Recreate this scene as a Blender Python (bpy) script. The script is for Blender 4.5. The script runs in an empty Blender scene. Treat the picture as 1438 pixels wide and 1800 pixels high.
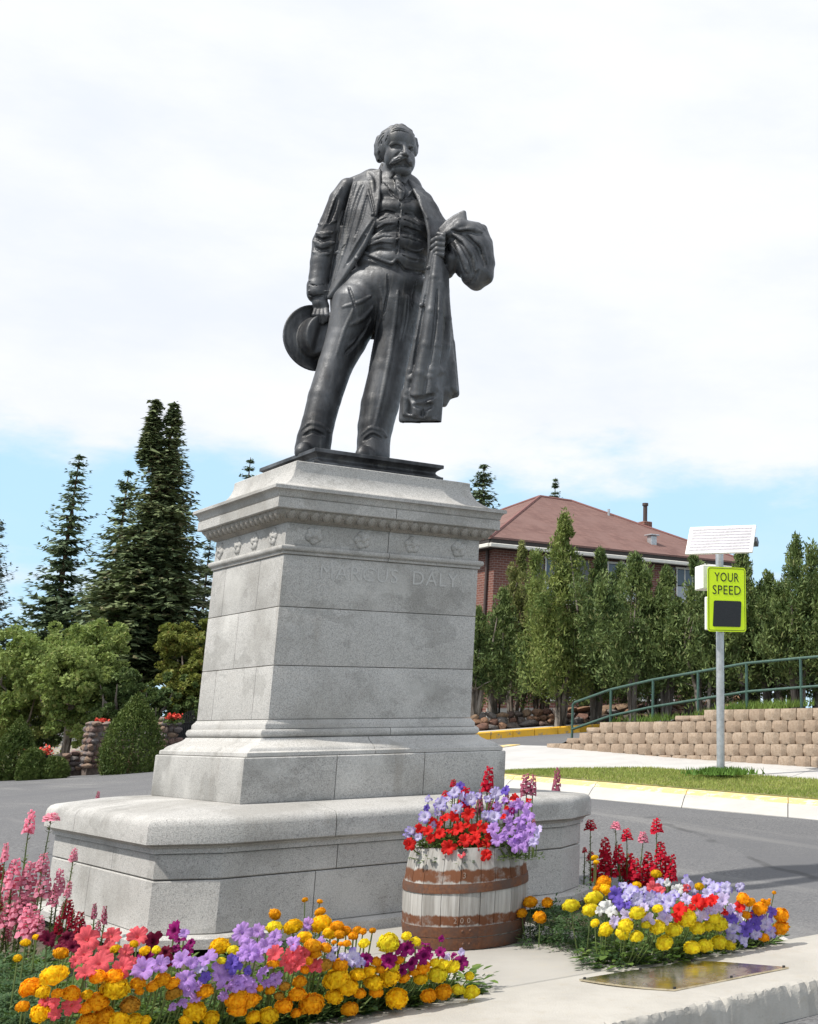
import bpy, bmesh, math, random
import numpy as np
from mathutils import Vector, Matrix

random.seed(7)
rng = np.random.default_rng(11)
scene = bpy.context.scene
COL = scene.collection

# ------------------------------------------------------------------ camera
CAM = np.array([-4.0345, -8.6077, 1.1521])
FPX, PX, PY = 2176.09, 1299.06, 614.74          # focal length and principal point, photo pixels (1438 x 1800)
RV = np.array([0.73716226, -0.67563202, -0.01063845])
UV = np.array([-0.186499, -0.21856557, 0.95783465])
FV = np.array([0.64946895, 0.7040955, 0.28712299])
cam_data = bpy.data.cameras.new('camera')
cam = bpy.data.objects.new('camera', cam_data)
COL.objects.link(cam)
cam_data.sensor_fit = 'VERTICAL'
cam_data.sensor_height = 36.0
cam_data.lens = FPX / 1800 * 36.0
cam_data.shift_x = (719 - PX) / 1800
cam_data.shift_y = (PY - 900) / 1800
cam_data.clip_start = 0.1
cam_data.clip_end = 3000
M = Matrix(((RV[0], UV[0], -FV[0], CAM[0]), (RV[1], UV[1], -FV[1], CAM[1]), (RV[2], UV[2], -FV[2], CAM[2]), (0, 0, 0, 1)))
cam.matrix_world = M
scene.camera = cam

# ------------------------------------------------------------------ light
SUN_AZ, SUN_EL = math.radians(171), math.radians(53)      # azimuth from +X, counter-clockwise
sdir = Vector((math.cos(SUN_EL) * math.cos(SUN_AZ), math.cos(SUN_EL) * math.sin(SUN_AZ), math.sin(SUN_EL)))
sl = bpy.data.lights.new('sun', 'SUN')
sl.energy = 3.7
sl.angle = math.radians(0.9)
sl.color = (1.0, 0.95, 0.87)
sun = bpy.data.objects.new('sun', sl)
COL.objects.link(sun)
sun.rotation_euler = sdir.to_track_quat('Z', 'Y').to_euler()
sun.location = (-20, 5, 30)

world = bpy.data.worlds.new('World')
scene.world = world
world.use_nodes = True
wt = world.node_tree
wt.nodes.clear()
def wn(t, **k):
    n = wt.nodes.new(t)
    for a, b in k.items(): setattr(n, a, b)
    return n
wl = wt.links.new
sky = wn('ShaderNodeTexSky', sky_type='NISHITA')
sky.sun_disc = False
sky.sun_elevation = SUN_EL
sky.sun_rotation = math.atan2(sdir.x, sdir.y)
sky.altitude = 1700
tc = wn('ShaderNodeTexCoord')
sep = wn('ShaderNodeSeparateXYZ'); wl(tc.outputs['Generated'], sep.inputs[0])
mp = wn('ShaderNodeMapping'); mp.inputs['Scale'].default_value = (1, 1, 2.6); wl(tc.outputs['Generated'], mp.inputs[0])
nz = wn('ShaderNodeTexNoise'); nz.inputs['Scale'].default_value = 3.4; nz.inputs['Detail'].default_value = 9; nz.inputs['Roughness'].default_value = 0.58
wl(mp.outputs[0], nz.inputs['Vector'])
nz2 = wn('ShaderNodeTexNoise'); nz2.inputs['Scale'].default_value = 9; nz2.inputs['Detail'].default_value = 8; nz2.inputs['Roughness'].default_value = 0.6
wl(mp.outputs[0], nz2.inputs['Vector'])
def wmath(op, a, b=None, c=None, clamp=False):
    n = wn('ShaderNodeMath', operation=op); n.use_clamp = clamp
    for i, v in enumerate((a, b, c)):
        if v is None: continue
        if isinstance(v, (int, float)): n.inputs[i].default_value = v
        else: wl(v, n.inputs[i])
    return n.outputs[0]
def wsmooth(x, lo, hi):
    n = wn('ShaderNodeMapRange', interpolation_type='SMOOTHSTEP')
    wl(x, n.inputs[0]); n.inputs[1].default_value = lo; n.inputs[2].default_value = hi
    return n.outputs[0]
wob = wmath('MULTIPLY', wmath('SUBTRACT', nz.outputs[0], 0.5), 0.22)
wob2 = wmath('MULTIPLY', wmath('SUBTRACT', nz2.outputs[0], 0.5), 0.10)
zz = wmath('ADD', wmath('ADD', sep.outputs[2], wob), wob2)
upper = wsmooth(zz, 0.165, 0.225)
low = wmath('MULTIPLY', wsmooth(nz2.outputs[0], 0.47, 0.66), wmath('SUBTRACT', 1.0, wsmooth(sep.outputs[2], 0.06, 0.15)))
veil = wmath('MULTIPLY', wsmooth(nz.outputs[0], 0.45, 0.8), 0.3)
cloud = wmath('MAXIMUM', wmath('MAXIMUM', upper, low), veil, clamp=True)
# thin unevenness inside the white sheet of cloud
tint = wn('ShaderNodeMixRGB'); tint.inputs[1].default_value = (6.6, 6.95, 7.65, 1); tint.inputs[2].default_value = (7.5, 7.65, 8.0, 1)
wl(wsmooth(nz.outputs[0], 0.34, 0.66), tint.inputs[0])
pale = wn('ShaderNodeMixRGB'); pale.inputs[0].default_value = 0.80; pale.inputs[2].default_value = (4.6, 7.0, 8.9, 1)
wl(sky.outputs[0], pale.inputs[1])
mixc = wn('ShaderNodeMixRGB'); wl(cloud, mixc.inputs[0]); wl(pale.outputs[0], mixc.inputs[1]); wl(tint.outputs[0], mixc.inputs[2])
bg = wn('ShaderNodeBackground'); bg.inputs[1].default_value = 0.1
wl(mixc.outputs[0], bg.inputs[0])
wo = wn('ShaderNodeOutputWorld'); wl(bg.outputs[0], wo.inputs[0])

vs = scene.view_settings
vs.view_transform = 'Standard'
vs.look = 'None'
vs.exposure = 0.42
vs.gamma = 1.0
vs.use_curve_mapping = False

# ------------------------------------------------------------------ helpers
def ray(px, py):
    return FV + RV * ((px - PX) / FPX) - UV * ((py - PY) / FPX)
def at_z(px, py, z):
    r = ray(px, py); return CAM + r * ((z - CAM[2]) / r[2])
def at_y(px, py, y):
    r = ray(px, py); return CAM + r * ((y - CAM[1]) / r[1])
def at_d(px, py, d):
    return CAM + ray(px, py) * d
def at_plane(px, py, P0, h):
    n = np.array([-h[1], h[0], 0.0]); r = ray(px, py)
    return CAM + r * (((np.array(P0) - CAM) @ n) / (r @ n))

def tag(o, label=None, cat=None, group=None, kind=None):
    if label: o['label'] = label
    if cat: o['category'] = cat
    if group: o['group'] = group
    if kind: o['kind'] = kind
    return o
def empty(name, loc, label=None, cat=None, group=None, rz=0.0):
    o = bpy.data.objects.new(name, None)
    o.empty_display_size = 0.2
    o.location = loc; o.rotation_euler = (0, 0, rz)
    COL.objects.link(o)
    return tag(o, label, cat, group)
def link_mesh(name, me, mat=None, parent=None, loc=None):
    o = bpy.data.objects.new(name, me)
    COL.objects.link(o)
    if mat is not None:
        if len(me.materials) == 0: me.materials.append(mat)
        elif me.materials[0] != mat:
            o.material_slots[0].link = 'OBJECT'; o.material_slots[0].material = mat
    if parent is not None: o.parent = parent
    if loc is not None: o.location = loc
    return o
def np_mesh(name, verts, faces, smooth=False):
    """verts (n,3), faces (m,k) one k for all"""
    me = bpy.data.meshes.new(name)
    verts = np.asarray(verts, dtype=np.float32); faces = np.asarray(faces, dtype=np.int32)
    m, k = faces.shape
    me.vertices.add(len(verts)); me.vertices.foreach_set('co', verts.ravel())
    me.loops.add(m * k); me.loops.foreach_set('vertex_index', faces.ravel())
    me.polygons.add(m)
    me.polygons.foreach_set('loop_start', np.arange(0, m * k, k, dtype=np.int32))
    if smooth: me.polygons.foreach_set('use_smooth', np.ones(m, dtype=bool))
    me.update(calc_edges=True)
    me.validate()
    return me
def bm_mesh(name, bm, smooth_angle=None):
    bmesh.ops.recalc_face_normals(bm, faces=bm.faces)
    me = bpy.data.meshes.new(name); bm.to_mesh(me); bm.free()
    if smooth_angle:
        me.polygons.foreach_set('use_smooth', np.ones(len(me.polygons), dtype=bool))
        me.set_sharp_from_angle(angle=math.radians(smooth_angle))
    return me
def bm_loft(bm, rings, cap=True):
    prev = None; first = None
    for r in rings:
        vs_ = [bm.verts.new(p) for p in r]
        if prev:
            n = len(vs_)
            for i in range(n):
                bm.faces.new((prev[i], prev[(i + 1) % n], vs_[(i + 1) % n], vs_[i]))
        else: first = vs_
        prev = vs_
    if cap:
        bm.faces.new(list(reversed(first))); bm.faces.new(prev)
    return bm
def bm_box(bm, x0, x1, y0, y1, z0, z1):
    return bm_loft(bm, [[(x0, y0, z0), (x1, y0, z0), (x1, y1, z0), (x0, y1, z0)], [(x0, y0, z1), (x1, y0, z1), (x1, y1, z1), (x0, y1, z1)]])
def box_mesh(name, x0, x1, y0, y1, z0, z1, bev=0.0, seg=1):
    bm = bmesh.new(); bm_box(bm, x0, x1, y0, y1, z0, z1)
    if bev: bmesh.ops.bevel(bm, geom=bm.edges[:], offset=bev, segments=seg, affect='EDGES', profile=0.5)
    return bm_mesh(name, bm)
def bm_tube(bm, pts, rad, n=8, cap=True):
    """tube along pts; rad a number or one per point"""
    pts = [Vector(p) for p in pts]
    rings = []
    up = Vector((0, 0, 1))
    for i, p in enumerate(pts):
        t = (pts[min(i + 1, len(pts) - 1)] - pts[max(i - 1, 0)]).normalized()
        a = t.cross(up)
        if a.length < 1e-3: a = t.cross(Vector((1, 0, 0)))
        a.normalize(); b = t.cross(a)
        r = rad if isinstance(rad, (int, float)) else rad[i]
        rings.append([p + (a * math.cos(2 * math.pi * k / n) + b * math.sin(2 * math.pi * k / n)) * r for k in range(n)])
    return bm_loft(bm, rings, cap)
def tube_obj(name, pts, rad, mat, parent=None, n=10):
    bm = bmesh.new(); bm_tube(bm, pts, rad, n)
    return link_mesh(name, bm_mesh(name, bm, 50), mat, parent)
def cut(bm, co, no):
    """keep the part of bm on the negative side of the plane, closed"""
    r = bmesh.ops.bisect_plane(bm, geom=bm.verts[:] + bm.edges[:] + bm.faces[:], plane_co=co, plane_no=no, clear_outer=True)
    ed = [e for e in r['geom_cut'] if isinstance(e, bmesh.types.BMEdge)]
    if ed:
        try: bmesh.ops.contextual_create(bm, geom=ed)
        except Exception: pass
def text_mesh(txt, size, depth, spacing=1.0):
    cu = bpy.data.curves.new('letters', 'FONT'); cu.body = txt; cu.size = size; cu.extrude = depth
    cu.align_x = 'CENTER'; cu.align_y = 'CENTER'; cu.space_character = spacing; cu.resolution_u = 3
    o = bpy.data.objects.new('letters', cu); COL.objects.link(o)
    bpy.context.view_layer.update()
    dg = bpy.context.evaluated_depsgraph_get()
    me = bpy.data.meshes.new_from_object(o.evaluated_get(dg))
    bpy.data.objects.remove(o); bpy.data.curves.remove(cu)
    me.materials.clear()
    return me

# ------------------------------------------------------------------ materials
class NT:
    def __init__(s, name):
        s.m = bpy.data.materials.new(name); s.m.use_nodes = True
        s.t = s.m.node_tree; s.t.nodes.clear()
        s.out = s.n('ShaderNodeOutputMaterial'); s.b = s.n('ShaderNodeBsdfPrincipled')
        s.t.links.new(s.b.outputs[0], s.out.inputs[0])
        s.tc = s.n('ShaderNodeTexCoord')
    def n(s, t, **k):
        nd = s.t.nodes.new(t)
        for a, b in k.items(): setattr(nd, a, b)
        return nd
    def l(s, a, b): s.t.links.new(a, b)
    def val(s, sock, v):
        if isinstance(v, bpy.types.NodeSocket): s.l(v, sock)
        else: sock.default_value = v if not (isinstance(v, tuple) and len(v) == 3 and sock.type == 'RGBA') else (*v, 1)
    def noise(s, scale, detail=4, rough=0.5, vec=None, stretch=None, coord='Object'):
        v = vec or s.tc.outputs[coord]
        if stretch:
            mp_ = s.n('ShaderNodeMapping'); mp_.inputs['Scale'].default_value = stretch; s.l(v, mp_.inputs[0]); v = mp_.outputs[0]
        q = s.n('ShaderNodeTexNoise'); s.l(v, q.inputs['Vector'])
        q.inputs['Scale'].default_value = scale; q.inputs['Detail'].default_value = detail; q.inputs['Roughness'].default_value = rough
        return q.outputs[0]
    def math(s, op, a, b=0.0, clamp=False):
        q = s.n('ShaderNodeMath', operation=op); q.use_clamp = clamp
        s.val(q.inputs[0], a); s.val(q.inputs[1], b); return q.outputs[0]
    def step(s, x, lo, hi, a=0.0, b=1.0):
        q = s.n('ShaderNodeMapRange', interpolation_type='SMOOTHSTEP')
        s.l(x, q.inputs[0]); q.inputs[1].default_value = lo; q.inputs[2].default_value = hi; q.inputs[3].default_value = a; q.inputs[4].default_value = b
        return q.outputs[0]
    def mix(s, f, a, b, mode='MIX'):
        q = s.n('ShaderNodeMixRGB', blend_type=mode)
        s.val(q.inputs[0], f); s.val(q.inputs[1], a); s.val(q.inputs[2], b); return q.outputs[0]
    def bump(s, h, strength=0.3, dist=0.01):
        q = s.n('ShaderNodeBump'); q.inputs['Strength'].default_value = strength; q.inputs['Distance'].default_value = dist
        s.l(h, q.inputs['Height']); s.l(q.outputs[0], s.b.inputs['Normal'])
    def rnd(s): return s.n('ShaderNodeObjectInfo').outputs['Random']
    def island(s): return s.n('ShaderNodeNewGeometry').outputs['Random Per Island']
    def set(s, **k):
        for a, v in k.items():
            s.val(s.b.inputs[{'col': 'Base Color', 'rough': 'Roughness', 'metal': 'Metallic', 'spec': 'Specular IOR Level', 'sub': 'Subsurface Weight', 'coat': 'Coat Weight', 'trans': 'Transmission Weight'}.get(a, a)], v)
        return s

def simple(name, col, rough=0.6, metal=0.0, var=0.12, scale=8.0, bump=0.0, bscale=60, spec=0.5):
    t = NT(name)
    f = t.step(t.noise(scale, 5, 0.6), 0.3, 0.7)
    dark = tuple(c * (1 - var) for c in col); light = tuple(min(1, c * (1 + var)) for c in col)
    t.set(col=t.mix(f, dark, light), rough=rough, metal=metal, spec=spec)
    if bump: t.bump(t.noise(bscale, 4, 0.6), bump, 0.01)
    return t.m

def granite(name, base, speck=0.35, stain=0.5):
    t = NT(name)
    fine = t.noise(170, 2, 0.7)
    mid = t.noise(70, 3, 0.75)
    big = t.noise(1.6, 5, 0.6)
    streak = t.noise(5.0, 4, 0.6, stretch=(1, 1, 0.16))
    c = t.mix(t.step(fine, 0.36, 0.60), tuple(b * (1 - speck) for b in base), tuple(b * 1.06 for b in base))
    c = t.mix(t.math('MULTIPLY', t.step(mid, 0.58, 0.68), 0.55), c, (0.10, 0.10, 0.105))
    c = t.mix(t.math('MULTIPLY', t.step(mid, 0.40, 0.33), 0.4), c, (0.62, 0.60, 0.57))
    c = t.mix(t.math('MULTIPLY', t.step(big, 0.47, 0.66), stain * 0.6), c, (0.215, 0.205, 0.185))
    c = t.mix(t.math('MULTIPLY', t.step(streak, 0.55, 0.75), stain * 0.5), c, (0.24, 0.215, 0.18))
    blot = t.noise(2.3, 4, 0.62, stretch=(1, 1, 1.7)); pal = t.noise(1.3, 3, 0.6)
    c = t.mix(t.math('MULTIPLY', t.step(blot, 0.555, 0.60), stain * 0.42), c, (0.20, 0.195, 0.18))
    c = t.mix(t.math('MULTIPLY', t.step(pal, 0.45, 0.36), 0.30), c, (0.64, 0.63, 0.60))
    q = t.n('ShaderNodeHueSaturation'); q.inputs['Saturation'].default_value = 1
    t.l(t.math('ADD', t.math('MULTIPLY', t.rnd(), 0.10), 0.95), q.inputs['Value']); t.l(c, q.inputs['Color'])
    t.set(col=q.outputs[0], rough=0.82, spec=0.3)
    t.bump(t.math('ADD', fine, mid), 0.35, 0.004)
    return t.m
M_GRAN = granite('granite', (0.475, 0.465, 0.445), .34, .75)
M_GRAN_DARK = granite('dark_granite', (0.36, 0.335, 0.30), 0.4, 0.9)  # darker, browner granite for the moulding and eggs below the corona

def bronze():
    t = NT('dark_bronze')
    a = t.noise(3.0, 6, 0.62, stretch=(1, 1, 0.45)); b = t.noise(40, 4, 0.7); s = t.noise(14, 4, 0.6, stretch=(1, 1, 0.1))
    c = t.mix(t.step(a, 0.35, 0.68), (0.018, 0.019, 0.022), (0.135, 0.140, 0.150))  # pale grey-blue highlights painted into the bronze colour in random patches
    c = t.mix(t.math('MULTIPLY', t.step(s, 0.54, 0.72), 0.5), c, (0.16, 0.158, 0.15))
    c = t.mix(t.math('MULTIPLY', t.step(b, 0.55, 0.8), 0.35), c, (0.085, 0.062, 0.04))
    t.set(col=c, rough=t.step(b, 0.3, 0.7, 0.40, 0.60), metal=0.32, spec=0.5)
    t.bump(t.math('ADD', b, t.noise(110, 3, 0.6)), 0.28, 0.006)
    return t.m
M_BRONZE = bronze()

def asphalt():
    t = NT('asphalt')
    f = t.noise(42, 5, 0.88); g = t.noise(0.35, 6, 0.65); st = t.noise(1.1, 5, 0.6, stretch=(1.6, 0.12, 1))
    c = t.mix(t.step(f, 0.38, 0.62), (0.075, 0.076, 0.08), (0.215, 0.214, 0.215))
    c = t.mix(t.step(g, 0.35, 0.7), c, (0.125, 0.126, 0.132))
    c = t.mix(t.math('MULTIPLY', t.step(st, 0.52, 0.72), 0.45), c, (0.26, 0.255, 0.245))
    wv = t.n('ShaderNodeTexNoise'); wv.inputs['Scale'].default_value = 0.9; wv.inputs['Detail'].default_value = 5; t.l(t.tc.outputs['Object'], wv.inputs['Vector'])
    wp = t.mix(0.22, t.tc.outputs['Object'], wv.outputs['Color'])
    pv = t.n('ShaderNodeTexVoronoi'); pv.inputs['Scale'].default_value = 0.22; t.l(wp, pv.inputs['Vector'])
    bw = t.n('ShaderNodeRGBToBW'); t.l(pv.outputs['Color'], bw.inputs[0])
    c = t.mix(t.math('MULTIPLY', t.step(bw.outputs[0], 0.35, 0.75), 0.28), c, (0.085, 0.086, 0.09))
    ce = t.n('ShaderNodeTexVoronoi', feature='DISTANCE_TO_EDGE'); ce.inputs['Scale'].default_value = 0.22; t.l(wp, ce.inputs['Vector'])
    brk = t.step(t.noise(0.7, 3, 0.6), 0.48, 0.58)
    c = t.mix(t.math('MULTIPLY', t.math('MULTIPLY', t.step(ce.outputs[0], 0.006, 0.002), brk), 0.6), c, (0.055, 0.055, 0.057))
    oil = t.step(t.noise(0.55, 4, 0.7), 0.62, 0.75)
    c = t.mix(t.math('MULTIPLY', oil, 0.35), c, (0.07, 0.07, 0.072))
    t.set(col=c, rough=0.92, spec=0.25)
    t.bump(f, 0.5, 0.006)
    return t.m
M_ASPH = asphalt()

def concrete(name, base, warm=(0.40, 0.36, 0.29), amt=0.4):
    t = NT(name)
    f = t.noise(120, 3, 0.7); g = t.noise(1.8, 6, 0.62); h_ = t.noise(9, 5, 0.6)
    c = t.mix(t.step(g, 0.35, 0.68), base, tuple(0.88 * b for b in base))
    c = t.mix(t.math('MULTIPLY', t.step(h_, 0.52, 0.74), amt), c, warm)
    c = t.mix(t.math('MULTIPLY', t.step(f, 0.60, 0.75), 0.35), c, tuple(0.6 * b for b in base))
    t.set(col=c, rough=0.88, spec=0.3)
    t.bump(t.math('ADD', f, t.math('MULTIPLY', h_, 1.5)), 0.3, 0.006)
    return t.m
M_CONC = concrete('concrete', (0.375, 0.358, 0.325))
M_WALK = concrete('pavement_concrete', (0.50, 0.49, 0.475), (0.42, 0.40, 0.37), 0.25)
M_KERB = concrete('kerb_concrete', (0.50, 0.485, 0.455), (0.38, 0.36, 0.33), 0.35)

def worn_paint(name, paint, under, wear):
    t = NT(name)
    f = t.noise(7, 6, 0.7); g = t.noise(45, 3, 0.7)
    k = t.step(t.math('ADD', f, t.math('MULTIPLY', g, 0.25)), wear - 0.05, wear + 0.08)
    t.set(col=t.mix(k, paint, under), rough=0.75)
    t.bump(g, 0.3, 0.004)
    return t.m
M_YELLOW = worn_paint('yellow_kerb_paint', (0.72, 0.40, 0.03), (0.28, 0.24, 0.17), 0.71)
M_YFADE = worn_paint('faded_yellow_paint', (0.72, 0.53, 0.19), (0.60, 0.56, 0.46), 0.66)

def leaf(name, dark, light, yellow=None, trans=0.25, scale=1.2):
    t = NT(name)
    r = t.island(); n1 = t.noise(scale, 3, 0.6)
    dark = tuple(x * 1.25 for x in dark); light = tuple(min(.6, x * 1.18) for x in light)
    c = t.mix(t.math('ADD', t.math('MULTIPLY', r, 0.42), t.math('MULTIPLY', t.step(n1, 0.32, 0.68), 0.58)), dark, light)
    if yellow: c = t.mix(t.math('MULTIPLY', t.step(r, 0.86, 0.95), 0.7), c, yellow)
    t.set(col=c, rough=0.62, spec=0.25)
    tr = t.n('ShaderNodeBsdfTranslucent'); t.l(t.mix(0.3, c, (0.16, 0.22, 0.03), 'MIX'), tr.inputs[0])
    ms = t.n('ShaderNodeMixShader'); ms.inputs[0].default_value = trans
    t.l(t.b.outputs[0], ms.inputs[1]); t.l(tr.outputs[0], ms.inputs[2]); t.l(ms.outputs[0], t.out.inputs[0])
    return t.m
def bark(name, a, b):
    t = NT(name)
    f = t.noise(14, 5, 0.65, stretch=(1, 1, 0.18))
    t.set(col=t.mix(t.step(f, 0.35, 0.66), a, b), rough=0.92, spec=0.2)
    t.bump(f, 0.7, 0.02)
    return t.m
M_BARK = bark('grey_bark', (0.10, 0.08, 0.065), (0.27, 0.24, 0.21))
M_BARK_R = bark('red_brown_bark', (0.08, 0.045, 0.03), (0.22, 0.13, 0.085))
# ------------------------------------------------------------------ ground: a smooth sheet through surveyed levels
LEV = np.array([
 (6.501,1.607,.092),(6.232,2.926,.146),(6.089,3.63,.17),(5.824,4.924,.234),(5.528,6.378,.291),(6.9,-2.0,-.06),(7.4,-6,-.2),
 (8.0,10.8,.70),(11.25,15.77,.84),(13.8,16.2,.936),(6.3,9.3,.48),(8.6,14.5,.66),
 (7.6,3.4,.05),(7.4,5.5,.15),(8.2,4.6,.15),(7.9,6.4,.22),(9.0,5.2,.22),(8.8,7.5,.34),(8.2,9,.36),(7.4,8.4,.32),(9.2,3,.1),(8.4,1,.0),(8.6,-2,-.1),
 (4.38,27.69,-.03),(6.67,28.9,.0),(9.34,31.8,.12),(2.0,26.5,-.05),(-4,24,-.1),
 (-3,-3.3,-.13),(2,-3.3,-.11),(3,0,-.06),(0,3,-.09),(-3,3,-.13),(2,14,.1),(5,18,.22),
 (-4,-8.6,-.46),(-4,-15,-.6),(6,-12,-.35),(-18,10,-.3),(-14,-6,-.35),(24,32,1.15),(40,22,1.5),(18,14,1.25),(22,2,.75),(20,-10,.3),(10,45,.9),(-15,40,.2),(40,50,1.6),(20,60,1.6),(60,0,1.4),(-40,20,0),(-40,-20,-.6),(60,60,2.0),(0,75,1.0),(-45,75,.6)])
def tps_fit(P):
    n = len(P); d = np.hypot(P[:, None, 0] - P[None, :, 0], P[:, None, 1] - P[None, :, 1])
    Kk = np.where(d > 0, d * d * np.log(np.maximum(d, 1e-9)), 0) + np.eye(n) * 0.5
    A = np.zeros((n + 3, n + 3)); A[:n, :n] = Kk; A[:n, n] = 1; A[:n, n + 1:] = P[:, :2]; A[n, :n] = 1; A[n + 1:, :n] = P[:, :2].T
    return np.linalg.solve(A, np.concatenate([P[:, 2], [0, 0, 0]]))
TPS = tps_fit(LEV)
def ground_z(x, y):
    x = np.asarray(x, float); y = np.asarray(y, float)
    d = np.hypot(x[..., None] - LEV[:, 0], y[..., None] - LEV[:, 1])
    u = np.where(d > 0, d * d * np.log(np.maximum(d, 1e-9)), 0)
    n = len(LEV)
    return u @ TPS[:n] + TPS[n] + TPS[n + 1] * x + TPS[n + 2] * y
def gz(x, y): return float(ground_z(np.array(x), np.array(y)))

def sheet(name, x0, x1, y0, y1, step, mat, dz=0.0):
    nx = int((x1 - x0) / step) + 1; ny = int((y1 - y0) / step) + 1
    X, Y = np.meshgrid(np.linspace(x0, x1, nx), np.linspace(y0, y1, ny))
    Z = ground_z(X, Y) + dz
    V = np.stack([X.ravel(), Y.ravel(), Z.ravel()], 1)
    i = np.arange(nx * ny).reshape(ny, nx)
    Fc = np.stack([i[:-1, :-1].ravel(), i[:-1, 1:].ravel(), i[1:, 1:].ravel(), i[1:, :-1].ravel()], 1)
    return link_mesh(name, np_mesh(name, V, Fc, True), mat)
tag(sheet('road', -45, 62, -22, 78, 0.5, M_ASPH), kind='structure')
t_ = NT('far_grassland'); t_.set(col=t_.mix(t_.step(t_.noise(0.02, 6, .6), .35, .65), (0.10, 0.11, 0.045), (0.20, 0.18, 0.09)), rough=0.95)
g_ = sheet('ground', -1500, 1500, -1500, 1500, 100, t_.m)
me = g_.data; co = np.empty(len(me.vertices) * 3, np.float32); me.vertices.foreach_get('co', co); co = co.reshape(-1, 3); co[:, 2] = -1.2; me.vertices.foreach_set('co', co.ravel()); me.update()
tag(g_, kind='structure')

# soil, lawn and gravel areas lie on the sheet as raised slabs with a skirt
def raised(name, poly, mat, dz, step=0.4, kind='structure', skirt=0.4, base=None):
    """polygon (x,y) raised dz above the ground sheet, filled with a grid"""
    bm = bmesh.new()
    P = []
    n = len(poly)
    for i in range(n):
        a = np.array(poly[i], float); b = np.array(poly[(i + 1) % n], float)
        m = max(1, int(np.hypot(*(b - a)) / step))
        for k in range(m): P.append(a + (b - a) * k / m)
    zf = base or (lambda x, y: gz(x, y) + dz)
    top = [bm.verts.new((p[0], p[1], 0)) for p in P]
    bot = [bm.verts.new((p[0], p[1], gz(p[0], p[1]) - skirt)) for p in P]
    f = bm.faces.new(top)
    for i in range(len(P)):
        j = (i + 1) % len(P); bm.faces.new((top[i], bot[i], bot[j], top[j]))
    xs = [p[0] for p in P]; ys = [p[1] for p in P]
    for v in np.arange(min(xs) + step, max(xs), step):
        g = [e for e in bm.faces if abs(e.normal.z) > .9 or e is f]
        ge = set(); [ge.update(q.edges) for q in g]; gv = set(); [gv.update(q.verts) for q in g]
        bmesh.ops.bisect_plane(bm, geom=list(g) + list(ge) + list(gv), plane_co=(v, 0, 0), plane_no=(1, 0, 0))
    for v in np.arange(min(ys) + step, max(ys), step):
        bm.normal_update()
        g = [e for e in bm.faces if abs(e.normal.z) > .9]
        ge = set(); [ge.update(q.edges) for q in g]; gv = set(); [gv.update(q.verts) for q in g]
        bmesh.ops.bisect_plane(bm, geom=list(g) + list(ge) + list(gv), plane_co=(0, v, 0), plane_no=(0, 1, 0))
    for v in bm.verts:
        if abs(v.co.z) < 1e-6: v.co.z = zf(v.co.x, v.co.y)
    o = link_mesh(name, bm_mesh(name, bm, 40), mat)
    return tag(o, kind=kind)

t_ = NT('lawn_soil'); t_.set(col=t_.mix(t_.step(t_.noise(6, 5, .7), .35, .65), (0.10, 0.125, 0.03), (0.22, 0.20, 0.08)), rough=0.95)
M_LAWN = t_.m
t_ = NT('bare_soil'); t_.set(col=t_.mix(t_.step(t_.noise(9, 6, .7), .35, .65), (0.05, 0.038, 0.026), (0.12, 0.09, 0.06)), rough=0.97); t_.bump(t_.noise(30, 5, .7), .6, .02)
M_SOIL = t_.m
t_ = NT('gravel_bed')
v_ = t_.n('ShaderNodeTexVoronoi'); v_.inputs['Scale'].default_value = 14; t_.l(t_.tc.outputs['Object'], v_.inputs['Vector'])
t_.set(col=t_.mix(0.5, t_.mix(t_.step(t_.noise(3, 5, .6), .3, .7), (0.24, 0.2, 0.16), (0.42, 0.38, 0.33)), v_.outputs['Color'], 'SOFT_LIGHT'), rough=.95); t_.bump(v_.outputs['Distance'], .8, .03)
M_GRAVEL = t_.m

# the right-hand verge: kerb, lawn, pavement follow the street
HD = np.array([-.2, .98])
def line_at(p0, p1, y):           # point (x, y, z) of the straight line through p0, p1 at a given y
    t = (y - p0[1]) / (p1[1] - p0[1]); p = np.array(p0) + (np.array(p1) - np.array(p0)) * t; return p
KB = ((6.501,1.607,.092),(5.528,6.378,.291))     # kerb foot
KT = ((7.255,2.329,.24),(6.199,7.507,.455))      # back of kerb
GT = ((8.654,3.673,.371),(7.785,7.932,.547))     # back of lawn
WB = ((10.058,5.025,.478),(8.929,10.553,.719))   # foot of retaining wall
def kb(y): return line_at(*KB, y)
def kt(y): return line_at(*KT, y)
def gt(y): return line_at(*GT, y)
def wb(y): return line_at(*WB, y)

def strip_mesh(name, A, B, thick=0.5, crown=None):
    """solid ribbon between two polylines of 3-D points"""
    bm = bmesh.new()
    n = len(A)
    rows = []
    for a, b in zip(A, B):
        a = np.array(a); b = np.array(b)
        pts = [a, b] if crown is None else [a + (b - a) * u + np.array([0, 0, h]) for u, h in crown]
        rows.append([bm.verts.new(p) for p in pts] + [bm.verts.new((b[0], b[1], b[2] - thick)), bm.verts.new((a[0], a[1], a[2] - thick))])
    for r0, r1 in zip(rows[:-1], rows[1:]):
        k = len(r0)
        for i in range(k): bm.faces.new((r0[i], r0[(i + 1) % k], r1[(i + 1) % k], r1[i]))
    bm.faces.new(rows[0]); bm.faces.new(list(reversed(rows[-1])))
    return bm_mesh(name, bm, 35)

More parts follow.
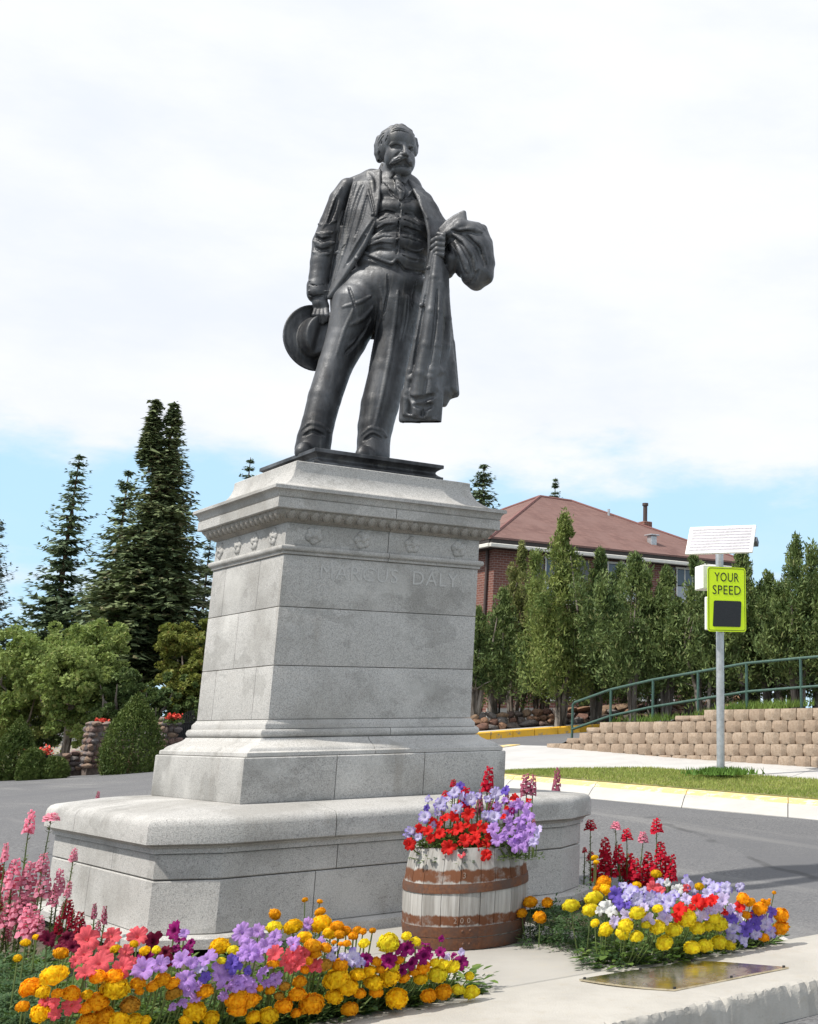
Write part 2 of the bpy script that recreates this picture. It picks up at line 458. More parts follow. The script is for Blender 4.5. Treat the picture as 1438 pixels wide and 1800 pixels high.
kerb_root = empty('kerb', (0, 0, 0), kind=None) if False else empty('kerb', (0, 0, 0))
tag(kerb_root, kind='structure')
ys = list(np.arange(-7, 8.6, 1.5))
if ys[-1] < 8.3: ys.append(8.3)
for y0, y1 in zip(ys[:-1], ys[1:]):
    yy = [y0 + .006, (y0 + y1) / 2, y1 - .006]
    # apron with a rolled top; the yellow paint lies on the back part only
    crown = [(0, .0), (.30, .015), (.42, .05), (.52, .02), (.60, .0)]
    A = [kb(y) for y in yy]; B = [kt(y + .75) for y in yy]
    A2 = [a + (b - a) * .55 + np.array([0, 0, .028]) for a, b in zip(A, B)]
    link_mesh('kerb_segment', strip_mesh('kerb_segment', A, A2, .4, [(0, 0), (.45, .012), (.8, .012), (1, 0)]), M_KERB, kerb_root)
    link_mesh('kerb_top', strip_mesh('kerb_top', [a + np.array([.004, 0, .002]) for a in A2], B, .4, [(0, 0), (.2, .022), (.55, .02), (1, .0)]), M_YFADE, kerb_root)

# lawn strip with its pointed end, and the pavement behind
def ribbon_area(name, L, R, mat, cols=6, dz=0.0, thick=.4):
    bm = bmesh.new(); rows = []
    for a, b in zip(L, R):
        a = np.array(a); b = np.array(b)
        rows.append([bm.verts.new(a + (b - a) * k / cols + np.array([0, 0, dz])) for k in range(cols + 1)])
    for r0, r1 in zip(rows[:-1], rows[1:]):
        for i in range(cols): bm.faces.new((r0[i], r0[i + 1], r1[i + 1], r1[i]))
    ring = [r[0] for r in rows] + [v for v in rows[-1][1:]] + [r[-1] for r in reversed(rows[:-1])] + [v for v in reversed(rows[0][1:-1])]
    low = [bm.verts.new((v.co.x, v.co.y, v.co.z - thick)) for v in ring]
    for i in range(len(ring)):
        j = (i + 1) % len(ring)
        bm.faces.new((ring[i], ring[j], low[j], low[i]))
    return link_mesh(name, bm_mesh(name, bm, 40), mat)
LAWN_Y = list(np.linspace(-7, 7.6, 30))
L_ = []; R_ = []
for y in LAWN_Y:
    a = kt(y + .0) + np.array([.012, 0, .0])
    b = gt(y + .35)
    e = min(1, max(0.03, (7.75 - y) / 1.6)) ** .6
    b = a + (b - a) * e
    L_.append(a); R_.append(b)
lawn = ribbon_area('lawn', L_, R_, M_LAWN, 8, .012)
tag(lawn, kind='structure')
# pavement slabs
pave = empty('pavement', (0, 0, 0)); tag(pave, kind='structure')
yq = list(np.arange(-7, 8.2, 1.55))
for y0, y1 in zip(yq[:-1], yq[1:]):
    yy = np.linspace(y0 + .007, y1 - .007, 4)
    LL = []
    for y in yy:
        a = kt(y) + np.array([.012, 0, .0]); b = gt(y + .35); e = min(1, max(0.03, (7.75 - y) / 1.6)) ** .6
        LL.append(a + (b - a) * e + np.array([.012, 0, -.006]))
    ribbon_area('paving_slab', LL, [wb(y + 1.3) + np.array([.25, 0, -.004]) for y in yy], M_WALK, 4, .0).parent = pave
# pavement corner that turns into the side street
y_e = yq[-1]
corner = [(kt(y_e)[0] + .03, y_e + .007), (wb(y_e + 1.3)[0] + .2, y_e + .007), (9.25, 10.6), (8.75, 11.25), (8.05, 10.95), (6.75, 9.5), (6.15, 8.6)]
bm = bmesh.new()
zc = lambda x, y: .455 + (y - 7.5) * .062 + (x - 6.2) * .035
tp = [bm.verts.new((x, y, zc(x, y))) for x, y in corner]; bt = [bm.verts.new((x, y, zc(x, y) - .5)) for x, y in corner]
bm.faces.new(tp)
for i in range(len(tp)): bm.faces.new((tp[i], bt[i], bt[(i + 1) % len(tp)], tp[(i + 1) % len(tp)]))
link_mesh('paving_slab', bm_mesh('paving_slab', bm), M_WALK, pave)
# short yellow nose of the kerb at the corner
bm = bmesh.new()
nose = [(6.75, 9.5), (8.05, 10.95), (8.75, 11.25)]
bm_loft(bm, [[(x + ox, y + oy, zc(x, y) + oz) for ox, oy, oz in ((-.11, .11, -.4), (-.11, .11, .012), (.05, -.05, .016), (.05, -.05, -.4))] for x, y in nose])
link_mesh('kerb_nose', bm_mesh('kerb_nose', bm), M_YFADE, kerb_root)

# short grass blades on the lawn
def grass_mesh(name, pts, h, w, n_per=1):
    n = len(pts); P = np.asarray(pts)
    ang = rng.uniform(0, 2 * np.pi, n); lean = rng.normal(0, .35, (n, 2)); hh = h * rng.uniform(.5, 1.25, n)
    dx = np.stack([np.cos(ang), np.sin(ang), 0 * ang], 1) * (w * rng.uniform(.6, 1.2, n))[:, None]
    tip = P + np.stack([lean[:, 0] * hh, lean[:, 1] * hh, hh], 1)
    V = np.concatenate([P - dx, P + dx, tip]); i = np.arange(n)
    return np_mesh(name, V, np.stack([i, i + n, i + 2 * n], 1))
pts = []
for _ in range(42000):
    y = rng.uniform(-1.0, 7.7)
    a = kt(y) + np.array([.03, 0, 0]); b = gt(y + .35); e = min(1, max(0.03, (7.75 - y) / 1.6)) ** .6; b = a + (b - a) * e
    pts.append(a + (b - a) * rng.uniform(0, 1) + np.array([0, 0, .01]))
M_GRASS = leaf('grass_blades', (0.15, 0.21, 0.04), (0.34, 0.37, 0.10), (0.42, 0.36, 0.16), .2, 1.4)
tag(link_mesh('grass', grass_mesh('grass', pts, .034, .006), M_GRASS), 'short green grass on the verge by the far kerb', 'grass', kind='stuff')
pts = [(8.0 + rng.normal(0, .15) - .10 * k, 4.90 + rng.normal(0, .22) - .1 * k, .455) for k in (0, 1) for _ in range(700)]
weed = link_mesh('weed_tuft', grass_mesh('weed_tuft', pts, .085, .014), leaf('weed_leaves', (0.06, 0.13, 0.02), (0.12, 0.22, 0.04)))
tag(weed, 'taller dark green weeds round the foot of the speed sign pole', 'weeds', kind='stuff')

# ------------------------------------------------------------------ retaining wall of split-face blocks
t_ = NT('tan_block')
f_ = t_.noise(26, 5, .65); g_n = t_.noise(3, 4, .6)
cc = t_.mix(t_.step(f_, .3, .7), (0.30, 0.225, 0.165), (0.41, 0.33, 0.255)); cc = t_.mix(t_.math('MULTIPLY', t_.rnd(), .6), cc, (0.28, 0.205, 0.15)); cc = t_.mix(t_.math('MULTIPLY', t_.step(t_.noise(4, 5, .7), .52, .7), .4), cc, (0.22, 0.17, 0.13))
t_.set(col=cc, rough=.93, spec=.2); t_.bump(f_, .8, .012)
M_BLOCK = t_.m
wall_root = empty('retaining_wall', tuple(wb(8.0)), 'stepped retaining wall of tan split-face blocks behind the pavement', 'retaining wall')
def block_mesh(w, h, dep=.22):
    bm = bmesh.new(); c = .032
    # split face: chamfered trapezoid front with an uneven bulge
    nx, nzz = 5, 4
    G = {}
    for i in range(nx):
        for k in range(nzz):
            u = i / (nx - 1); v = k / (nzz - 1)
            edge = min(u, 1 - u, ) * 4; ed2 = min(v, 1 - v) * 3
            y = -dep / 2 + (.042 if edge == 0 else 0) + (.012 if ed2 == 0 else 0) + random.uniform(-.008, .01)
            G[i, k] = bm.verts.new(((u - .5) * w * (.93 if k == 0 else 1), y, v * h))
    for i in range(nx - 1):
        for k in range(nzz - 1): bm.faces.new((G[i, k], G[i + 1, k], G[i + 1, k + 1], G[i, k + 1]))
    ring = [G[i, 0] for i in range(nx)] + [G[nx - 1, k] for k in range(1, nzz)] + [G[i, nzz - 1] for i in range(nx - 2, -1, -1)] + [G[0, k] for k in range(nzz - 2, 0, -1)]
    back = [bm.verts.new((v.co.x, dep / 2, v.co.z)) for v in ring]
    for i in range(len(ring)):
        j = (i + 1) % len(ring); bm.faces.new((ring[i], back[i], back[j], ring[j]))
    bm.faces.new(back)
    return bm_mesh('block', bm, 20)
BW, BH = .30, .175
block_meshes = [block_mesh(BW - .009, BH - .003) for _ in range(7)]
half_meshes = [block_mesh(BW - .008, BH * .5) for _ in range(3)]
def wall_top(y):
    for yy, zt in ((7.30, 1.352), (7.92, 1.265), (9.42, 1.178), (9.80, 1.075), (10.3, .918), (10.48, .842), (10.75, .75)):
        if y < yy: return zt
    return 0
wang = math.atan2(WB[1][1] - WB[0][1], WB[1][0] - WB[0][0])
wdir = np.array([math.cos(wang), math.sin(wang)]); wnor = np.array([math.sin(wang), -math.cos(wang)])
bx0 = np.array([wb(1.5)[0], 1.5])
cnt = 0
for k in range(-1, 6):
    z0 = .455 + BH * k
    s0 = (k % 2) * BW / 2
    for j in range(0, 34):
        s = s0 + j * BW
        P = bx0 + wdir * s + wnor * (-.0) ; y = P[1]
        if y > 10.9: continue
        top = wall_top(y); foot = wb(y)[2]
        if z0 + BH < foot + .01 or z0 > top - .05: continue
        half = z0 + BH > top + .04
        me = (half_meshes if half else block_meshes)[cnt % (3 if half else 7)]
        P = P + np.array([1, .2]) * .022 * k + np.array([.1, .02])
        o = link_mesh('block', me, M_BLOCK, wall_root)
        o.location = (P[0] - wall_root.location.x, P[1] - wall_root.location.y, z0 - wall_root.location.z)
        o.rotation_euler = (random.uniform(-.012, .012), random.uniform(-.006, .006), wang + math.pi + random.uniform(-.012, .012)); cnt += 1
# planted bank behind the wall
bm = bmesh.new(); rows = []
for y in np.arange(0.5, 11.2, .35):
    zt = max(wall_top(y) - .05, wb(y)[2] + .02 if y < 10.7 else gz(9, y)); x0 = wb(y)[0] + .26
    rows.append([bm.verts.new((x0, y, zt))] + [bm.verts.new((x0 + d, y + .1 * d, zt + (gz(x0 + 5, y) + .18 - zt) * min(1, (d / 4.5)) ** .8 + rng.normal(0, .015))) for d in (.5, 1.2, 2.2, 3.4, 4.6, 6, 9)])
for r0, r1 in zip(rows[:-1], rows[1:]):
    for i in range(len(r0) - 1): bm.faces.new((r0[i], r0[i + 1], r1[i + 1], r1[i]))
t_ = NT('bark_mulch'); t_.set(col=t_.mix(t_.step(t_.noise(18, 6, .75), .35, .65), (0.055, 0.035, 0.024), (0.17, 0.11, 0.075)), rough=.96); t_.bump(t_.noise(40, 4, .7), .8, .03)
tag(link_mesh('bank', bm_mesh('bank', bm, 60), t_.m), kind='structure')
pts = []
for _ in range(5200):
    y = rng.uniform(1.0, 9.6); d = abs(rng.normal(0, .55)) + .02; x0 = wb(y)[0] + .28
    if math.sin(y * 2.1) + math.sin(y * 5.3) < -.1: continue
    zt = wall_top(y) - .05
    pts.append((x0 + d, y, zt + .02 + d * .06))
tag(link_mesh('bank_grass', grass_mesh('bank_grass', pts, .12, .012), leaf('bank_grass', (0.06, 0.12, 0.02), (0.17, 0.24, 0.05))), 'tufts of grass along the top of the tan block wall', 'grass', kind='stuff')

# ------------------------------------------------------------------ green pipe handrail
M_RAIL = simple('green_rail_paint', (0.040, 0.090, 0.070), .45, .0, .2, 20)
posts = [((1007, 1292), (1007, 1236)), ((1074, 1275), (1074, 1212)), ((1148, 1262), (1148, 1195)), ((1227, 1250), (1227, 1181)), ((1312, 1243), (1312, 1166)), ((1407, 1236), (1407, 1157))]
RP0 = (10.21, 6.9, 0)
tops = [at_plane(*b, RP0, HD) for a, b in posts]
dlt = tops[-1] - tops[-2]
for k in range(1, 4): tops.append(tops[-1] + dlt * np.array([1, 1, .8]))
rail_root = empty('handrail', tuple(tops[0] - np.array([0, 0, .6])), 'green two-rail pipe handrail above the tan retaining wall', 'handrail')
ro = np.array(rail_root.location)
for k, T in enumerate(tops):
    tube_obj('post', [T - ro - np.array([0, 0, 1.05 if k else .62]), T - ro - np.array([0, 0, .0 if k else .04])], .023, M_RAIL, rail_root)
T0 = tops[0]
curve0 = [T0 + np.array([0, 0, -.10]), T0 + np.array([0, 0, -.03]), T0 + (tops[1] - T0) * .05 + np.array([0, 0, .0])]
tube_obj('rail', [p - ro for p in curve0 + tops[1:]], .023, M_RAIL, rail_root)
LOWD = np.array([0, 0, -.45])
tube_obj('rail', [p + LOWD - ro for p in [T0] + tops[1:]], .023, M_RAIL, rail_root)

# ------------------------------------------------------------------ speed feedback sign
M_GALV = simple('galvanised_steel', (0.46, 0.475, 0.49), .42, .6, .15, 12)
M_WHITE = simple('white_paint', (0.80, 0.80, 0.77), .5, 0, .04, 5)
t_ = NT('fluorescent_yellow_green'); t_.set(col=t_.mix(t_.step(t_.noise(3, 4, .5), .3, .7), (0.66, 0.92, 0.004), (0.72, 0.96, 0.008)), rough=.5)
M_FLUO = t_.m
M_BLACK = simple('black_print', (0.012, 0.014, 0.010), .5, 0, .1)
M_DISP = simple('display_glass', (0.010, 0.009, 0.011), .32, 0, .5, 60)
SB = at_d(1267, 1359, 17.2)
sign = empty('speed_sign', tuple(SB), 'yellow-green speed display sign on a steel pole with solar panel', 'speed sign')
hgt = at_plane(1266, 970, SB, (RV[0], RV[1]))[2] - SB[2]
tube_obj('pole', [(0, 0, -.3), (0, 0, hgt)], .057, M_GALV, sign, 20)
bm = bmesh.new(); bm_tube(bm, [(0, 0, -.02), (0, 0, .05)], .075, 16); link_mesh('pole_collar', bm_mesh('pole_collar', bm, 40), M_GALV, sign)
# panel faces slightly left of the camera
zb = at_plane(1281, 1111, SB, (RV[0], RV[1]))[2] - SB[2]; zt = at_plane(1281, 998, SB, (RV[0], RV[1]))[2] - SB[2]
PH = zt - zb; PWD = .605
tocam = np.array([CAM[0] - SB[0], CAM[1] - SB[1]]); face_ang = math.atan2(tocam[1], tocam[0]) + math.radians(24)   # outward normal of the sign
pn = empty('sign_mount', (0, 0, 0)) if False else None
def sframe(x, y, z):      # x to the viewer's right on the panel, y out of the panel towards the road
    n = np.array([math.cos(face_ang), math.sin(face_ang)]); r = np.array([-n[1], n[0]])
    return Vector((r[0] * x + n[0] * y, r[1] * x + n[1] * y, z))
def rounded(w, h, r, n=5):
    out = []
    for cx_, cy_, a0 in ((w / 2 - r, h / 2 - r, 0), (-w / 2 + r, h / 2 - r, 90), (-w / 2 + r, -h / 2 + r, 180), (w / 2 - r, -h / 2 + r, 270)):
        for k in range(n + 1):
            a = math.radians(a0 + 90 * k / n); out.append((cx_ + r * math.cos(a), cy_ + r * math.sin(a)))
    return out
xc = .065; zc_ = (zb + zt) / 2
def plate(name, outline, y0, y1, mat, hole=None, parent=None):
    bm = bmesh.new()
    A = [sframe(xc + x, y0, zc_ + z) for x, z in outline]; B = [sframe(xc + x, y1, zc_ + z) for x, z in outline]
    if hole is None: bm_loft(bm, [A, B])
    else:
        HA = [sframe(xc + x, y0, zc_ + z) for x, z in hole]; HB = [sframe(xc + x, y1, zc_ + z) for x, z in hole]
        Rg = [[bm.verts.new(p) for p in q] for q in (A, B, HB, HA)]; n = len(A)
        for q in range(4):
            a, b = Rg[q], Rg[(q + 1) % 4]
            for i in range(n): bm.faces.new((a[i], a[(i + 1) % n], b[(i + 1) % n], b[i]))
    return link_mesh(name, bm_mesh(name, bm), mat, parent or sign)
panel = plate('sign_panel', rounded(PWD, PH, .045), .10, .106, M_FLUO)
plate('border', rounded(PWD - .03, PH - .03, .036), .1062, .1076, M_BLACK, rounded(PWD - .045, PH - .045, .03), panel)
plate('display', [(-.205, -.43 * PH + .005), (-.222, -.41 * PH), (-.205, -.045 * PH), (-.19, -.025 * PH), (.21, -.025 * PH), (.228, -.045 * PH), (.212, -.41 * PH), (.198, -.43 * PH + .005)], .1065, .114, M_DISP, None, panel)
for txt, zz_ in (('YOUR', PH * .335), ('SPEED', PH * .135)):
    me = text_mesh(txt, .185, .0008, 1.06)
    o = link_mesh('lettering', me, M_BLACK, panel)
    n = np.array([math.cos(face_ang), math.sin(face_ang)]); r = np.array([-n[1], n[0]])
    bw = max(v.co.x for v in me.vertices) - min(v.co.x for v in me.vertices); sx = (.385 if txt == 'YOUR' else .445) / bw
    p = sframe(xc, .1082, zc_ + zz_)
    o.matrix_basis = Matrix(((r[0] * sx, 0, n[0], p[0]), (r[1] * sx, 0, n[1], p[1]), (0, 1, 0, p[2]), (0, 0, 0, 1)))
def sbox(name, x0, x1, y0, y1, z0, z1, mat, bev=.01, parent=None):
    bm = bmesh.new()
    bm_loft(bm, [[sframe(x, y, z) for x, y in ((x0, y0), (x1, y0), (x1, y1), (x0, y1))] for z in (z0, z1)])
    bmesh.ops.bevel(bm, geom=bm.edges[:], offset=bev, segments=1, affect='EDGES')
    return link_mesh(name, bm_mesh(name, bm), mat, parent or sign)
sbox('display_housing', -.26, .36, .045, .098, zb + .02, zb + PH * .53, M_WHITE)
sbox('battery_box', -.24, .12, -.36, -.06, zt - .30, zt + .045, M_WHITE, .012)
sbox('bracket', -.07, .07, .0, .098, zt - .16, zt - .12, M_GALV, .004); sbox('bracket', -.07, .07, .0, .098, zb + .10, zb + .14, M_GALV, .004)
# solar panel on top, tilted towards the sun
t_ = NT('solar_cells')
wv = t_.n('ShaderNodeTexWave', wave_type='BANDS', bands_direction='Y'); wv.inputs['Scale'].default_value = 3.1; wv.inputs['Distortion'].default_value = 0
t_.l(t_.tc.outputs['Object'], wv.inputs['Vector'])
t_.set(col=t_.mix(t_.step(wv.outputs[0], .45, .75), (0.70, 0.70, 0.70), (0.36, 0.35, 0.38)), rough=.3)
M_SOLAR = t_.m
ptl = [at_d(1214, 926.5, 17.45), at_d(1330.5, 922, 17.2), at_d(1321, 970, 16.9), at_d(1203, 973.5, 17.1)]
cen = sum(ptl) / 4; ex = Vector((ptl[1] + ptl[2] - ptl[0] - ptl[3]) / 2); W_ = ex.length; ex.normalize()
ey = Vector((ptl[0] + ptl[1] - ptl[2] - ptl[3]) / 2); H_ = ey.length; ez = ex.cross(ey).normalized(); ey = ez.cross(ex).normalized()
spm = Matrix(((ex[0], ey[0], ez[0], cen[0] - SB[0]), (ex[1], ey[1], ez[1], cen[1] - SB[1]), (ex[2], ey[2], ez[2], cen[2] - SB[2]), (0, 0, 0, 1)))
sp = link_mesh('solar_panel', box_mesh('solar_panel', -W_ / 2, W_ / 2, -H_ / 2, H_ / 2, -.035, 0, .006), M_WHITE, sign); sp.matrix_basis = spm
nrow = 8
for k in range(nrow):
    y0 = -H_ / 2 + .035 + (H_ - .07) * k / nrow
    link_mesh('cell_row', box_mesh('cell_row', -W_ / 2 + .05, W_ / 2 - .05, y0 + .010, y0 + (H_ - .07) / nrow - .010, .001, .004), simple('pale_cell', (0.26, 0.25, 0.29), .4, 0, .25, 30) if k == 0 else bpy.data.materials['pale_cell'], sp)
link_mesh('panel_bracket', box_mesh('panel_bracket', W_ / 2 - .08, W_ / 2 + .03, -.03, .05, -.16, -.037, .004), simple('dark_bracket', (.06, .07, .09), .5), sp)
# ------------------------------------------------------------------ far kerb, rock edging
far_kerb = empty('far_kerb', (0, 0, 0)); tag(far_kerb, kind='structure')
yc = [at_d(863, 1300, 27.6), at_d(940, 1294, 28.1), at_d(1021, 1288.5, 28.6), at_d(1100, 1284, 29.4)]
dirv = yc[0] - yc[1]
yc = [yc[0] + dirv * 3.2, yc[0] + dirv * 1.6] + yc
for a, b in zip(yc[:-1], yc[1:]):
    for u0, u1 in ((0, .5), (.5, 1)):
        p = a + (b - a) * (u0 + .008); q = a + (b - a) * (u1 - .004)
        nrm = np.array([-(q - p)[1], (q - p)[0], 0]); nrm /= np.hypot(*nrm[:2]); nrm = nrm if nrm @ np.array([.6, .7, 0]) > 0 else -nrm
        bm = bmesh.new()
        bm_loft(bm, [[x - nrm * 0 + np.array([0, 0, -.25]), x + nrm * .02 + np.array([0, 0, .15]), x + nrm * .05 + np.array([0, 0, .172]), x + nrm * .22 + np.array([0, 0, .175]), x + nrm * .22 + np.array([0, 0, -.25])] for x in (p, q)])
        link_mesh('kerb_segment', bm_mesh('kerb_segment', bm, 40), M_YELLOW, far_kerb)
A = [x + np.array([.16, .18, .168]) for x in yc]; B = [x + np.array([1.15, 1.3, .21]) for x in yc]
fw_ = link_mesh('far_pavement', strip_mesh('far_pavement', A, B, .5), M_WALK); tag(fw_, kind='structure')
A = [x + np.array([1.16, 1.31, .20]) for x in yc]; B = [x + np.array([4.2, 4.6, .45]) for x in yc]
tag(link_mesh('tree_bed', strip_mesh('tree_bed', A, B, .8), bpy.data.materials['bark_mulch']), kind='structure')

def rock_mesh(name, seed, sub=2, rough=.28, flat=.75):
    r = np.random.default_rng(seed)
    bm = bmesh.new(); bmesh.ops.create_icosphere(bm, subdivisions=sub, radius=.5)
    ax = [(Vector(r.normal(0, 1, 3)).normalized(), r.uniform(.28, .46)) for _ in range(9)]
    for v in bm.verts:
        p = v.co.copy()
        for n_, d_ in ax:
            e = p.dot(n_) - d_
            if e > 0: p -= n_ * e * .9
        v.co = Vector((p.x, p.y, p.z * flat)) * (1 + r.normal(0, rough * .12))
    return bm_mesh(name, bm, 28)
ROCKS = [rock_mesh('rock', k, 2) for k in range(8)]
def rock_mat(name, cols):
    t = NT(name); r = t.rnd(); n = t.noise(6, 5, .65)
    ramp = t.n('ShaderNodeValToRGB'); t.l(r, ramp.inputs[0]); ramp.color_ramp.interpolation = 'CONSTANT'
    while len(ramp.color_ramp.elements) < len(cols): ramp.color_ramp.elements.new(.5)
    for i, c in enumerate(cols): ramp.color_ramp.elements[i].position = i / len(cols); ramp.color_ramp.elements[i].color = (*c, 1)
    t.set(col=t.mix(t.step(n, .4, .75), ramp.outputs[0], t.mix(.6, ramp.outputs[0], (.03, .028, .028))), rough=.9)
    t.bump(t.noise(14, 5, .7), .6, .03); return t.m
M_ROCK = rock_mat('field_rock', [(0.20, 0.105, 0.075), (0.15, 0.12, 0.105), (0.27, 0.15, 0.09), (0.19, 0.17, 0.16), (0.30, 0.20, 0.13), (0.14, 0.09, 0.075)])
rockwall = empty('rock_border', tuple(yc[2] + np.array([1.2, 1.35, .2])), 'low dry border of reddish brown rocks behind the yellow kerb', 'rock border')
rw0 = np.array(rockwall.location); k = 0
base0, base1 = yc[1] + np.array([1.3, 1.45, .20]), yc[-1] + np.array([1.3, 1.45, .22])
LN = np.hypot(*(base1 - base0)[:2])
for row in range(3):
    s = random.uniform(0, .2)
    while s < LN + 3:
        w = random.uniform(.22, .5)
        P = base0 + (base1 - base0) * ((s + w / 2) / LN) + np.array([.08, .1, 0]) * row + np.array([0, 0, .08 + row * .13 + random.uniform(-.03, .03)])
        o = link_mesh('rock', ROCKS[k % 8], M_ROCK, rockwall); o.location = P - rw0
        o.scale = (w * 1.1, w * random.uniform(.8, 1.1), random.uniform(.22, .34)); o.rotation_euler = (random.uniform(-.3, .3), random.uniform(-.3, .3), random.uniform(0, 6)); k += 1
        s += w * .8

# ------------------------------------------------------------------ brick house
def brick_mat(name, c1, c2, mortar, sc=1.0):
    t = NT(name)
    # bricks run along the wall whichever way it faces
    geo = t.n('ShaderNodeNewGeometry'); sp_ = t.n('ShaderNodeSeparateXYZ'); t.l(t.tc.outputs['Object'], sp_.inputs[0])
    sn = t.n('ShaderNodeSeparateXYZ'); t.l(geo.outputs['Normal'], sn.inputs[0])
    f = t.step(t.math('ABSOLUTE', sn.outputs[0]), .45, .55)
    u = t.math('ADD', t.math('MULTIPLY', sp_.outputs[0], t.math('SUBTRACT', 1.0, f)), t.math('MULTIPLY', sp_.outputs[1], f))
    cb = t.n('ShaderNodeCombineXYZ'); t.l(u, cb.inputs[0]); t.l(sp_.outputs[2], cb.inputs[1])
    b = t.n('ShaderNodeTexBrick'); t.l(cb.outputs[0], b.inputs['Vector'])
    b.inputs['Scale'].default_value = 1.0; b.inputs['Brick Width'].default_value = .22 * sc; b.inputs['Row Height'].default_value = .078 * sc; b.inputs['Mortar Size'].default_value = .008 * sc
    b.inputs['Color1'].default_value = (*c1, 1); b.inputs['Color2'].default_value = (*c2, 1); b.inputs['Mortar'].default_value = (*mortar, 1)
    t.set(col=t.mix(t.math('MULTIPLY', t.noise(1.2, 5, .6), .4), b.outputs['Color'], (0.14, 0.05, 0.04)), rough=.9)
    t.bump(b.outputs['Fac'], -.4, .01)
    return t.m
M_BRICK = brick_mat('red_brick', (0.215, 0.080, 0.055), (0.145, 0.055, 0.042), (0.30, 0.24, 0.21))
def shingle_mat():
    t = NT('red_shingles')
    sp_ = t.n('ShaderNodeSeparateXYZ'); t.l(t.tc.outputs['Object'], sp_.inputs[0])
    cb = t.n('ShaderNodeCombineXYZ'); t.l(t.math('ADD', sp_.outputs[0], sp_.outputs[1]), cb.inputs[0]); t.l(t.math('MULTIPLY', sp_.outputs[2], 2.3), cb.inputs[1])
    b = t.n('ShaderNodeTexBrick'); t.l(cb.outputs[0], b.inputs['Vector']); b.inputs['Scale'].default_value = 1.0
    b.inputs['Brick Width'].default_value = .30; b.inputs['Row Height'].default_value = .15; b.inputs['Mortar Size'].default_value = .010
    b.inputs['Color1'].default_value = (0.215, 0.125, 0.108, 1); b.inputs['Color2'].default_value = (0.155, 0.088, 0.078, 1); b.inputs['Mortar'].default_value = (0.10, 0.058, 0.05, 1)
    t.set(col=t.mix(t.step(t.noise(.9, 6, .65), .35, .7), b.outputs['Color'], (0.20, 0.122, 0.108)), rough=.93, spec=.2)
    t.bump(b.outputs['Fac'], -.5, .015); return t.m
M_SHING = shingle_mat()
M_TRIM = simple('cream_trim', (0.68, 0.66, 0.60), .6, 0, .06)
M_DARK = simple('dark_soffit', (0.035, 0.03, 0.028), .8)
M_SHUT = simple('blue_grey_shutter', (0.115, 0.12, 0.135), .6, 0, .12)
M_GLASS = simple('window_glass', (0.045, 0.055, 0.07), .08, 0, .4, 1.5, spec=.8)
M_CURT = simple('pale_curtain', (0.38, 0.42, 0.47), .9)
HX, HY, HZ0 = 17.05, 25.83, 0.6
EZ = 6.8
HW, HL = 10.4, 10.9
house = empty('brick_house', (HX, HY, HZ0), 'two storey red brick house with hipped shingle roof behind the hedge', 'house')
def hb(name, x0, x1, y0, y1, z0, z1, mat, par=None, bev=0.0):
    return link_mesh(name, box_mesh(name, x0 - HX, x1 - HX, y0 - HY, y1 - HY, z0 - HZ0, z1 - HZ0, bev), mat, par or house)
X1, Y1 = HX + HL - .5, HY + HW - .8
hb('wall', HX, X1, HY, Y1, HZ0 + .9, EZ - .32, M_BRICK)
hb('foundation', HX - .03, X1 + .03, HY - .03, Y1 + .03, HZ0 - .8, HZ0 + .9, M_CONC)
RX0, RX1, RY0, RY1 = HX - .42, HX - .42 + HL + .3, HY - .42, HY - .42 + HW
hw = HW / 2; RH = 2.55
r0 = [(RX0, RY0), (RX1, RY0), (RX1, RY1), (RX0, RY1)]
bm = bmesh.new()
vb = [bm.verts.new((x - HX, y - HY, EZ - HZ0)) for x, y in r0]; vb2 = [bm.verts.new((x - HX, y - HY, EZ - HZ0 - .06)) for x, y in r0]
a = bm.verts.new((RX0 + hw - HX, RY0 + hw - HY, EZ + RH - HZ0)); b = bm.verts.new((RX0 + hw + 1.45 - HX, RY0 + hw - HY, EZ + RH - HZ0 - .02))
for f in ((vb[0], vb[1], b, a), (vb[1], vb[2], b), (vb[2], vb[3], a, b), (vb[3], vb[0], a)): bm.faces.new(f)
for i in range(4): bm.faces.new((vb[i], vb2[i], vb2[(i + 1) % 4], vb[(i + 1) % 4]))
bm.faces.new(list(reversed(vb2)))
roof = link_mesh('roof', bm_mesh('roof', bm), M_SHING, house)
# hip and ridge caps
A3 = Vector((RX0 + hw - HX, RY0 + hw - HY, EZ + RH - HZ0)); B3 = Vector((RX0 + hw + 1.45 - HX, RY0 + hw - HY, EZ + RH - HZ0 - .02))
for p, q in ((Vector((RX0 - HX, RY0 - HY, EZ - HZ0)), A3), (A3, B3), (B3, Vector((RX1 - HX, RY0 - HY, EZ - HZ0))), (A3, Vector((RX0 - HX, RY1 - HY, EZ - HZ0)))):
    tube_obj('ridge_cap', [p + Vector((0, 0, .0)), q + Vector((0, 0, .0))], .06, simple('ridge_shingle', (.20, .09, .08), .9) if 'ridge_shingle' not in bpy.data.materials else bpy.data.materials['ridge_shingle'], roof, 6)
hb('fascia', RX0 + .05, RX1 - .05, RY0 + .02, RY0 + .12, EZ - .20, EZ - .062, M_DARK)
hb('fascia', RX0 + .02, RX0 + .12, RY0 + .125, RY1, EZ - .20, EZ - .062, M_DARK)
hb('gutter', RX0 - .05, RX1 + .02, RY0 - .09, RY0 + .015, EZ - .33, EZ - .205, M_TRIM, None, .02)
hb('gutter', RX0 - .09, RX0 + .015, RY0 + .02, RY1, EZ - .33, EZ - .205, M_TRIM, None, .02)
hb('soffit', RX0 + .03, RX1 - .03, RY0 + .03, RY1 - .03, EZ - .315, EZ - .25, M_DARK)
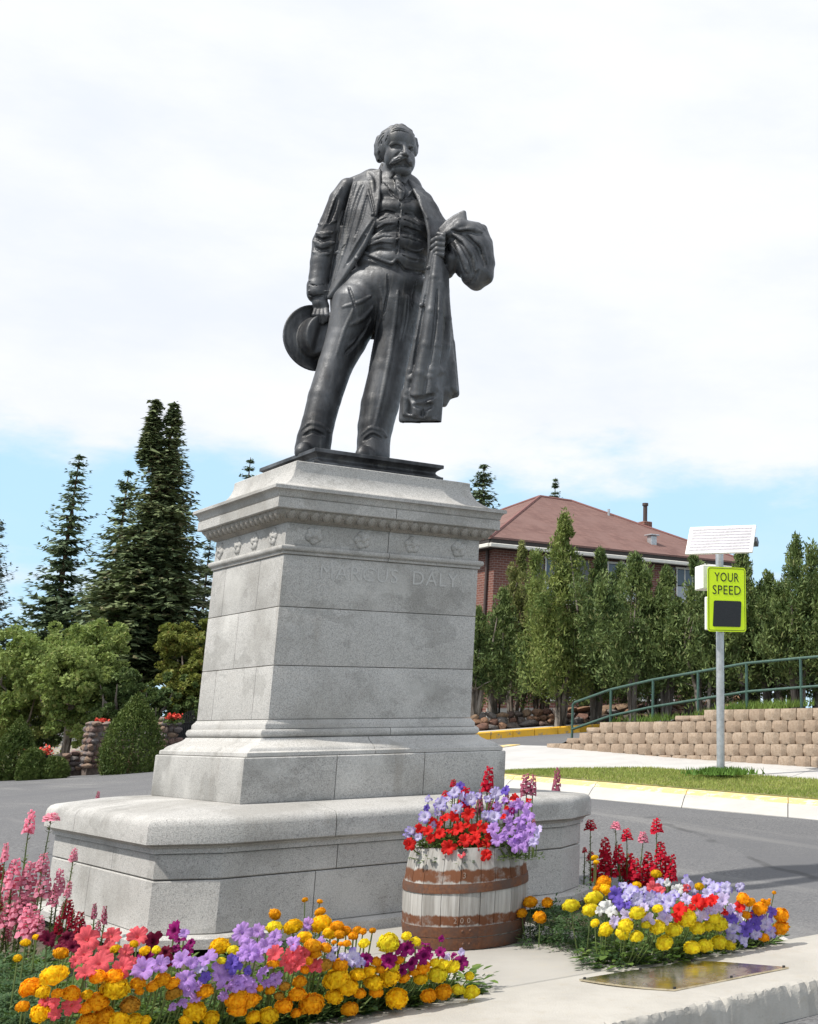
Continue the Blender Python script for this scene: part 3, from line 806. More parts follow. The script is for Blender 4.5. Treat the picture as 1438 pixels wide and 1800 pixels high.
tube_obj('downpipe', [(-.06, .35, EZ - HZ0 - .33), (-.06, .35, .2)], .05, simple('brown_pipe', (.07, .045, .04), .6), house)
# flue, vents
def onroof(px, py):
    s = RH / hw; r = ray(px, py); t = ((EZ - CAM[2]) + s * (CAM[1] - RY0)) / (r[2] - s * r[1]); return CAM + r * t
fl = onroof(1134, 921); flo = fl - np.array([HX, HY, HZ0])
link_mesh('chimney', box_mesh('chimney', flo[0] - .2, flo[0] + .2, flo[1] - .2, flo[1] + .2, flo[2] - .4, flo[2] + .08, .02), M_BRICK, roof)
ch = bpy.data.objects['chimney']
tube_obj('flue_pipe', [(flo[0], flo[1], flo[2] + .08), (flo[0], flo[1], flo[2] + .78)], .085, bpy.data.materials['brown_pipe'], roof)
tube_obj('flue_cap', [(flo[0], flo[1], flo[2] + .70), (flo[0], flo[1], flo[2] + .80)], .12, bpy.data.materials['brown_pipe'], roof)
v1 = onroof(1146, 955) - np.array([HX, HY, HZ0])
link_mesh('roof_vent', box_mesh('roof_vent', v1[0] - .13, v1[0] + .13, v1[1] - .13, v1[1] + .13, v1[2] - .1, v1[2] + .26, .02), M_GALV, roof)
link_mesh('roof_vent_cap', box_mesh('roof_vent_cap', v1[0] - .2, v1[0] + .2, v1[1] - .2, v1[1] + .2, v1[2] + .261, v1[2] + .31, .01), M_GALV, roof)
v2 = onroof(1070, 905) - np.array([HX, HY, HZ0]); tube_obj('vent_pipe', [v2 - np.array([0, 0, .1]), v2 + np.array([0, 0, .22])], .05, M_GALV, roof)
def window(x0, x1, z0, z1, shutters=True, nx=3, nz_=2, front=True):
    w = hb('window', x0, x1, HY - .03, HY + .06, z0, z1, M_DARK)
    for q in ((x0 - .06, x1 + .06, z1, z1 + .07), (x0 - .06, x1 + .06, z0 - .08, z0)): hb('frame', q[0], q[1], HY - .07, HY + .03, q[2], q[3], M_TRIM, w)
    for i in range(nx + 1):
        x = x0 + (x1 - x0) * i / nx; hb('mullion', x - .022, x + .022, HY - .055, HY - .031, z0, z1, M_TRIM, w)
    for i in range(nx):
        for k in range(nz_):
            xa = x0 + (x1 - x0) * i / nx + .03; xb = x0 + (x1 - x0) * (i + 1) / nx - .03
            za = z0 + (z1 - z0) * k / nz_ + .02; zb2 = z0 + (z1 - z0) * (k + 1) / nz_ - .02
            hb('pane', xa, xb, HY - .045, HY - .032, za, zb2, M_CURT if k == 0 else M_GLASS, w)
    hb('lintel_keystone', (x0 + x1) / 2 - .1, (x0 + x1) / 2 + .1, HY - .06, HY + .02, z1 + .075, z1 + .33, M_TRIM, w)
    if shutters:
        for xs in (x0 - .5, x1 + .1): hb('shutter', xs, xs + .40, HY - .06, HY - .002, z0 - .05, z1 + .04, M_SHUT)
window(18.97, 20.2, 4.95, 6.32, True, 3, 2)
window(24.55, 25.65, 5.2, 6.38, True, 3, 2)
window(21.5, 22.7, 5.2, 6.35, True, 3, 2)
window(19.0, 20.2, 1.9, 3.3, False, 3, 2); window(22.8, 24.4, 1.9, 3.3, False, 4, 2); window(25.8, 26.8, 1.9, 3.3, False, 3, 2)
# low light sill course and a paler basement band seen between the trunks
hb('sill_course', HX - .05, X1 + .05, HY - .06, HY - .004, HZ0 + .88, HZ0 + 1.0, M_CONC)

# ------------------------------------------------------------------ trees
def leaves_mesh(name, C, size, aspect=.5, droop=0.0, out=None, two=False):
    """one small leaf (a bent quad -> two triangles) at each centre"""
    n = len(C); C = np.asarray(C)
    a = rng.normal(0, 1, (n, 3));
    if out is not None: a = a * .75 + out * .9
    a[:, 2] -= droop
    a /= np.linalg.norm(a, axis=1)[:, None]
    b = np.cross(a, rng.normal(0, 1, (n, 3))); b /= np.linalg.norm(b, axis=1)[:, None]
    s = (size * rng.uniform(.6, 1.35, n))[:, None]
    V = np.concatenate([C - a * s * .5, C + b * s * aspect * .5, C + a * s * .5, C - b * s * aspect * .5])
    i = np.arange(n)
    return np_mesh(name, V, np.stack([i, i + n, i + 2 * n, i + 3 * n], 1))
def clump_points(centres, radii, per, flat=.8):
    n = len(centres); d = rng.normal(0, 1, (n, per, 3)); d /= np.linalg.norm(d, axis=2)[..., None]
    r = rng.uniform(.35, 1.0, (n, per, 1)) ** .6
    P = centres[:, None, :] + d * r * radii[:, None, None] * np.array([1, 1, flat])
    return P.reshape(-1, 3), d.reshape(-1, 3)
def tree_base(name, loc, label, cat, group=None):
    return empty(name, loc, label, cat, group)

M_JUN = leaf('juniper_foliage', (0.040, 0.075, 0.026), (0.20, 0.255, 0.085), (0.17, 0.16, 0.07), .28, 1.9)
M_JUN_Y = leaf('yellowish_juniper_foliage', (0.085, 0.11, 0.03), (0.24, 0.25, 0.09), (0.24, 0.19, 0.09), .28, 1.9)
def juniper(base, H, W, label, mat, clear=.9, lean=0.0, seed=0, tops=1, taper=1.1):
    """upright shaggy juniper: several crooked stems, crown of upswept sprays"""
    r = np.random.default_rng(seed + 100)
    root = tree_base('juniper_tree', tuple(base), label, 'tree', 'junipers in the row before the brick house')
    bm = bmesh.new(); ns = r.integers(4, 7)
    for s in range(ns):
        a = r.uniform(0, 6.28); d0 = r.uniform(.02, .16); d1 = r.uniform(.25, .6) * W * .5
        pts = [(math.cos(a) * d0, math.sin(a) * d0, -.3), (math.cos(a) * d0 * 1.4 + r.normal(0, .04), math.sin(a) * d0 * 1.4 + r.normal(0, .04), clear * .5),
               (math.cos(a) * d1 * .6 + r.normal(0, .06), math.sin(a) * d1 * .6 + r.normal(0, .06), clear * 1.1), (math.cos(a) * d1 + r.normal(0, .08), math.sin(a) * d1 + r.normal(0, .08), H * .5), (math.cos(a) * d1 * .5, math.sin(a) * d1 * .5, H * .78)]
        q = r.uniform(.035, .07); bm_tube(bm, pts, [q * 1.3, q * 1.1, q * .9, q * .55, .012], 6)
    for s in range(10):      # dead lower twigs
        a = r.uniform(0, 6.28); z0 = r.uniform(.15, clear * 1.3); L = r.uniform(.25, .7)
        bm_tube(bm, [(0.05 * math.cos(a), .05 * math.sin(a), z0), (math.cos(a) * L * .6, math.sin(a) * L * .6, z0 + .12), (math.cos(a) * L, math.sin(a) * L, z0 + r.uniform(.0, .35))], [.016, .011, .004], 4)
    link_mesh('trunk', bm_mesh('trunk', bm, 50), M_BARK, root)
    cs = []; rs = []
    peaks = [(0, 0, H)] + [(r.normal(0, W * .30), r.normal(0, W * .2), H * r.uniform(.55, .93)) for _ in range(tops + 4)]
    n = int(235 * W * H / 8)
    for _ in range(n):
        px_, py_, ph = peaks[r.integers(0, len(peaks))] if r.random() < .72 else peaks[0]
        t = r.random() ** .85; z = clear * .75 + t * (ph - clear * .75)
        prof = (1 - t ** 1.25) ** .95 * taper * (.62 + .38 * min(1, t / .22))
        a = r.uniform(0, 6.28); rad = W * .5 * prof * math.sqrt(r.uniform(.10, 1)) * (.72 + .36 * math.sin(3 * a + seed + z * 1.7)) * (1 if ph == H else .62)
        cs.append((px_ * (.35 + .65 * t) + math.cos(a) * rad, py_ + math.sin(a) * rad, z)); rs.append(W * r.uniform(.06, .165) * (1.15 - .6 * t))
    cs = np.array(cs); rs = np.array(rs)
    P, d = clump_points(cs, rs, 80, 1.55)
    up = d * .55 + np.array([0, 0, 1.0])
    link_mesh('crown', leaves_mesh('crown', P, .115, .30, 0, up), mat, root)
    return root
JUN = [  # px, base py, depth, top py, width px, material, label
 (846, 1250, 29.5, 1070, 70, 0, 'dark low juniper pressing against the pedestal side of the row', 1.1),
 (888, 1252, 30.3, 1040, 84, 0, 'second dark juniper of the row with a rounded top beside the brick corner', 1.0),
 (917, 1250, 32.5, 946, 62, 1, 'thin yellowish juniper in front of the brick house corner', 1.2),
 (992, 1254, 29.2, 896, 108, 2, 'tallest pointed olive juniper reaching up to the roof eave', 1.0),
 (1056, 1252, 29.8, 964, 100, 0, 'dark juniper just right of the tallest pointed one', .9),
 (1118, 1250, 28.6, 978, 112, 0, 'broad dark juniper with bare forked trunk near the middle of the row', 1.25),
 (1174, 1248, 28.8, 1000, 92, 0, 'juniper below the upper right window of the house', 1.2),
 (1238, 1246, 28.0, 1000, 104, 0, 'juniper directly behind the white battery box of the speed sign', 1.2),
 (1306, 1244, 27.6, 962, 104, 0, 'juniper rising just right of the solar panel', 1.2),
 (1352, 1240, 28.3, 1010, 90, 0, 'lower juniper in the gap right of the speed sign', 1.25),
 (1402, 1238, 27.0, 938, 112, 0, 'tall pointed juniper near the right edge of the photo', 1.25),
 (1462, 1236, 26.6, 950, 120, 0, 'juniper cut by the right edge of the photo', 1.25),
 (1535, 1235, 26.4, 960, 120, 0, 'juniper beyond the right edge of the row', 1.2)]
M_JUN_O = leaf('olive_juniper_foliage', (0.06, 0.10, 0.026), (0.25, 0.29, 0.08), (0.21, 0.19, 0.08), .28, 1.9)
for k, (px, py, dd, ty, wpx, m_, lab, cl) in enumerate(JUN):
    px -= (1299 - px) * .03; B = at_d(px, py, dd); H = (py - ty) * dd / FPX * .975; W = wpx * dd / FPX * 1.5; cl = cl * .8
    juniper(B, H, W, lab, (M_JUN, M_JUN_Y, M_JUN_O)[m_], cl, 0, k, 1 + k % 2)
REAR = [(948, 1246, 32.5, 1090, 90, 'shaded rear juniper between the yellowish and the tallest juniper'), (1034, 1245, 32.4, 1060, 110, 'shaded rear juniper right of the tallest one'), (1092, 1243, 32.0, 1070, 110, 'shaded rear juniper left of the broad forked one'), (1150, 1241, 31.6, 1075, 110, 'shaded rear juniper under the roof vent'),
        (1210, 1240, 31.0, 1080, 110, 'shaded rear juniper left of the speed sign'), (1270, 1238, 30.6, 1050, 110, 'shaded rear juniper hidden behind the speed sign pole'), (1330, 1236, 30.4, 1040, 110, 'shaded rear juniper right of the solar panel'), (1380, 1235, 30.0, 1040, 110, 'shaded rear juniper left of the tall right one'), (1436, 1234, 29.6, 1020, 120, 'shaded rear juniper at the right edge of the photo'), (866, 1246, 33, 1085, 90, 'shaded rear juniper next to the pedestal edge')]
for k, (px, py, dd, ty, wpx, lab) in enumerate(REAR):
    juniper(at_d(px, py, dd), (py - ty) * dd / FPX, wpx * dd / FPX * 1.5, lab, M_JUN, .45, 0, 40 + k, 1)

M_SPR = leaf('spruce_needles', (0.045, 0.075, 0.034), (0.19, 0.225, 0.105), (0.13, 0.095, 0.055), .08, .5)
M_SPR_B = leaf('blue_spruce_needles', (0.045, 0.075, 0.058), (0.15, 0.19, 0.15), (0.12, 0.11, 0.08), .08, .5)
M_SPR_D = leaf('dark_spruce_needles', (0.042, 0.074, 0.044), (0.165, 0.215, 0.115), None, .08, .5)
def spruce(base, H, R, label, mat, clear=.12, seed=0, droop=.25, tiers=34, lead=1, dens=1.0, shape=1.0, gap=.0, upturn=.25, bs=.16, sparse_at=None, group='spruces on the skyline'):
    r = np.random.default_rng(seed + 500)
    root = tree_base('spruce_tree', tuple(base), label, 'tree', group)
    bm = bmesh.new(); bm_tube(bm, [(0, 0, -.4), (0.02, 0, H * .3), (0, .02, H * .7), (0, 0, H * .985)], [H * .016, H * .012, H * .006, .015], 8)
    lx = []
    if lead > 1:
        bm_tube(bm, [(0, 0, H * .55), (-.10 * R, .1, H * .75), (-.62 * R * .34, .15, H * .998)], [H * .006, H * .005, .012], 6)
        lx.append((-.62 * R * .34, .15, H * .80, H * 1.01))
    tw = []; td = []
    def tier_set(ox, oy, z0, z1, R_, n_t):
        for k in range(n_t):
            t = (k + r.uniform(-.3, .3)) / n_t; z = z0 + (z1 - z0) * max(0, min(1, t))
            f = (z - z0) / (z1 - z0)
            rr = R_ * ((1 - f) ** shape * .96 + .015) * min(1, (1 - f) / .07 + .25) * (.45 + .55 * min(1, f / .08))
            nb = max(5, int((7 + 8 * (1 - f)) * dens))
            a0 = r.uniform(0, 6.28)
            for b in range(nb):
                a = a0 + 6.283 * b / nb + r.normal(0, .22); L = rr * r.uniform(.62, 1.12)
                if r.random() < gap: continue
                if sparse_at and r.random() < sparse_at(f): L *= .45
                xx = ox * max(0, min(1, (z - H * .5) / (H * .35))); yy = oy
                sl = droop * (1 - f * .9)
                steps = max(3, int(L / (bs * .55)))
                for s in range(steps):
                    u = (s + .6) / steps
                    x = L * u; dz = -sl * x + upturn * L * u * u * u * .8
                    c = np.array([xx + math.cos(a) * x, yy + math.sin(a) * x, z + dz])
                    wid = bs * (1.25 - .75 * u) * (1 + min(1.2, L * .3)) * (1 - .45 * f)
                    for q in range(4):
                        side = r.normal(0, .7)
                        dirr = np.array([math.cos(a + side * 1.2), math.sin(a + side * 1.2), -.30 + r.normal(0, .22) + .15 * u])
                        tw.append(c + np.array([-math.sin(a), math.cos(a), 0]) * side * wid * .55 + np.array([0, 0, r.normal(0, .04)])); td.append(dirr * wid)
                if L > .5: bm_tube(bm, [(xx + 0, yy, z), (xx + math.cos(a) * L * .5, yy + math.sin(a) * L * .5, z - sl * L * .5), (xx + math.cos(a) * L * .92, yy + math.sin(a) * L * .92, z - sl * L * .92 + upturn * L * .5)], [.02, .014, .004], 3, False)
    tier_set(0, 0, H * clear, H, R, tiers)
    for ox, oy, z0, z1 in lx: tier_set(ox, oy, z0, z1, R * .17, int(tiers * .24))
    link_mesh('trunk', bm_mesh('trunk', bm, 50), M_BARK_R, root)
    C = np.array(tw); D_ = np.array(td); n = len(C)
    side = np.cross(D_, rng.normal(0, 1, (n, 3)) * .35 + np.array([0, 0, 1.0])); side /= np.linalg.norm(side, axis=1)[:, None] + 1e-9
    L = np.linalg.norm(D_, axis=1)[:, None]
    V = np.concatenate([C - D_ * .35, C + side * L * .27 - np.array([0, 0, 1]) * L * .08, C + D_ * .9, C - side * L * .27 - np.array([0, 0, 1]) * L * .08]); i = np.arange(n)
    link_mesh('crown', np_mesh('crown', V, np.stack([i, i + n, i + 2 * n, i + 3 * n], 1)), mat, root)
    return root
def spr(px, by, d, ty, wpx, **k):
    B = at_d(px, by, d); return spruce(B, (by - ty) * d / FPX * 1.0, wpx * d / FPX / 2 * 1.12, **k)
spr(234, 1300, 38, 684, 258, label='tall dark spruce with twin leaders, bare trunk foot over the stone wall', mat=M_SPR, clear=.17, seed=1, droop=.16, tiers=54, lead=2, dens=1.4, shape=.84, upturn=.05, bs=.30)
spr(68, 1300, 42, 782, 178, label='slim green spruce left of the tallest twin-topped spruce', mat=M_SPR_D, clear=.2, seed=2, droop=.30, tiers=30, dens=.95, shape=.66, gap=.16, upturn=.45, bs=.28, sparse_at=lambda f: .45 if f > .35 else .1)
spr(164, 1300, 41, 812, 172, label='bluish spruce half hidden behind the twin-topped spruce', mat=M_SPR_D, clear=.2, seed=3, droop=.28, tiers=26, dens=.95, shape=.68, gap=.16, upturn=.4, bs=.30)
spr(-66, 1320, 36, 905, 190, label='blue spruce cut by the left edge of the photo', mat=M_SPR_B, clear=.1, seed=4, droop=.2, tiers=28, dens=.9, shape=.8, gap=.12, upturn=.5, bs=.2)
spr(390, 1290, 50, 788, 180, label='dark spruce peeking over the left end of the pedestal cornice', mat=M_SPR_D, clear=.1, seed=5, droop=.25, tiers=30, dens=1.0, shape=.8, upturn=.3, bs=.24)
spr(332, 1290, 47, 935, 120, label='blue-green spruce behind the left edge of the pedestal shaft', mat=M_SPR_B, clear=.1, seed=6, droop=.3, tiers=22, dens=.9, gap=.1, upturn=.4, bs=.30)
spr(830, 1240, 55, 804, 225, label='spruce behind the left end of the brick house roof', mat=M_SPR_D, clear=.1, seed=7, droop=.15, tiers=34, dens=1.1, shape=.75, upturn=.55, bs=.36, gap=.05)
spr(964, 1230, 75, 829, 105, label='small far spruce top above the roof ridge', mat=M_SPR_D, clear=.3, seed=8, droop=.2, tiers=34, dens=1.1, shape=.8, upturn=.4, bs=.26)

M_DEC = leaf('light_green_leaves', (0.12, 0.18, 0.045), (0.29, 0.35, 0.11), (0.30, 0.29, 0.11), .32, .8)
M_DEC_Y = leaf('yellow_green_leaves', (0.105, 0.135, 0.026), (0.25, 0.255, 0.06), (0.30, 0.20, 0.05), .34, .8)
M_DEC_D = leaf('deep_green_leaves', (0.05, 0.085, 0.028), (0.14, 0.19, 0.06), (0.12, 0.13, 0.05), .25, .9)
def broadleaf(px, by, d, ty, wpx, label, mat, clear=.2, seed=0, nclump=90, leafs=90, size=.105, name='broadleaf_tree', group='leafy trees behind the stone wall'):
    r = np.random.default_rng(seed + 900); B = at_d(px, by, d); H = (by - ty) * d / FPX; W = wpx * d / FPX
    root = tree_base(name, tuple(B), label, 'tree', group)
    bm = bmesh.new()
    bm_tube(bm, [(0, 0, -.3), (.03, .02, H * clear), (0, .05, H * .5)], [W * .03 + .04, W * .025 + .03, .04], 7)
    for s in range(9):
        a = r.uniform(0, 6.28); z0 = H * r.uniform(clear * .8, .5); q = r.uniform(.5, .85)
        bm_tube(bm, [(0, 0, z0), (math.cos(a) * W * .2, math.sin(a) * W * .2, z0 + H * .13), (math.cos(a) * W * .4 * q, math.sin(a) * W * .4 * q, z0 + H * .3)], [.05, .03, .008], 5)
    link_mesh('trunk', bm_mesh('trunk', bm, 50), M_BARK, root)
    cs = []; rs = []
    lob = [(r.normal(0, .2) * W, r.normal(0, .16) * W, H * r.uniform(.3, .86), W * r.uniform(.17, .30)) for _ in range(11)] + [(0, 0, H * .58, W * .36), (.1 * W, -.1 * W, H * .3, W * .3)]
    for _ in range(int(nclump * 1.7)):
        lx, ly, lz, lr = lob[r.integers(0, len(lob))]
        v = r.normal(0, 1, 3); v /= np.linalg.norm(v); q = r.uniform(.45, 1.05) ** .7
        z = lz + v[2] * lr * .85 * q
        if z > H or z < H * .08: continue
        cs.append((lx + v[0] * lr * q, ly + v[1] * lr * q, z)); rs.append(W * r.uniform(.03, .075))
    P, dd = clump_points(np.array(cs), np.array(rs), leafs, .75)
    link_mesh('crown', leaves_mesh('crown', P, size, .62, .15, dd), mat, root)
    return root
broadleaf(112, 1335, 34, 1095, 230, 'light green rounded tree in front of the slim spruce', M_DEC, .2, 1, 230, 110)
broadleaf(20, 1340, 35, 1100, 190, 'green leafy tree at the left edge behind clipped bushes', M_DEC, .2, 2, 170, 105)
broadleaf(196, 1330, 33.2, 1170, 130, 'dark green leafy bush-tree between pillar and twin spruce', M_DEC_D, .12, 3, 80, 90)
broadleaf(320, 1320, 34.5, 1085, 165, 'yellow-green tree beside the left face of the pedestal', M_DEC_Y, .2, 4, 170, 105)
broadleaf(372, 1305, 36, 1075, 110, 'green tree with autumn tinge hugging the pedestal shaft', M_DEC_Y, .2, 5, 130, 100)
broadleaf(268, 1318, 33, 1190, 110, 'dark leafy tree under the yellow-green crown', M_DEC_D, .1, 6, 70, 90)
broadleaf(60, 1335, 37.5, 1150, 220, 'shaded tree mass behind the light green rounded tree', M_DEC_D, .1, 7, 110, 90)

# ------------------------------------------------------------------ the left side of the street
lc = [(-4, 24.0), (0.6, 25.9), (4.38, 27.0), (6.67, 28.2), (9.34, 30.6), (12.5, 34.5), (15, 39)]
left_kerb = empty('left_kerb', (0, 0, 0)); tag(left_kerb, kind='structure')
for i, (a, b) in enumerate(zip(lc[:-1], lc[1:])):
    a = np.array(a); b = np.array(b); dn = np.array([-(b - a)[1], (b - a)[0]]); dn /= np.hypot(*dn)
    if dn @ np.array([-.5, .85]) < 0: dn = -dn
    for u0, u1 in ((0, .5), (.5, 1)):
        p = a + (b - a) * u0; q = a + (b - a) * (u1 - .003)
        bm = bmesh.new()
        bm_loft(bm, [[(x[0] + dn[0] * o, x[1] + dn[1] * o, gz(*x) + z) for o, z in ((0, -.2), (.0, .10), (.05, .13), (.3, .135), (.3, -.2))] for x in (p, q)])
        link_mesh('kerb_segment', bm_mesh('kerb_segment', bm, 40), M_YFADE if i in (3,) else M_KERB, left_kerb)
out_ = [(x - .15, y + .28) for x, y in lc]
raised('roadside_gravel', out_ + [(14, 41), (6, 40), (-6, 38), (-7, 25)], M_GRAVEL, .12, 1.0)

M_WSTONE = rock_mat('wall_stone', [(0.21, 0.135, 0.115), (0.27, 0.20, 0.17), (0.16, 0.135, 0.13), (0.24, 0.16, 0.12), (0.30, 0.21, 0.15), (0.19, 0.17, 0.165)])
M_MORT = simple('dark_mortar', (0.14, 0.11, 0.095), .95, 0, .25, 20, .5, 30)
def stone_pier(px0, px1, d, by, ty, label, taper=.82):
    c = at_d((px0 + px1) / 2, by, d); W = (px1 - px0) * d / FPX; H = (by - ty) * d / FPX
    root = empty('stone_pillar', tuple(c), label, 'pillar', 'stone gate pillars')
    link_mesh('core', box_mesh('core', -W * .40, W * .40, -W * .40, W * .40, -.3, H * .97), M_MORT, root)
    k = 0; z = .02
    while z < H - .03:
        h = random.uniform(.12, .19); f = 1 - (1 - taper) * z / H
        for side in range(4):
            s = -W / 2 * f
            while s < W / 2 * f - .05:
                w = random.uniform(.13, .26)
                o = link_mesh('stone', ROCKS[k % 8], M_WSTONE, root); k += 1
                p = (s + w / 2, -W * .42 * f); a = side * math.pi / 2
                o.location = (p[0] * math.cos(a) - p[1] * math.sin(a), p[0] * math.sin(a) + p[1] * math.cos(a), z + h / 2)
                o.scale = (w * 1.05, .2, h * 1.45); o.rotation_euler = (0, random.uniform(-.2, .2), a)
                s += w * .92
        z += h * .92
    return root, H
p1, h1 = stone_pier(143, 190, 31, 1352, 1276, 'tapered reddish stone pillar left of the cone-shaped bush', .78)
p2, h2 = stone_pier(274, 301, 32.2, 1345, 1268, 'stone pillar beside the black iron gate', .9)
# low curved stone wall
sw = empty('stone_wall', tuple(at_d(128, 1355, 30.8)), 'low rough stone wall running left from the tapered pillar', 'wall')
so = np.array(sw.location); k = 0
A0, A1 = at_d(104, 1362, 30.6) - so, at_d(152, 1352, 31.0) - so
link_mesh('core', strip_mesh('core', [A0 + np.array([0, .1, .42]), A1 + np.array([0, .1, .45])], [A0 + np.array([.1, .4, .42]), A1 + np.array([.1, .4, .45])], .8), M_MORT, sw)
for row in range(4):
    s = 0.0; Ln = np.linalg.norm(A1 - A0)
    while s < Ln:
        w = random.uniform(.14, .26); o = link_mesh('stone', ROCKS[k % 8], M_WSTONE, sw); k += 1
        P = A0 + (A1 - A0) * min(1, (s + w / 2) / Ln); o.location = P + np.array([.0, .08, .06 + row * .125]); o.scale = (w * 1.1, .24, .19); o.rotation_euler = (0, random.uniform(-.2, .2), math.atan2(A1[1] - A0[1], A1[0] - A0[0])); s += w * .9
A2, A3_ = at_d(186, 1350, 31.4), at_d(276, 1342, 32.0)
sw2 = empty('stone_wall', tuple(A2), 'stone wall between the two pillars, mostly behind the cone bush', 'wall')
link_mesh('core', strip_mesh('core', [np.array([0, .1, .75]), A3_ - A2 + np.array([0, .1, .8])], [np.array([.1, .4, .75]), A3_ - A2 + np.array([.1, .4, .8])], 1.2), M_MORT, sw2)
for row in range(6):
    s = 0.0; Ln = np.linalg.norm(A3_ - A2)
    while s < Ln:
        w = random.uniform(.16, .28); o = link_mesh('stone', ROCKS[k % 8], M_WSTONE, sw2); k += 1
        P = (A3_ - A2) * min(1, (s + w / 2) / Ln); o.location = P + np.array([.0, .08, .06 + row * .135]); o.scale = (w * 1.1, .24, .2); o.rotation_euler = (0, random.uniform(-.2, .2), math.atan2((A3_ - A2)[1], (A3_ - A2)[0])); s += w * .9
# black iron gate
M_IRON = simple('black_iron', (0.018, 0.018, 0.02), .5, .3)
G0 = at_d(303, 1340, 32.4); G1 = at_d(352, 1336, 33.4)
gate = empty('iron_gate', tuple(G0), 'black wrought iron gate between pillar and pedestal', 'gate')
L_g = G1 - G0
for k in range(15):
    p = L_g * k / 14; h = .98 + .22 * math.sin(math.pi * k / 14)
    tube_obj('bar', [p + np.array([0, 0, .05]), p + np.array([0, 0, h + .1])], .016, M_IRON, gate, 5)
for z in (.12, .6, .98): tube_obj('crossbar', [np.array([0, 0, z]), L_g + np.array([0, 0, z])], .02, M_IRON, gate, 5)
# sheet behind the bars
link_mesh('back_plate', strip_mesh('back_plate', [np.array([.0, .05, .95]), L_g + np.array([0, .05, .95])], [np.array([.01, .07, .95]), L_g + np.array([.01, .07, .95])], .88), simple('dark_sheet', (.03, .03, .034), .6), gate)
# clipped bushes
M_BUSH = leaf('clipped_cypress', (0.030, 0.055, 0.012), (0.105, 0.145, 0.032), (0.16, 0.17, 0.05), .15, 1.5)
def bush(px, by, d, ty, wpx, label, seed, pointed=1.0, name='cone_bush'):
    r = np.random.default_rng(seed + 40); B = at_d(px, by, d); H = (by - ty) * d / FPX; W = wpx * d / FPX
    root = tree_base(name, tuple(B), label, 'bush', 'clipped conifer bushes by the road')
    n = 15000; t = r.random(n) ** 1.1; a = r.uniform(0, 6.28, n)
    prof = np.where(t < .3, .80 + .20 * np.sin(t / .3 * np.pi / 2), np.maximum(0, 1 - ((t - .3) / .7) ** 1.55) ** (.8 * pointed + .1))
    lump = 1 + .06 * np.sin(5 * a + 9 * t) + .05 * np.sin(11 * a - 14 * t) + r.normal(0, .03, n)
    q = np.sqrt(r.uniform(.55, 1.03, n)); rad = W / 2 * prof * lump * q
    C = np.stack([np.cos(a) * rad, np.sin(a) * rad, t * H + r.normal(0, .03, n)], 1)
    up = np.stack([np.cos(a) * .5, np.sin(a) * .5, np.ones(n) * .9], 1)
    bm = bmesh.new(); bm_tube(bm, [(0, 0, -.3), (0, 0, H * .6)], [.06, .02], 6); link_mesh('trunk', bm_mesh('trunk', bm), M_BARK_R, root)
    link_mesh('crown', leaves_mesh('crown', C, .075, .35, 0, up), M_BUSH, root)
bush(226, 1361, 29.5, 1226, 104, 'big clipped cone-shaped bush in front of the stone wall', 1)
bush(20, 1372, 29.2, 1268, 74, 'clipped cone bush at the left edge by the road', 2)
bush(52, 1371, 28.6, 1322, 46, 'small rounded bush beside the left edge cone bush', 3, .35, 'round_bush')
bush(93, 1368, 28.8, 1336, 46, 'small low bush left of the low stone wall', 4, .3, 'round_bush')

# red geraniums on the wall and in a dark pot, pale house far behind
M_GER = simple('red_geranium', (0.62, 0.06, 0.035), .7, 0, .3, 30)
def gera(P, r_, label, pot=False):
    root = empty('geranium', tuple(P), label, 'flowers', None)
    if pot: link_mesh('pot', (lambda b: bm_mesh('pot', bm_tube(b, [(0, 0, -.55), (0, 0, -.03)], [.16, .24], 14), 50))(bmesh.new()), M_IRON, root)
    n = 240; C = rng.normal(0, 1, (n, 3)) * np.array([r_, r_, r_ * .35])
    link_mesh('blooms', leaves_mesh('blooms', C + np.array([0, 0, .06]), .07, .8), M_GER, root)['kind'] = 'stuff'
    link_mesh('leaves', leaves_mesh('leaves', rng.normal(0, 1, (160, 3)) * np.array([r_, r_, r_ * .4]) - np.array([0, 0, .04]), .09, .8), M_DEC_D, root)
gera(at_d(70, 1326, 30.4), .14, 'red geraniums in a dark pot left of the low stone wall', True)
gera(np.array(p1.location) + np.array([0, 0, h1 + .02]), .06, 'red flowers on top of the tapered stone pillar')
gera(at_d(306, 1264, 32.0), .09, 'red flowers beside the top of the iron gate')
HB = at_d(58, 1330, 58)
wh = empty('white_house', tuple(HB), 'pale house glimpsed far off between the tree trunks', 'house')
link_mesh('wall', box_mesh('wall', -3.5, 3.5, 0, 6, -2, 2.3), M_WHITE, wh)
bm = bmesh.new(); bm_loft(bm, [[(-3.9, -.4, 2.3), (3.9, -.4, 2.3), (3.9, 3, 4.2), (-3.9, 3, 4.2)], [(-3.9, -.4, 2.42), (3.9, -.4, 2.42), (3.9, 3.05, 4.35), (-3.9, 3.05, 4.35)]])
link_mesh('roof', bm_mesh('roof', bm), M_SHING, wh)
for x in (-1.6, .2, 1.8): link_mesh('window', box_mesh('window', x, x + .8, -.05, -.005, .4, 1.7), M_GLASS, wh)
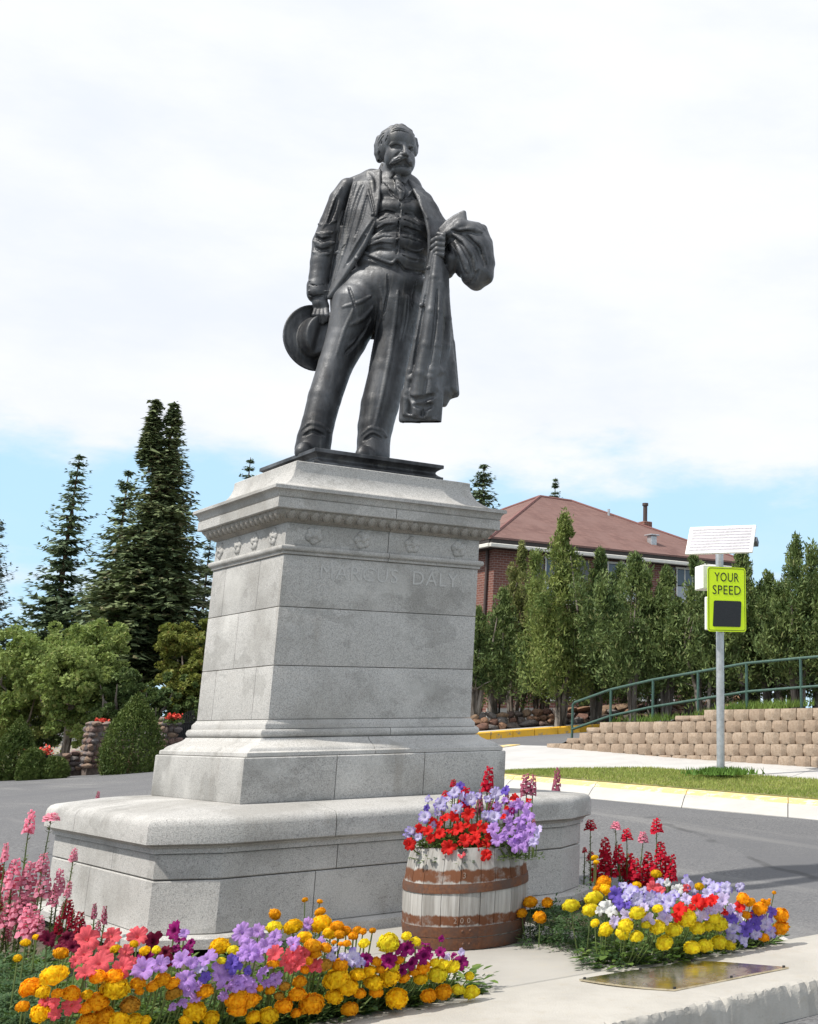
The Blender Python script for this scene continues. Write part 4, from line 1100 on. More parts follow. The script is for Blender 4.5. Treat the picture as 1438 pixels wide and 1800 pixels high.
# ------------------------------------------------------------------ island: barrier wall, slab, beds
bar = empty('concrete_barrier', (0, -3.72, 0), 'low concrete wall with chipped edge across the bottom of the photo', 'wall')
def barrier_piece(x0, x1, y0=-4.17, y1=-3.292):
    """top slab block with a ragged front edge"""
    n = int((x1 - x0) / .014); bm = bmesh.new(); rows = []; rj = np.random.default_rng(int(abs(x0 * 100)))
    def rough_(m): q = np.convolve(rj.normal(0, 1, n + 1 + 2 * m), np.ones(m) / m ** .5, 'same')[m:m + n + 1]; return q
    q1, q2, q3 = rough_(24), rough_(7), rough_(2)
    for i in range(n + 1):
        x = x0 + (x1 - x0) * i / n
        chip = max(.006, .020 + .010 * q1[i] + .007 * q2[i] + .004 * q3[i])
        wav = .012 * math.sin(x * 2.1)
        pr_ = [(y1, -.9), (y1, -.006), (y1 - .006, 0), (-3.6, .0), (-3.95, .0), (y0 + wav + chip * 1.8, -.001), (y0 + wav + chip * .8 + random.uniform(-.006, .006), -chip * .5 + random.uniform(-.004, .004)), (y0 + wav + chip * .2, -chip * 1.4 + random.uniform(-.006, .006)), (y0 + wav - .004, -chip * 1.9 - .012), (y0 - .01, -.3), (y0 - .05, -.9)]
        rows.append([bm.verts.new((x, y + 3.72, z)) for y, z in pr_])
    for r0, r1 in zip(rows[:-1], rows[1:]):
        for k in range(len(r0)): bm.faces.new((r0[k], r0[(k + 1) % len(r0)], r1[(k + 1) % len(r0)], r1[k]))
    bm.faces.new(rows[0]); bm.faces.new(list(reversed(rows[-1])))
    return link_mesh('wall_section', bm_mesh('wall_section', bm, 22), M_BARR, bar)
t = NT('old_barrier_concrete')
ff = t.noise(100, 3, .7); gg = t.noise(2.2, 6, .65); hh_ = t.noise(11, 5, .65); stk = t.noise(7, 5, .6, stretch=(1, 1, .12))
cc = t.mix(t.step(gg, .35, .68), (0.44, 0.42, 0.38), (0.375, 0.356, 0.32)); cc = t.mix(t.math('MULTIPLY', t.step(hh_, .52, .72), .35), cc, (0.36, 0.32, 0.25)); cc = t.mix(t.math('MULTIPLY', t.step(ff, .6, .72), .4), cc, (.26, .24, .21))
sz = t.n('ShaderNodeSeparateXYZ'); t.l(t.tc.outputs['Object'], sz.inputs[0])
cc = t.mix(t.math('MULTIPLY', t.math('MULTIPLY', t.step(stk, .45, .7), t.step(sz.outputs[2], -.04, -.10)), .6), cc, (0.25, 0.235, 0.21))
t.set(col=cc, rough=.9, spec=.25); t.bump(t.math('ADD', ff, t.math('MULTIPLY', hh_, 1.3)), .4, .008)
M_BARR = t.m
for x0, x1 in ((-7.0, -4.4), (-4.392, -1.6), (-1.592, 1.9), (1.908, 5.2)): barrier_piece(x0, x1)
# side kerbs of the island and its soil
isl = [(-3.6, -3.295), (1.27, -3.295), (2.02, -1.75), (2.1, 1.6), (1.4, 2.4), (-2.4, 2.6), (-3.6, 2.0)]
soil = raised('flower_bed_soil', isl, M_SOIL, 0, .5, 'structure', .3, lambda x, y: -.055)
ik = empty('island_kerb', (0, 0, 0)); tag(ik, kind='structure')
for (a, b) in zip(isl[1:], isl[2:] + isl[:1]):
    a = np.array(a); b = np.array(b); dn = np.array([(b - a)[1], -(b - a)[0]]); dn /= np.hypot(*dn)
    bm = bmesh.new(); bm_loft(bm, [[(x[0] + dn[0] * o, x[1] + dn[1] * o, z) for o, z in ((.003, -.5), (.003, -.07), (.01, -.06), (.05, -.06), (.06, -.07), (.065, -.5))] for x in (a, b)])
    link_mesh('kerb_segment', bm_mesh('kerb_segment', bm, 40), M_KERB, ik)
slab = empty('walkway_slab', (-.13, -2.3, 0)); tag(slab, kind='structure')
for y0, y1 in ((-3.279, -2.05), (-2.044, -1.19)):
    o = link_mesh('slab_panel', box_mesh('slab_panel', -.645, .66, y0 + 2.3, y1 + 2.3, -.12, .0, .008), M_CONC, slab)
# bronze plaque on the barrier
t_ = NT('polished_plaque'); nn_ = t_.noise(22, 4, .7)
t_.set(col=t_.mix(t_.step(nn_, .35, .7), (0.80, 0.72, 0.55), (0.55, 0.48, 0.35)), metal=1.0, rough=t_.step(t_.noise(5, 5, .6), .3, .75, .16, .34)); M_PLQ = t_.m
plq = empty('plaque', (.05, -3.75, 0), 'shiny bronze plaque lying on top of the concrete wall', 'plaque')
bm = bmesh.new(); rows = []
PC = [np.array(q) for q in ((-.297, -3.412), (.375, -3.438), (.593, -3.898), (-.133, -3.905))]
for i in range(9):
    v = i / 8; row = []
    for k in range(13):
        u = k / 12; p = (PC[0] * (1 - u) + PC[1] * u) * (1 - v) + (PC[3] * (1 - u) + PC[2] * u) * v
        p = p + np.array([-.035 * math.sin(math.pi * v) * (1 - u), 0])
        row.append(bm.verts.new((p[0] - .05, p[1] + 3.75, .010 + .0008 * math.sin(u * 7 + v * 3) + .0012 * math.sin(v * 5))))
    rows.append(row)
for r0, r1 in zip(rows[:-1], rows[1:]):
    for k in range(12): bm.faces.new((r0[k], r0[k + 1], r1[k + 1], r1[k]))
bmesh.ops.recalc_face_normals(bm, faces=bm.faces[:])
ext = bmesh.ops.extrude_face_region(bm, geom=bm.faces[:])
for v in [g for g in ext['geom'] if isinstance(g, bmesh.types.BMVert)]: v.co.z -= .007
link_mesh('plate', bm_mesh('plate', bm, 30), M_PLQ, plq)
for p in PC + [(PC[0] + PC[1]) / 2, (PC[2] + PC[3]) / 2]:
    q = p + (sum(PC) / 4 - p) * .05
    tube_obj('bolt', [(q[0] - .05, q[1] + 3.75, 0), (q[0] - .05, q[1] + 3.75, .016)], .007, M_IRON, plq, 8)

# ------------------------------------------------------------------ granite pedestal
U = .85
def zu(z): return (z + 1.115) * U
ped = empty('granite_pedestal', (0, 0, 0), 'tall grey granite pedestal with moulded cornice carrying the bronze statue', 'pedestal')
def stone(name, bm, sm=32, mat=None):
    return link_mesh(name, bm_mesh(name, bm, sm), mat or M_GRAN, ped)
def bev_box(x0, x1, y0, y1, z0, z1, b=.006):
    bm = bmesh.new(); bm_box(bm, x0, x1, y0, y1, z0, z1)
    bmesh.ops.bevel(bm, geom=bm.edges[:], offset=b, segments=2, affect='EDGES', profile=.6); return bm
def oct_ring(off, z, A=1.77, B=1.465, cx_=.40, cy_=.285):
    """octagon of the stepped base; off shrinks it (m)"""
    A = A * U - off; B = B * U - off
    L = math.hypot(cx_, cy_); k = off * (1 - (cx_ / L)) / (cy_ / L) * 1.0; k2 = off * (1 - (cy_ / L)) / (cx_ / L)
    ax = 1.77 * U - cx_ * U - k * 0 - off * math.tan(math.atan2(cx_, cy_) / 2 * 0 + .32); by = 1.465 * U - cy_ * U - off * math.tan(.44)
    return [(-ax, -B, z), (ax, -B, z), (A, -by, z), (A, by, z), (ax, B, z), (-ax, B, z), (-A, by, z), (-A, -by, z)]
def oct_piece(rings, cuts, name, mat=None, sm=32):
    bm = bmesh.new(); bm_loft(bm, rings)
    for co, no in cuts: cut(bm, co, no)
    return stone(name, bm, sm, mat)
G_ = .0025
def split_x(rings, xs, name, ycut=None, sm=32):
    xs = [-9] + list(xs) + [9]
    for a, b in zip(xs[:-1], xs[1:]):
        for s in ((-1, 1) if ycut is not None else (0,)):
            c = [((b - G_, 0, 0), (1, 0, 0)), ((a + G_, 0, 0), (-1, 0, 0))]
            if s: c.append(((0, ycut - s * -G_ , 0), (0, -s, 0)))
            oct_piece(rings, c, name, None, sm)
def px_x(px, py, y): return float(at_y(px, py, y)[0])
BY = 1.465 * U
zl = zu(-.5); zc1 = zu(-.715)
split_x([oct_ring(-.03, 0.0), oct_ring(-.03, .05), oct_ring(.0, .06)], [-.5, .55], 'footing_stone', None)
for nm, z0, z1, js, yc_ in (('base_stone', .0605, zc1 - .003, (px_x(548, 1600, -BY + .08), .42), .15), ('base_stone', zc1 + .002, zl - .045, (px_x(590, 1520, -BY + .08), .15 + .55), -.25)):
    split_x([oct_ring(.075, z0), oct_ring(.068, z0 + .006), oct_ring(.068, z1 - .006), oct_ring(.075, z1)], js, nm, yc_)
split_x([oct_ring(.05, zl - .044), oct_ring(.05, zl - .02), oct_ring(.03, zl - .003)], [.2], 'under_moulding')
jx = px_x(590, 1470, -BY)
prof = [(.012, zl), (0, zl + .008), (0, zl + .098), (.007, zl + .120), (.022, zl + .137), (.048, zl + .147), (.09, zl + .152), (.30, zu(-.285) - .006), (.5, zu(-.285) - .001)]
split_x([oct_ring(o, z) for o, z in prof], [jx, jx + 1.0], 'coping_stone', .35, 40)

def rect(a, b, z): return [(-a * U, -b * U, zu(z)), (a * U, -b * U, zu(z)), (a * U, b * U, zu(z)), (-a * U, b * U, zu(z))]
def rect_loft(name, lv, xs=(), sm=40, mat=None):
    R_ = [rect(a, b, z) for a, b, z in lv]
    xs = [-9] + list(xs) + [9]
    for a, b in zip(xs[:-1], xs[1:]):
        bm = bmesh.new(); bm_loft(bm, R_)
        if b < 9: cut(bm, (b - G_, 0, 0), (1, 0, 0))
        if a > -9: cut(bm, (a + G_, 0, 0), (-1, 0, 0))
        stone(name, bm, sm, mat)
yb = -.917 * U
xs_b = [px_x(590, 1370, yb), px_x(745, 1360, yb)]
rect_loft('plinth_stone', [(1.075, .912, -.286), (1.081, .918, -.278), (1.081, .918, .018), (1.074, .911, .026)], xs_b)
og = [(1.050, .900, .027), (1.058, .907, .031), (1.058, .907, .056), (1.050, .898, .062)]
for k in range(11):
    u = k / 10; og.append((1.035 - .125 * (u - .10 * math.sin(2 * math.pi * u)), .884 - .118 * (u - .10 * math.sin(2 * math.pi * u)), .066 + .088 * (u + .0 * u)))
rect_loft('ogee_stone', og + [(.90, .75, .156)], [px_x(650, 1310, -.8 * U)])
tor = [(.890, .745, .157)]
for k in range(9):
    a_ = -math.pi / 2 + math.pi * k / 8; tor.append((.890 + .024 * math.cos(a_), .742 + .024 * math.cos(a_), .189 + .030 * math.sin(a_)))
rect_loft('torus_stone', tor + [(.885, .74, .2205)], [.1])
rect_loft('fillet_stone', [(.880, .748, .2215), (.880, .748, .252), (.872, .740, .262), (.860, .728, .276), (.856, .724, .286)])
# shaft courses, split along the left face as in the photograph
def shaft(z0, z1, fr, a=.853, b=.722):
    y0, y1 = -b * U, b * U
    ys_ = [y0] + [y0 + (y1 - y0) * f for f in fr] + [y1]
    for p, q in zip(ys_[:-1], ys_[1:]):
        stone('shaft_stone', bev_box(-a * U, a * U, p + (G_ * .5 if p > y0 else 0), q - (G_ * .5 if q < y1 else 0), zu(z0) + .0015, zu(z1) - .0015, .006))
shaft(.287, .677, (.22, .78)); shaft(.677, 1.112, (.54,)); shaft(1.112, 1.508, (.31, .80))
nk = [(.858, .727, 1.5085), (.866, .735, 1.512), (.866, .735, 1.528), (.872, .741, 1.531)]
for k in range(9):
    a_ = -math.pi / 2 + math.pi * k / 8; nk.append((.872 + .018 * math.cos(a_), .738 + .018 * math.cos(a_), 1.556 + .022 * math.sin(a_)))
rect_loft('neck_moulding', nk + [(.862, .730, 1.5795)], [px_x(683, 970, -.73 * U)])
xj = px_x(683, 950, -.72 * U)
for p, q in ((-.853 * U, xj - G_), (xj + G_, .853 * U)):
    stone('frieze_stone', bev_box(p, q, -.722 * U, .722 * U, zu(1.5805), zu(1.752), .003))
rect_loft('bed_moulding', [(.858, .727, 1.7525), (.866, .735, 1.758), (.87, .738, 1.764), (.892, .758, 1.775), (.925, .788, 1.80), (.947, .81, 1.826), (.952, .815, 1.842)], [xj], 50, M_GRAN_DARK)
rect_loft('corona_stone', [(.975, .833, 1.8425), (.981, .839, 1.848), (.981, .839, 1.922), (.974, .832, 1.926)], [px_x(697, 900, -.835 * U)])
cv = [(.976, .83, 1.9265), (.98, .836, 1.932)]
for k in range(6):
    a_ = math.pi / 2 * k / 5; cv.append((.984 + .036 * (1 - math.cos(a_)), .84 + .034 * (1 - math.cos(a_)), 1.936 + .05 * math.sin(a_)))
rect_loft('cornice_stone', cv + [(1.025, .871, 1.990), (1.025, .871, 2.012), (1.018, .864, 2.018)], (), 40)
cp = []
for k in range(13):
    a_ = math.pi / 2 * k / 12; cp.append((.785 + .232 * (1 - math.sin(a_)), .635 + .226 * (1 - math.sin(a_)), 2.019 + .215 * (1 - math.cos(a_))))
rect_loft('cap_stone', cp + [(.785, .635, 2.255), (.779, .629, 2.261)], (), 40)
# egg ornaments under the corona
bm = bmesh.new(); bmesh.ops.create_uvsphere(bm, u_segments=10, v_segments=7, radius=1)
for v in bm.verts: v.co = Vector((v.co.x * .030, v.co.y * .022, v.co.z * .036))
for q in (-1, 1): bm_tube(bm, [(q * .036, .004, .026), (q * .040, .0, -.002), (q * .024, .004, -.034)], .006, 5)
egg = bm_mesh('egg_ornament', bm, 60)
zs = zu(1.806); tl = math.radians(28)
for side, L0, off, n_e in (('f', .90 * U, .79 * U, 19), ('l', .765 * U, .925 * U, 16), ('r', .765 * U, .925 * U, 16), ('b', .90 * U, .79 * U, 19)):
    for k in range(n_e):
        s = -L0 + 2 * L0 * (k + .5) / n_e
        o = link_mesh('egg_ornament', egg, M_GRAN_DARK, ped)
        if side == 'f': o.location = (s, -off, zs); o.rotation_euler = (tl, 0, 0)
        elif side == 'b': o.location = (s, off, zs); o.rotation_euler = (-tl, 0, 0)
        elif side == 'l': o.location = (-off, s, zs); o.rotation_euler = (tl, 0, -math.pi / 2)
        else: o.location = (off, s, zs); o.rotation_euler = (tl, 0, math.pi / 2)
# carved rosettes
bm = bmesh.new(); nR = 40; R0 = .063; rows = []
for j, rr in enumerate(np.linspace(.0, 1, 9)[1:]):
    row = []
    for i in range(nR):
        a_ = 2 * math.pi * i / nR; pet = abs(math.cos(2.5 * a_)); lobe = .82 + .18 * pet
        h = .013 * (1 - rr ** 4) * (.35 + .65 * pet * min(1, rr * 1.6)) if rr > .28 else .012 * math.sqrt(max(0, 1 - (rr / .34) ** 2)) + .008
        row.append(bm.verts.new((R0 * rr * lobe * math.cos(a_), -h - .004 * (rr < .95), R0 * rr * lobe * math.sin(a_))))
    rows.append(row)
cvv = bm.verts.new((0, -.021, 0))
for i in range(nR): bm.faces.new((cvv, rows[0][i], rows[0][(i + 1) % nR]))
for r0, r1 in zip(rows[:-1], rows[1:]):
    for i in range(nR): bm.faces.new((r0[i], r1[i], r1[(i + 1) % nR], r0[(i + 1) % nR]))
last = [bm.verts.new((v.co.x, .01, v.co.z)) for v in rows[-1]]
for i in range(nR): bm.faces.new((rows[-1][i], last[i], last[(i + 1) % nR], rows[-1][(i + 1) % nR]))
ros = bm_mesh('rosette', bm, 55)
zr = zu(1.665)
for px, py in ((552, 938), (637, 945), (725, 953), (806, 961)):
    o = link_mesh('rosette', ros, M_GRAN, ped); o.location = (px_x(px, py, -.722 * U), -.722 * U - .001, zr); o.rotation_euler = (0, random.uniform(0, 3), 0)
for px, py in ((482, 936), (449, 945), (419, 957), (387, 971)):
    r = ray(px, py); t = (-.853 * U - CAM[0]) / r[0]; p = CAM + r * t
    o = link_mesh('rosette', ros, M_GRAN, ped); o.location = (-.853 * U - .001, p[1], zr); o.rotation_euler = (0, random.uniform(0, 3), -math.pi / 2)
# carved name
me = text_mesh('MARCUS  DALY', .135, .0029, 1.12)
o = link_mesh('inscription', me, simple('carved_granite', (0.46, 0.455, 0.44), .85, 0, .1, 60), ped)
xa, xb = px_x(562, 1005, -.722 * U), px_x(803, 1030, -.722 * U)
bw = max(v.co.x for v in me.vertices) - min(v.co.x for v in me.vertices)
o.matrix_basis = Matrix(((( xb - xa) / bw, 0, 0, (xa + xb) / 2), (0, 0, -1, -.722 * U - .0005), (0, 1, 0, zu(1.39)), (0, 0, 0, 1)))

# ------------------------------------------------------------------ half-barrel planter
def wood():
    t = NT('weathered_staves')
    g = t.noise(30, 5, .65, stretch=(1, 1, .06)); w = t.noise(3.5, 4, .6, stretch=(1, 1, .35))
    c = t.mix(t.step(g, .3, .7), (0.26, 0.245, 0.225), (0.47, 0.455, 0.43))
    c = t.mix(t.math('MULTIPLY', t.step(w, .55, .75), .5), c, (0.30, 0.25, 0.20))
    # rust that has washed down from where the hoops used to sit
    sp_ = t.n('ShaderNodeSeparateXYZ'); t.l(t.tc.outputs['Object'], sp_.inputs[0])
    dr = t.noise(16, 4, .7, stretch=(1, 1, .25)); z = t.math('ADD', sp_.outputs[2], t.math('MULTIPLY', t.math('SUBTRACT', dr, .5), .05))
    def band(lo, hi): return t.math('MULTIPLY', t.step(z, lo - .006, lo + .006), t.step(z, hi + .006, hi - .006))
    k = t.math('MAXIMUM', band(.338, .398), band(.122, .172))
    c = t.mix(t.math('MULTIPLY', k, t.step(t.noise(12, 4, .7), .25, .5, .35, 1)), c, (0.15, 0.062, 0.032))
    q = t.n('ShaderNodeHueSaturation'); t.l(c, q.inputs['Color']); t.l(t.math('ADD', t.math('MULTIPLY', t.rnd(), .3), .85), q.inputs['Value'])
    t.set(col=q.outputs[0], rough=.88, spec=.2); t.bump(g, .5, .006); return t.m
M_WOOD = wood()
t = NT('rusty_hoop'); f = t.noise(9, 6, .7); g = t.noise(60, 4, .7)
t.set(col=t.mix(t.step(f, .35, .68), t.mix(t.step(g, .3, .7), (0.115, 0.052, 0.032), (0.20, 0.085, 0.042)), (0.105, 0.072, 0.060)), rough=.85, metal=.1, spec=.25); t.bump(g, .5, .003); M_RUST = t.m
BX, BYY = -.095, -2.03
brl = empty('barrel_planter', (BX, BYY, 0), 'weathered half barrel with rusty hoops standing on the slab', 'planter')
BH_ = .500
def brad(z): u = z / BH_; return .296 + .045 * math.sin(math.pi * min(1, .10 + u * .82)) ** 1.0 + .002
NST = 21
random.seed(3)
wts = [random.uniform(.75, 1.3) for _ in range(NST)]; tot = sum(wts); ang = 0
notch_ang = math.atan2(CAM[1] - BYY, CAM[0] - BX) + .12
for k in range(NST):
    da = 2 * math.pi * wts[k] / tot; a0 = ang + .0045; a1 = ang + da - .0045; ang += da
    bm = bmesh.new(); rings = []
    for z in np.linspace(.004, BH_ + random.uniform(-.004, .006), 9):
        r = brad(z); rr = [(r * math.cos(a), r * math.sin(a), z) for a in np.linspace(a0, a1, 4)] + [((r - .028) * math.cos(a), (r - .028) * math.sin(a), z) for a in (a1, a0)]
        rings.append(rr)
    bm_loft(bm, rings); o = link_mesh('stave', bm_mesh('stave', bm, 30), M_WOOD, brl)
def hoop(z0, z1, tilt=0.0, prot=.004, ph=0.0):
    bm = bmesh.new(); n = 64; rows = []
    for i in range(n):
        a = 2 * math.pi * i / n; dz = tilt * math.cos(a - ph) + random.uniform(-.0008, .0008); rr = []
        for zz, e in ((z0, .0), (z0, prot), ((z0 + z1) / 2, prot + .001), (z1, prot), (z1, .0)):
            r = brad(max(0, zz + dz)) + e; rr.append(bm.verts.new((r * math.cos(a), r * math.sin(a), zz + dz)))
        rows.append(rr)
    for i in range(n):
        a, b = rows[i], rows[(i + 1) % n]
        for k in range(4): bm.faces.new((a[k], b[k], b[k + 1], a[k + 1]))
    return link_mesh('hoop', bm_mesh('hoop', bm, 40), M_RUST, brl)
ca = math.atan2(CAM[1] - BYY, CAM[0] - BX)
hoop(.296, .342, .014, .005, ca + 2.6); hoop(.070, .122, .004, .006, ca + 2.8); hoop(.004, .062, .0, .007)
for k, (da, z) in enumerate(((.02, .098), (-.10, .100), (.0, .034), (-.10, .034))):
    a = ca - da; r = brad(z) + .006
    bm = bmesh.new(); bmesh.ops.create_uvsphere(bm, u_segments=8, v_segments=6, radius=.008)
    o = link_mesh('rivet', bm_mesh('rivet', bm, 60), M_RUST, brl); o.location = (r * math.cos(a), r * math.sin(a), z)
bm = bmesh.new(); bm_tube(bm, [(0, 0, .3), (0, 0, .44)], .285, 28); link_mesh('soil', bm_mesh('soil', bm), M_SOIL, brl)
a_ = ca - .09; r_ = brad(BH_) + .0015
bm = bmesh.new(); bm_loft(bm, [[(-.024 * math.cos(t_), y_, -.026 * math.sin(t_)) for t_ in np.linspace(0, math.pi, 9)] for y_ in (-.004, .004)])  # dark half-disc on the staves stands in for the shade inside a rim notch
o = link_mesh('notch_shade_disc', bm_mesh('notch_shade_disc', bm), M_DARK, brl); o.location = (r_ * math.cos(a_), r_ * math.sin(a_), BH_ + .002); o.rotation_euler = (0, 0, a_ + math.pi / 2)
M_CHALK = simple('pale_marks', (0.28, 0.21, 0.17), .9)
for txt, da, z, sz in (('3', -.03, .370, .042), ('200', -.14, .148, .038)):
    n_ = len(txt)
    for i, chh in enumerate(txt):
        me = text_mesh(chh, sz, .0006); a = ca + da - (i * .105 - .0) * -1; r = brad(z) + .0012
        o = link_mesh('number_mark', me, M_CHALK, brl)
        nx_, ny_ = math.cos(a), math.sin(a)
        o.matrix_basis = Matrix(((-ny_, 0, nx_, r * nx_), (nx_, 0, ny_, r * ny_), (0, 1, 0, z), (0, 0, 0, 1)))
# ------------------------------------------------------------------ bronze statue, sculpted as distance fields
E1 = np.array([RV[0], RV[1], 0]) / math.hypot(RV[0], RV[1]); E2 = np.array([FV[0], FV[1], 0]) / math.hypot(FV[0], FV[1])
FOOT = zu(2.261) + .112       # top of the bronze plinth
PXM = 1 / 226.0               # metres per photo pixel at the statue
def L3(px, py, d):
    """statue-frame point (right, away, up) on the sight line at distance d behind the monument axis"""
    r = ray(px, py); P = CAM + r * ((d - CAM @ E2) / (r @ E2))
    return np.array([P @ E1, P @ E2, P[2] - FOOT])
class Field:
    def __init__(s, lo, hi, h):
        s.lo = np.array(lo, float); s.h = h; s.n = np.ceil((np.array(hi) - s.lo) / h).astype(int) + 1
        s.f = np.full(s.n, .12, np.float32)
        s.ax = [s.lo[i] + np.arange(s.n[i]) * h for i in range(3)]
    def win(s, lo, hi):
        a = np.clip(np.floor((np.array(lo) - s.lo) / s.h).astype(int), 0, s.n); b = np.clip(np.ceil((np.array(hi) - s.lo) / s.h).astype(int) + 1, 0, s.n)
        if (b <= a).any(): return None, None
        sl = tuple(slice(a[i], b[i]) for i in range(3))
        g = [s.ax[0][sl[0]][:, None, None], s.ax[1][sl[1]][None, :, None], s.ax[2][sl[2]][None, None, :]]
        return sl, g
    def add(s, sl, d, k, sub=False):
        f = s.f[sl]
        if sub:
            d = -d
            if k > 0: h = np.clip(.5 - .5 * (d - f) / k, 0, 1); s.f[sl] = f * h + d * (1 - h) + k * h * (1 - h)
            else: s.f[sl] = np.maximum(f, d)
        else:
            if k > 0: h = np.clip(.5 + .5 * (d - f) / k, 0, 1); s.f[sl] = f * h + d * (1 - h) - k * h * (1 - h)
            else: s.f[sl] = np.minimum(f, d)
    def seg(s, a, b, ra, rb, k=.015, ys=1.0, sub=False):
        a = np.array(a, float); b = np.array(b, float); m = max(ra, rb) * max(1, ys) + k + .03
        sl, g = s.win(np.minimum(a, b) - m, np.maximum(a, b) + m)
        if sl is None: return
        S = np.array([1, 1 / ys, 1]); ab = (b - a) * S; L = ab @ ab + 1e-12
        q = [(g[i] - a[i]) * S[i] for i in range(3)]
        t = np.clip((q[0] * ab[0] + q[1] * ab[1] + q[2] * ab[2]) / L, 0, 1)
        d = np.sqrt((q[0] - t * ab[0]) ** 2 + (q[1] - t * ab[1]) ** 2 + (q[2] - t * ab[2]) ** 2) - (ra + (rb - ra) * t)
        s.add(sl, d.astype(np.float32), k, sub)
    def chain(s, pts, k=.015, ys=1.0, sub=False):
        """pts: (px, py, d, radius in px)"""
        P = [(L3(*p[:3]), p[3] * PXM) for p in pts]
        for (a, ra), (b, rb) in zip(P[:-1], P[1:]): s.seg(a, b, ra, rb, k, ys, sub)
    def ell(s, px, py, d, rx, ry, rz, k=.015, sub=False, rot=0.0):
        """ellipsoid, radii in px: right, up, away"""
        c = L3(px, py, d); R = np.array([rx, rz, ry]) * PXM; m = R.max() + k + .02
        sl, g = s.win(c - m, c + m)
        if sl is None: return
        x = g[0] - c[0]; y = g[1] - c[1]; z = g[2] - c[2]
        if rot: x, z = x * math.cos(rot) + z * math.sin(rot), -x * math.sin(rot) + z * math.cos(rot)
        q = np.sqrt((x / R[0]) ** 2 + (y / R[1]) ** 2 + (z / R[2]) ** 2)
        q2 = np.sqrt((x / R[0] ** 2) ** 2 + (y / R[1] ** 2) ** 2 + (z / R[2] ** 2) ** 2) + 1e-9
        s.add(sl, (q * (q - 1) / q2).astype(np.float32), k, sub)
    def panel(s, Lp, Rp, thick, rows=26, k=.012):
        """thick cloth between two polylines of (px, py, d)"""
        def samp(P, n):
            P = np.array(P, float); sg = np.r_[0, np.cumsum(np.hypot(*(P[1:, :2] - P[:-1, :2]).T))]
            t = np.linspace(0, sg[-1], n); return np.stack([np.interp(t, sg, P[:, i]) for i in range(3)], 1)
        ln = max(np.hypot(*(np.array(q, float)[1:, :2] - np.array(q, float)[:-1, :2]).T).sum() for q in (Lp, Rp))
        rows = max(rows, int(ln * PXM / (thick * .55)) + 2)
        for a, b in zip(samp(Lp, rows), samp(Rp, rows)): s.seg(L3(*a), L3(*b), thick, thick, k)
    def front(s, px, py):
        """distance of the first surface met along the sight line"""
        ds = np.arange(-.75, .6, s.h * .8)
        r = ray(px, py); P = CAM[None] + r[None] * ((ds - CAM @ E2) / (r @ E2))[:, None]
        q = np.stack([P @ E1, P @ E2, P[:, 2] - FOOT], 1); i = np.round((q - s.lo) / s.h).astype(int)
        ok = ((i >= 0) & (i < s.n)).all(1); i = np.clip(i, 0, s.n - 1)
        v = np.where(ok, s.f[i[:, 0], i[:, 1], i[:, 2]], 1); w = np.where(v < 0)[0]
        return ds[w[0]] if len(w) else None
    def draw(s, pts, r=3.0, sub=False, k=.010, sink=.3, ends=.4):
        """raise a ridge or press a groove on the visible surface along pts (px, py)"""
        P = np.array(pts, float); n = max(2, int(sum(np.hypot(*(P[1:] - P[:-1]).T)) / 5) + 1)
        sg = np.r_[0, np.cumsum(np.hypot(*(P[1:] - P[:-1]).T))]; t = np.linspace(0, sg[-1], n)
        Q = np.stack([np.interp(t, sg, P[:, i]) for i in range(2)], 1); out = []
        for (x, y), u in zip(Q, t / max(sg[-1], 1e-6)):
            d = s.front(x, y)
            if d is None: continue
            rr = r * (ends + (1 - ends) * math.sin(math.pi * min(max(u, .02), .98)) ** .6)
            out.append([x, y, d, rr])
        dd_ = [o[2] for o in out]
        for i, o in enumerate(out):      # even out the sampled depths along the stroke
            w = [dd_[j] for j in range(max(0, i - 2), min(len(out), i + 3)) if abs(dd_[j] - dd_[i]) < .05]
            o[2] = sum(w) / len(w) + (o[3] * PXM * sink if not sub else -o[3] * PXM * sink)
        for a, b in zip(out[:-1], out[1:]):
            if abs(a[2] - b[2]) < .07: s.chain([a, b], k, 1.0, sub)
    def mesh(s, name):
        f = s.f; sg = f < 0; n0, n1, n2 = f.shape
        cs = [(i, j, k) for i in (0, 1) for j in (0, 1) for k in (0, 1)]
        cnt = np.zeros((n0 - 1, n1 - 1, n2 - 1), np.uint8)
        for i, j, k in cs: cnt += sg[i:n0 - 1 + i, j:n1 - 1 + j, k:n2 - 1 + k]
        act = (cnt > 0) & (cnt < 8); I = np.argwhere(act); idx = np.full(act.shape, -1, np.int32); idx[act] = np.arange(len(I))
        acc = np.zeros((len(I), 3), np.float32); num = np.zeros(len(I), np.float32)
        for ax in range(3):
            for j in (0, 1):
                for k in (0, 1):
                    o0 = [0, 0, 0]; oth = [q for q in range(3) if q != ax]; o0[oth[0]] = j; o0[oth[1]] = k
                    o1 = list(o0); o1[ax] = 1
                    a = f[I[:, 0] + o0[0], I[:, 1] + o0[1], I[:, 2] + o0[2]]; b = f[I[:, 0] + o1[0], I[:, 1] + o1[1], I[:, 2] + o1[2]]
                    m = (a < 0) != (b < 0); t = np.where(m, a / np.where(m, a - b, 1), 0)
                    p = np.tile(np.array(o0, np.float32), (len(I), 1)); p[:, ax] = t
                    acc[m] += p[m]; num[m] += 1
        V = s.lo + (I + acc / num[:, None]) * s.h
        F_ = []
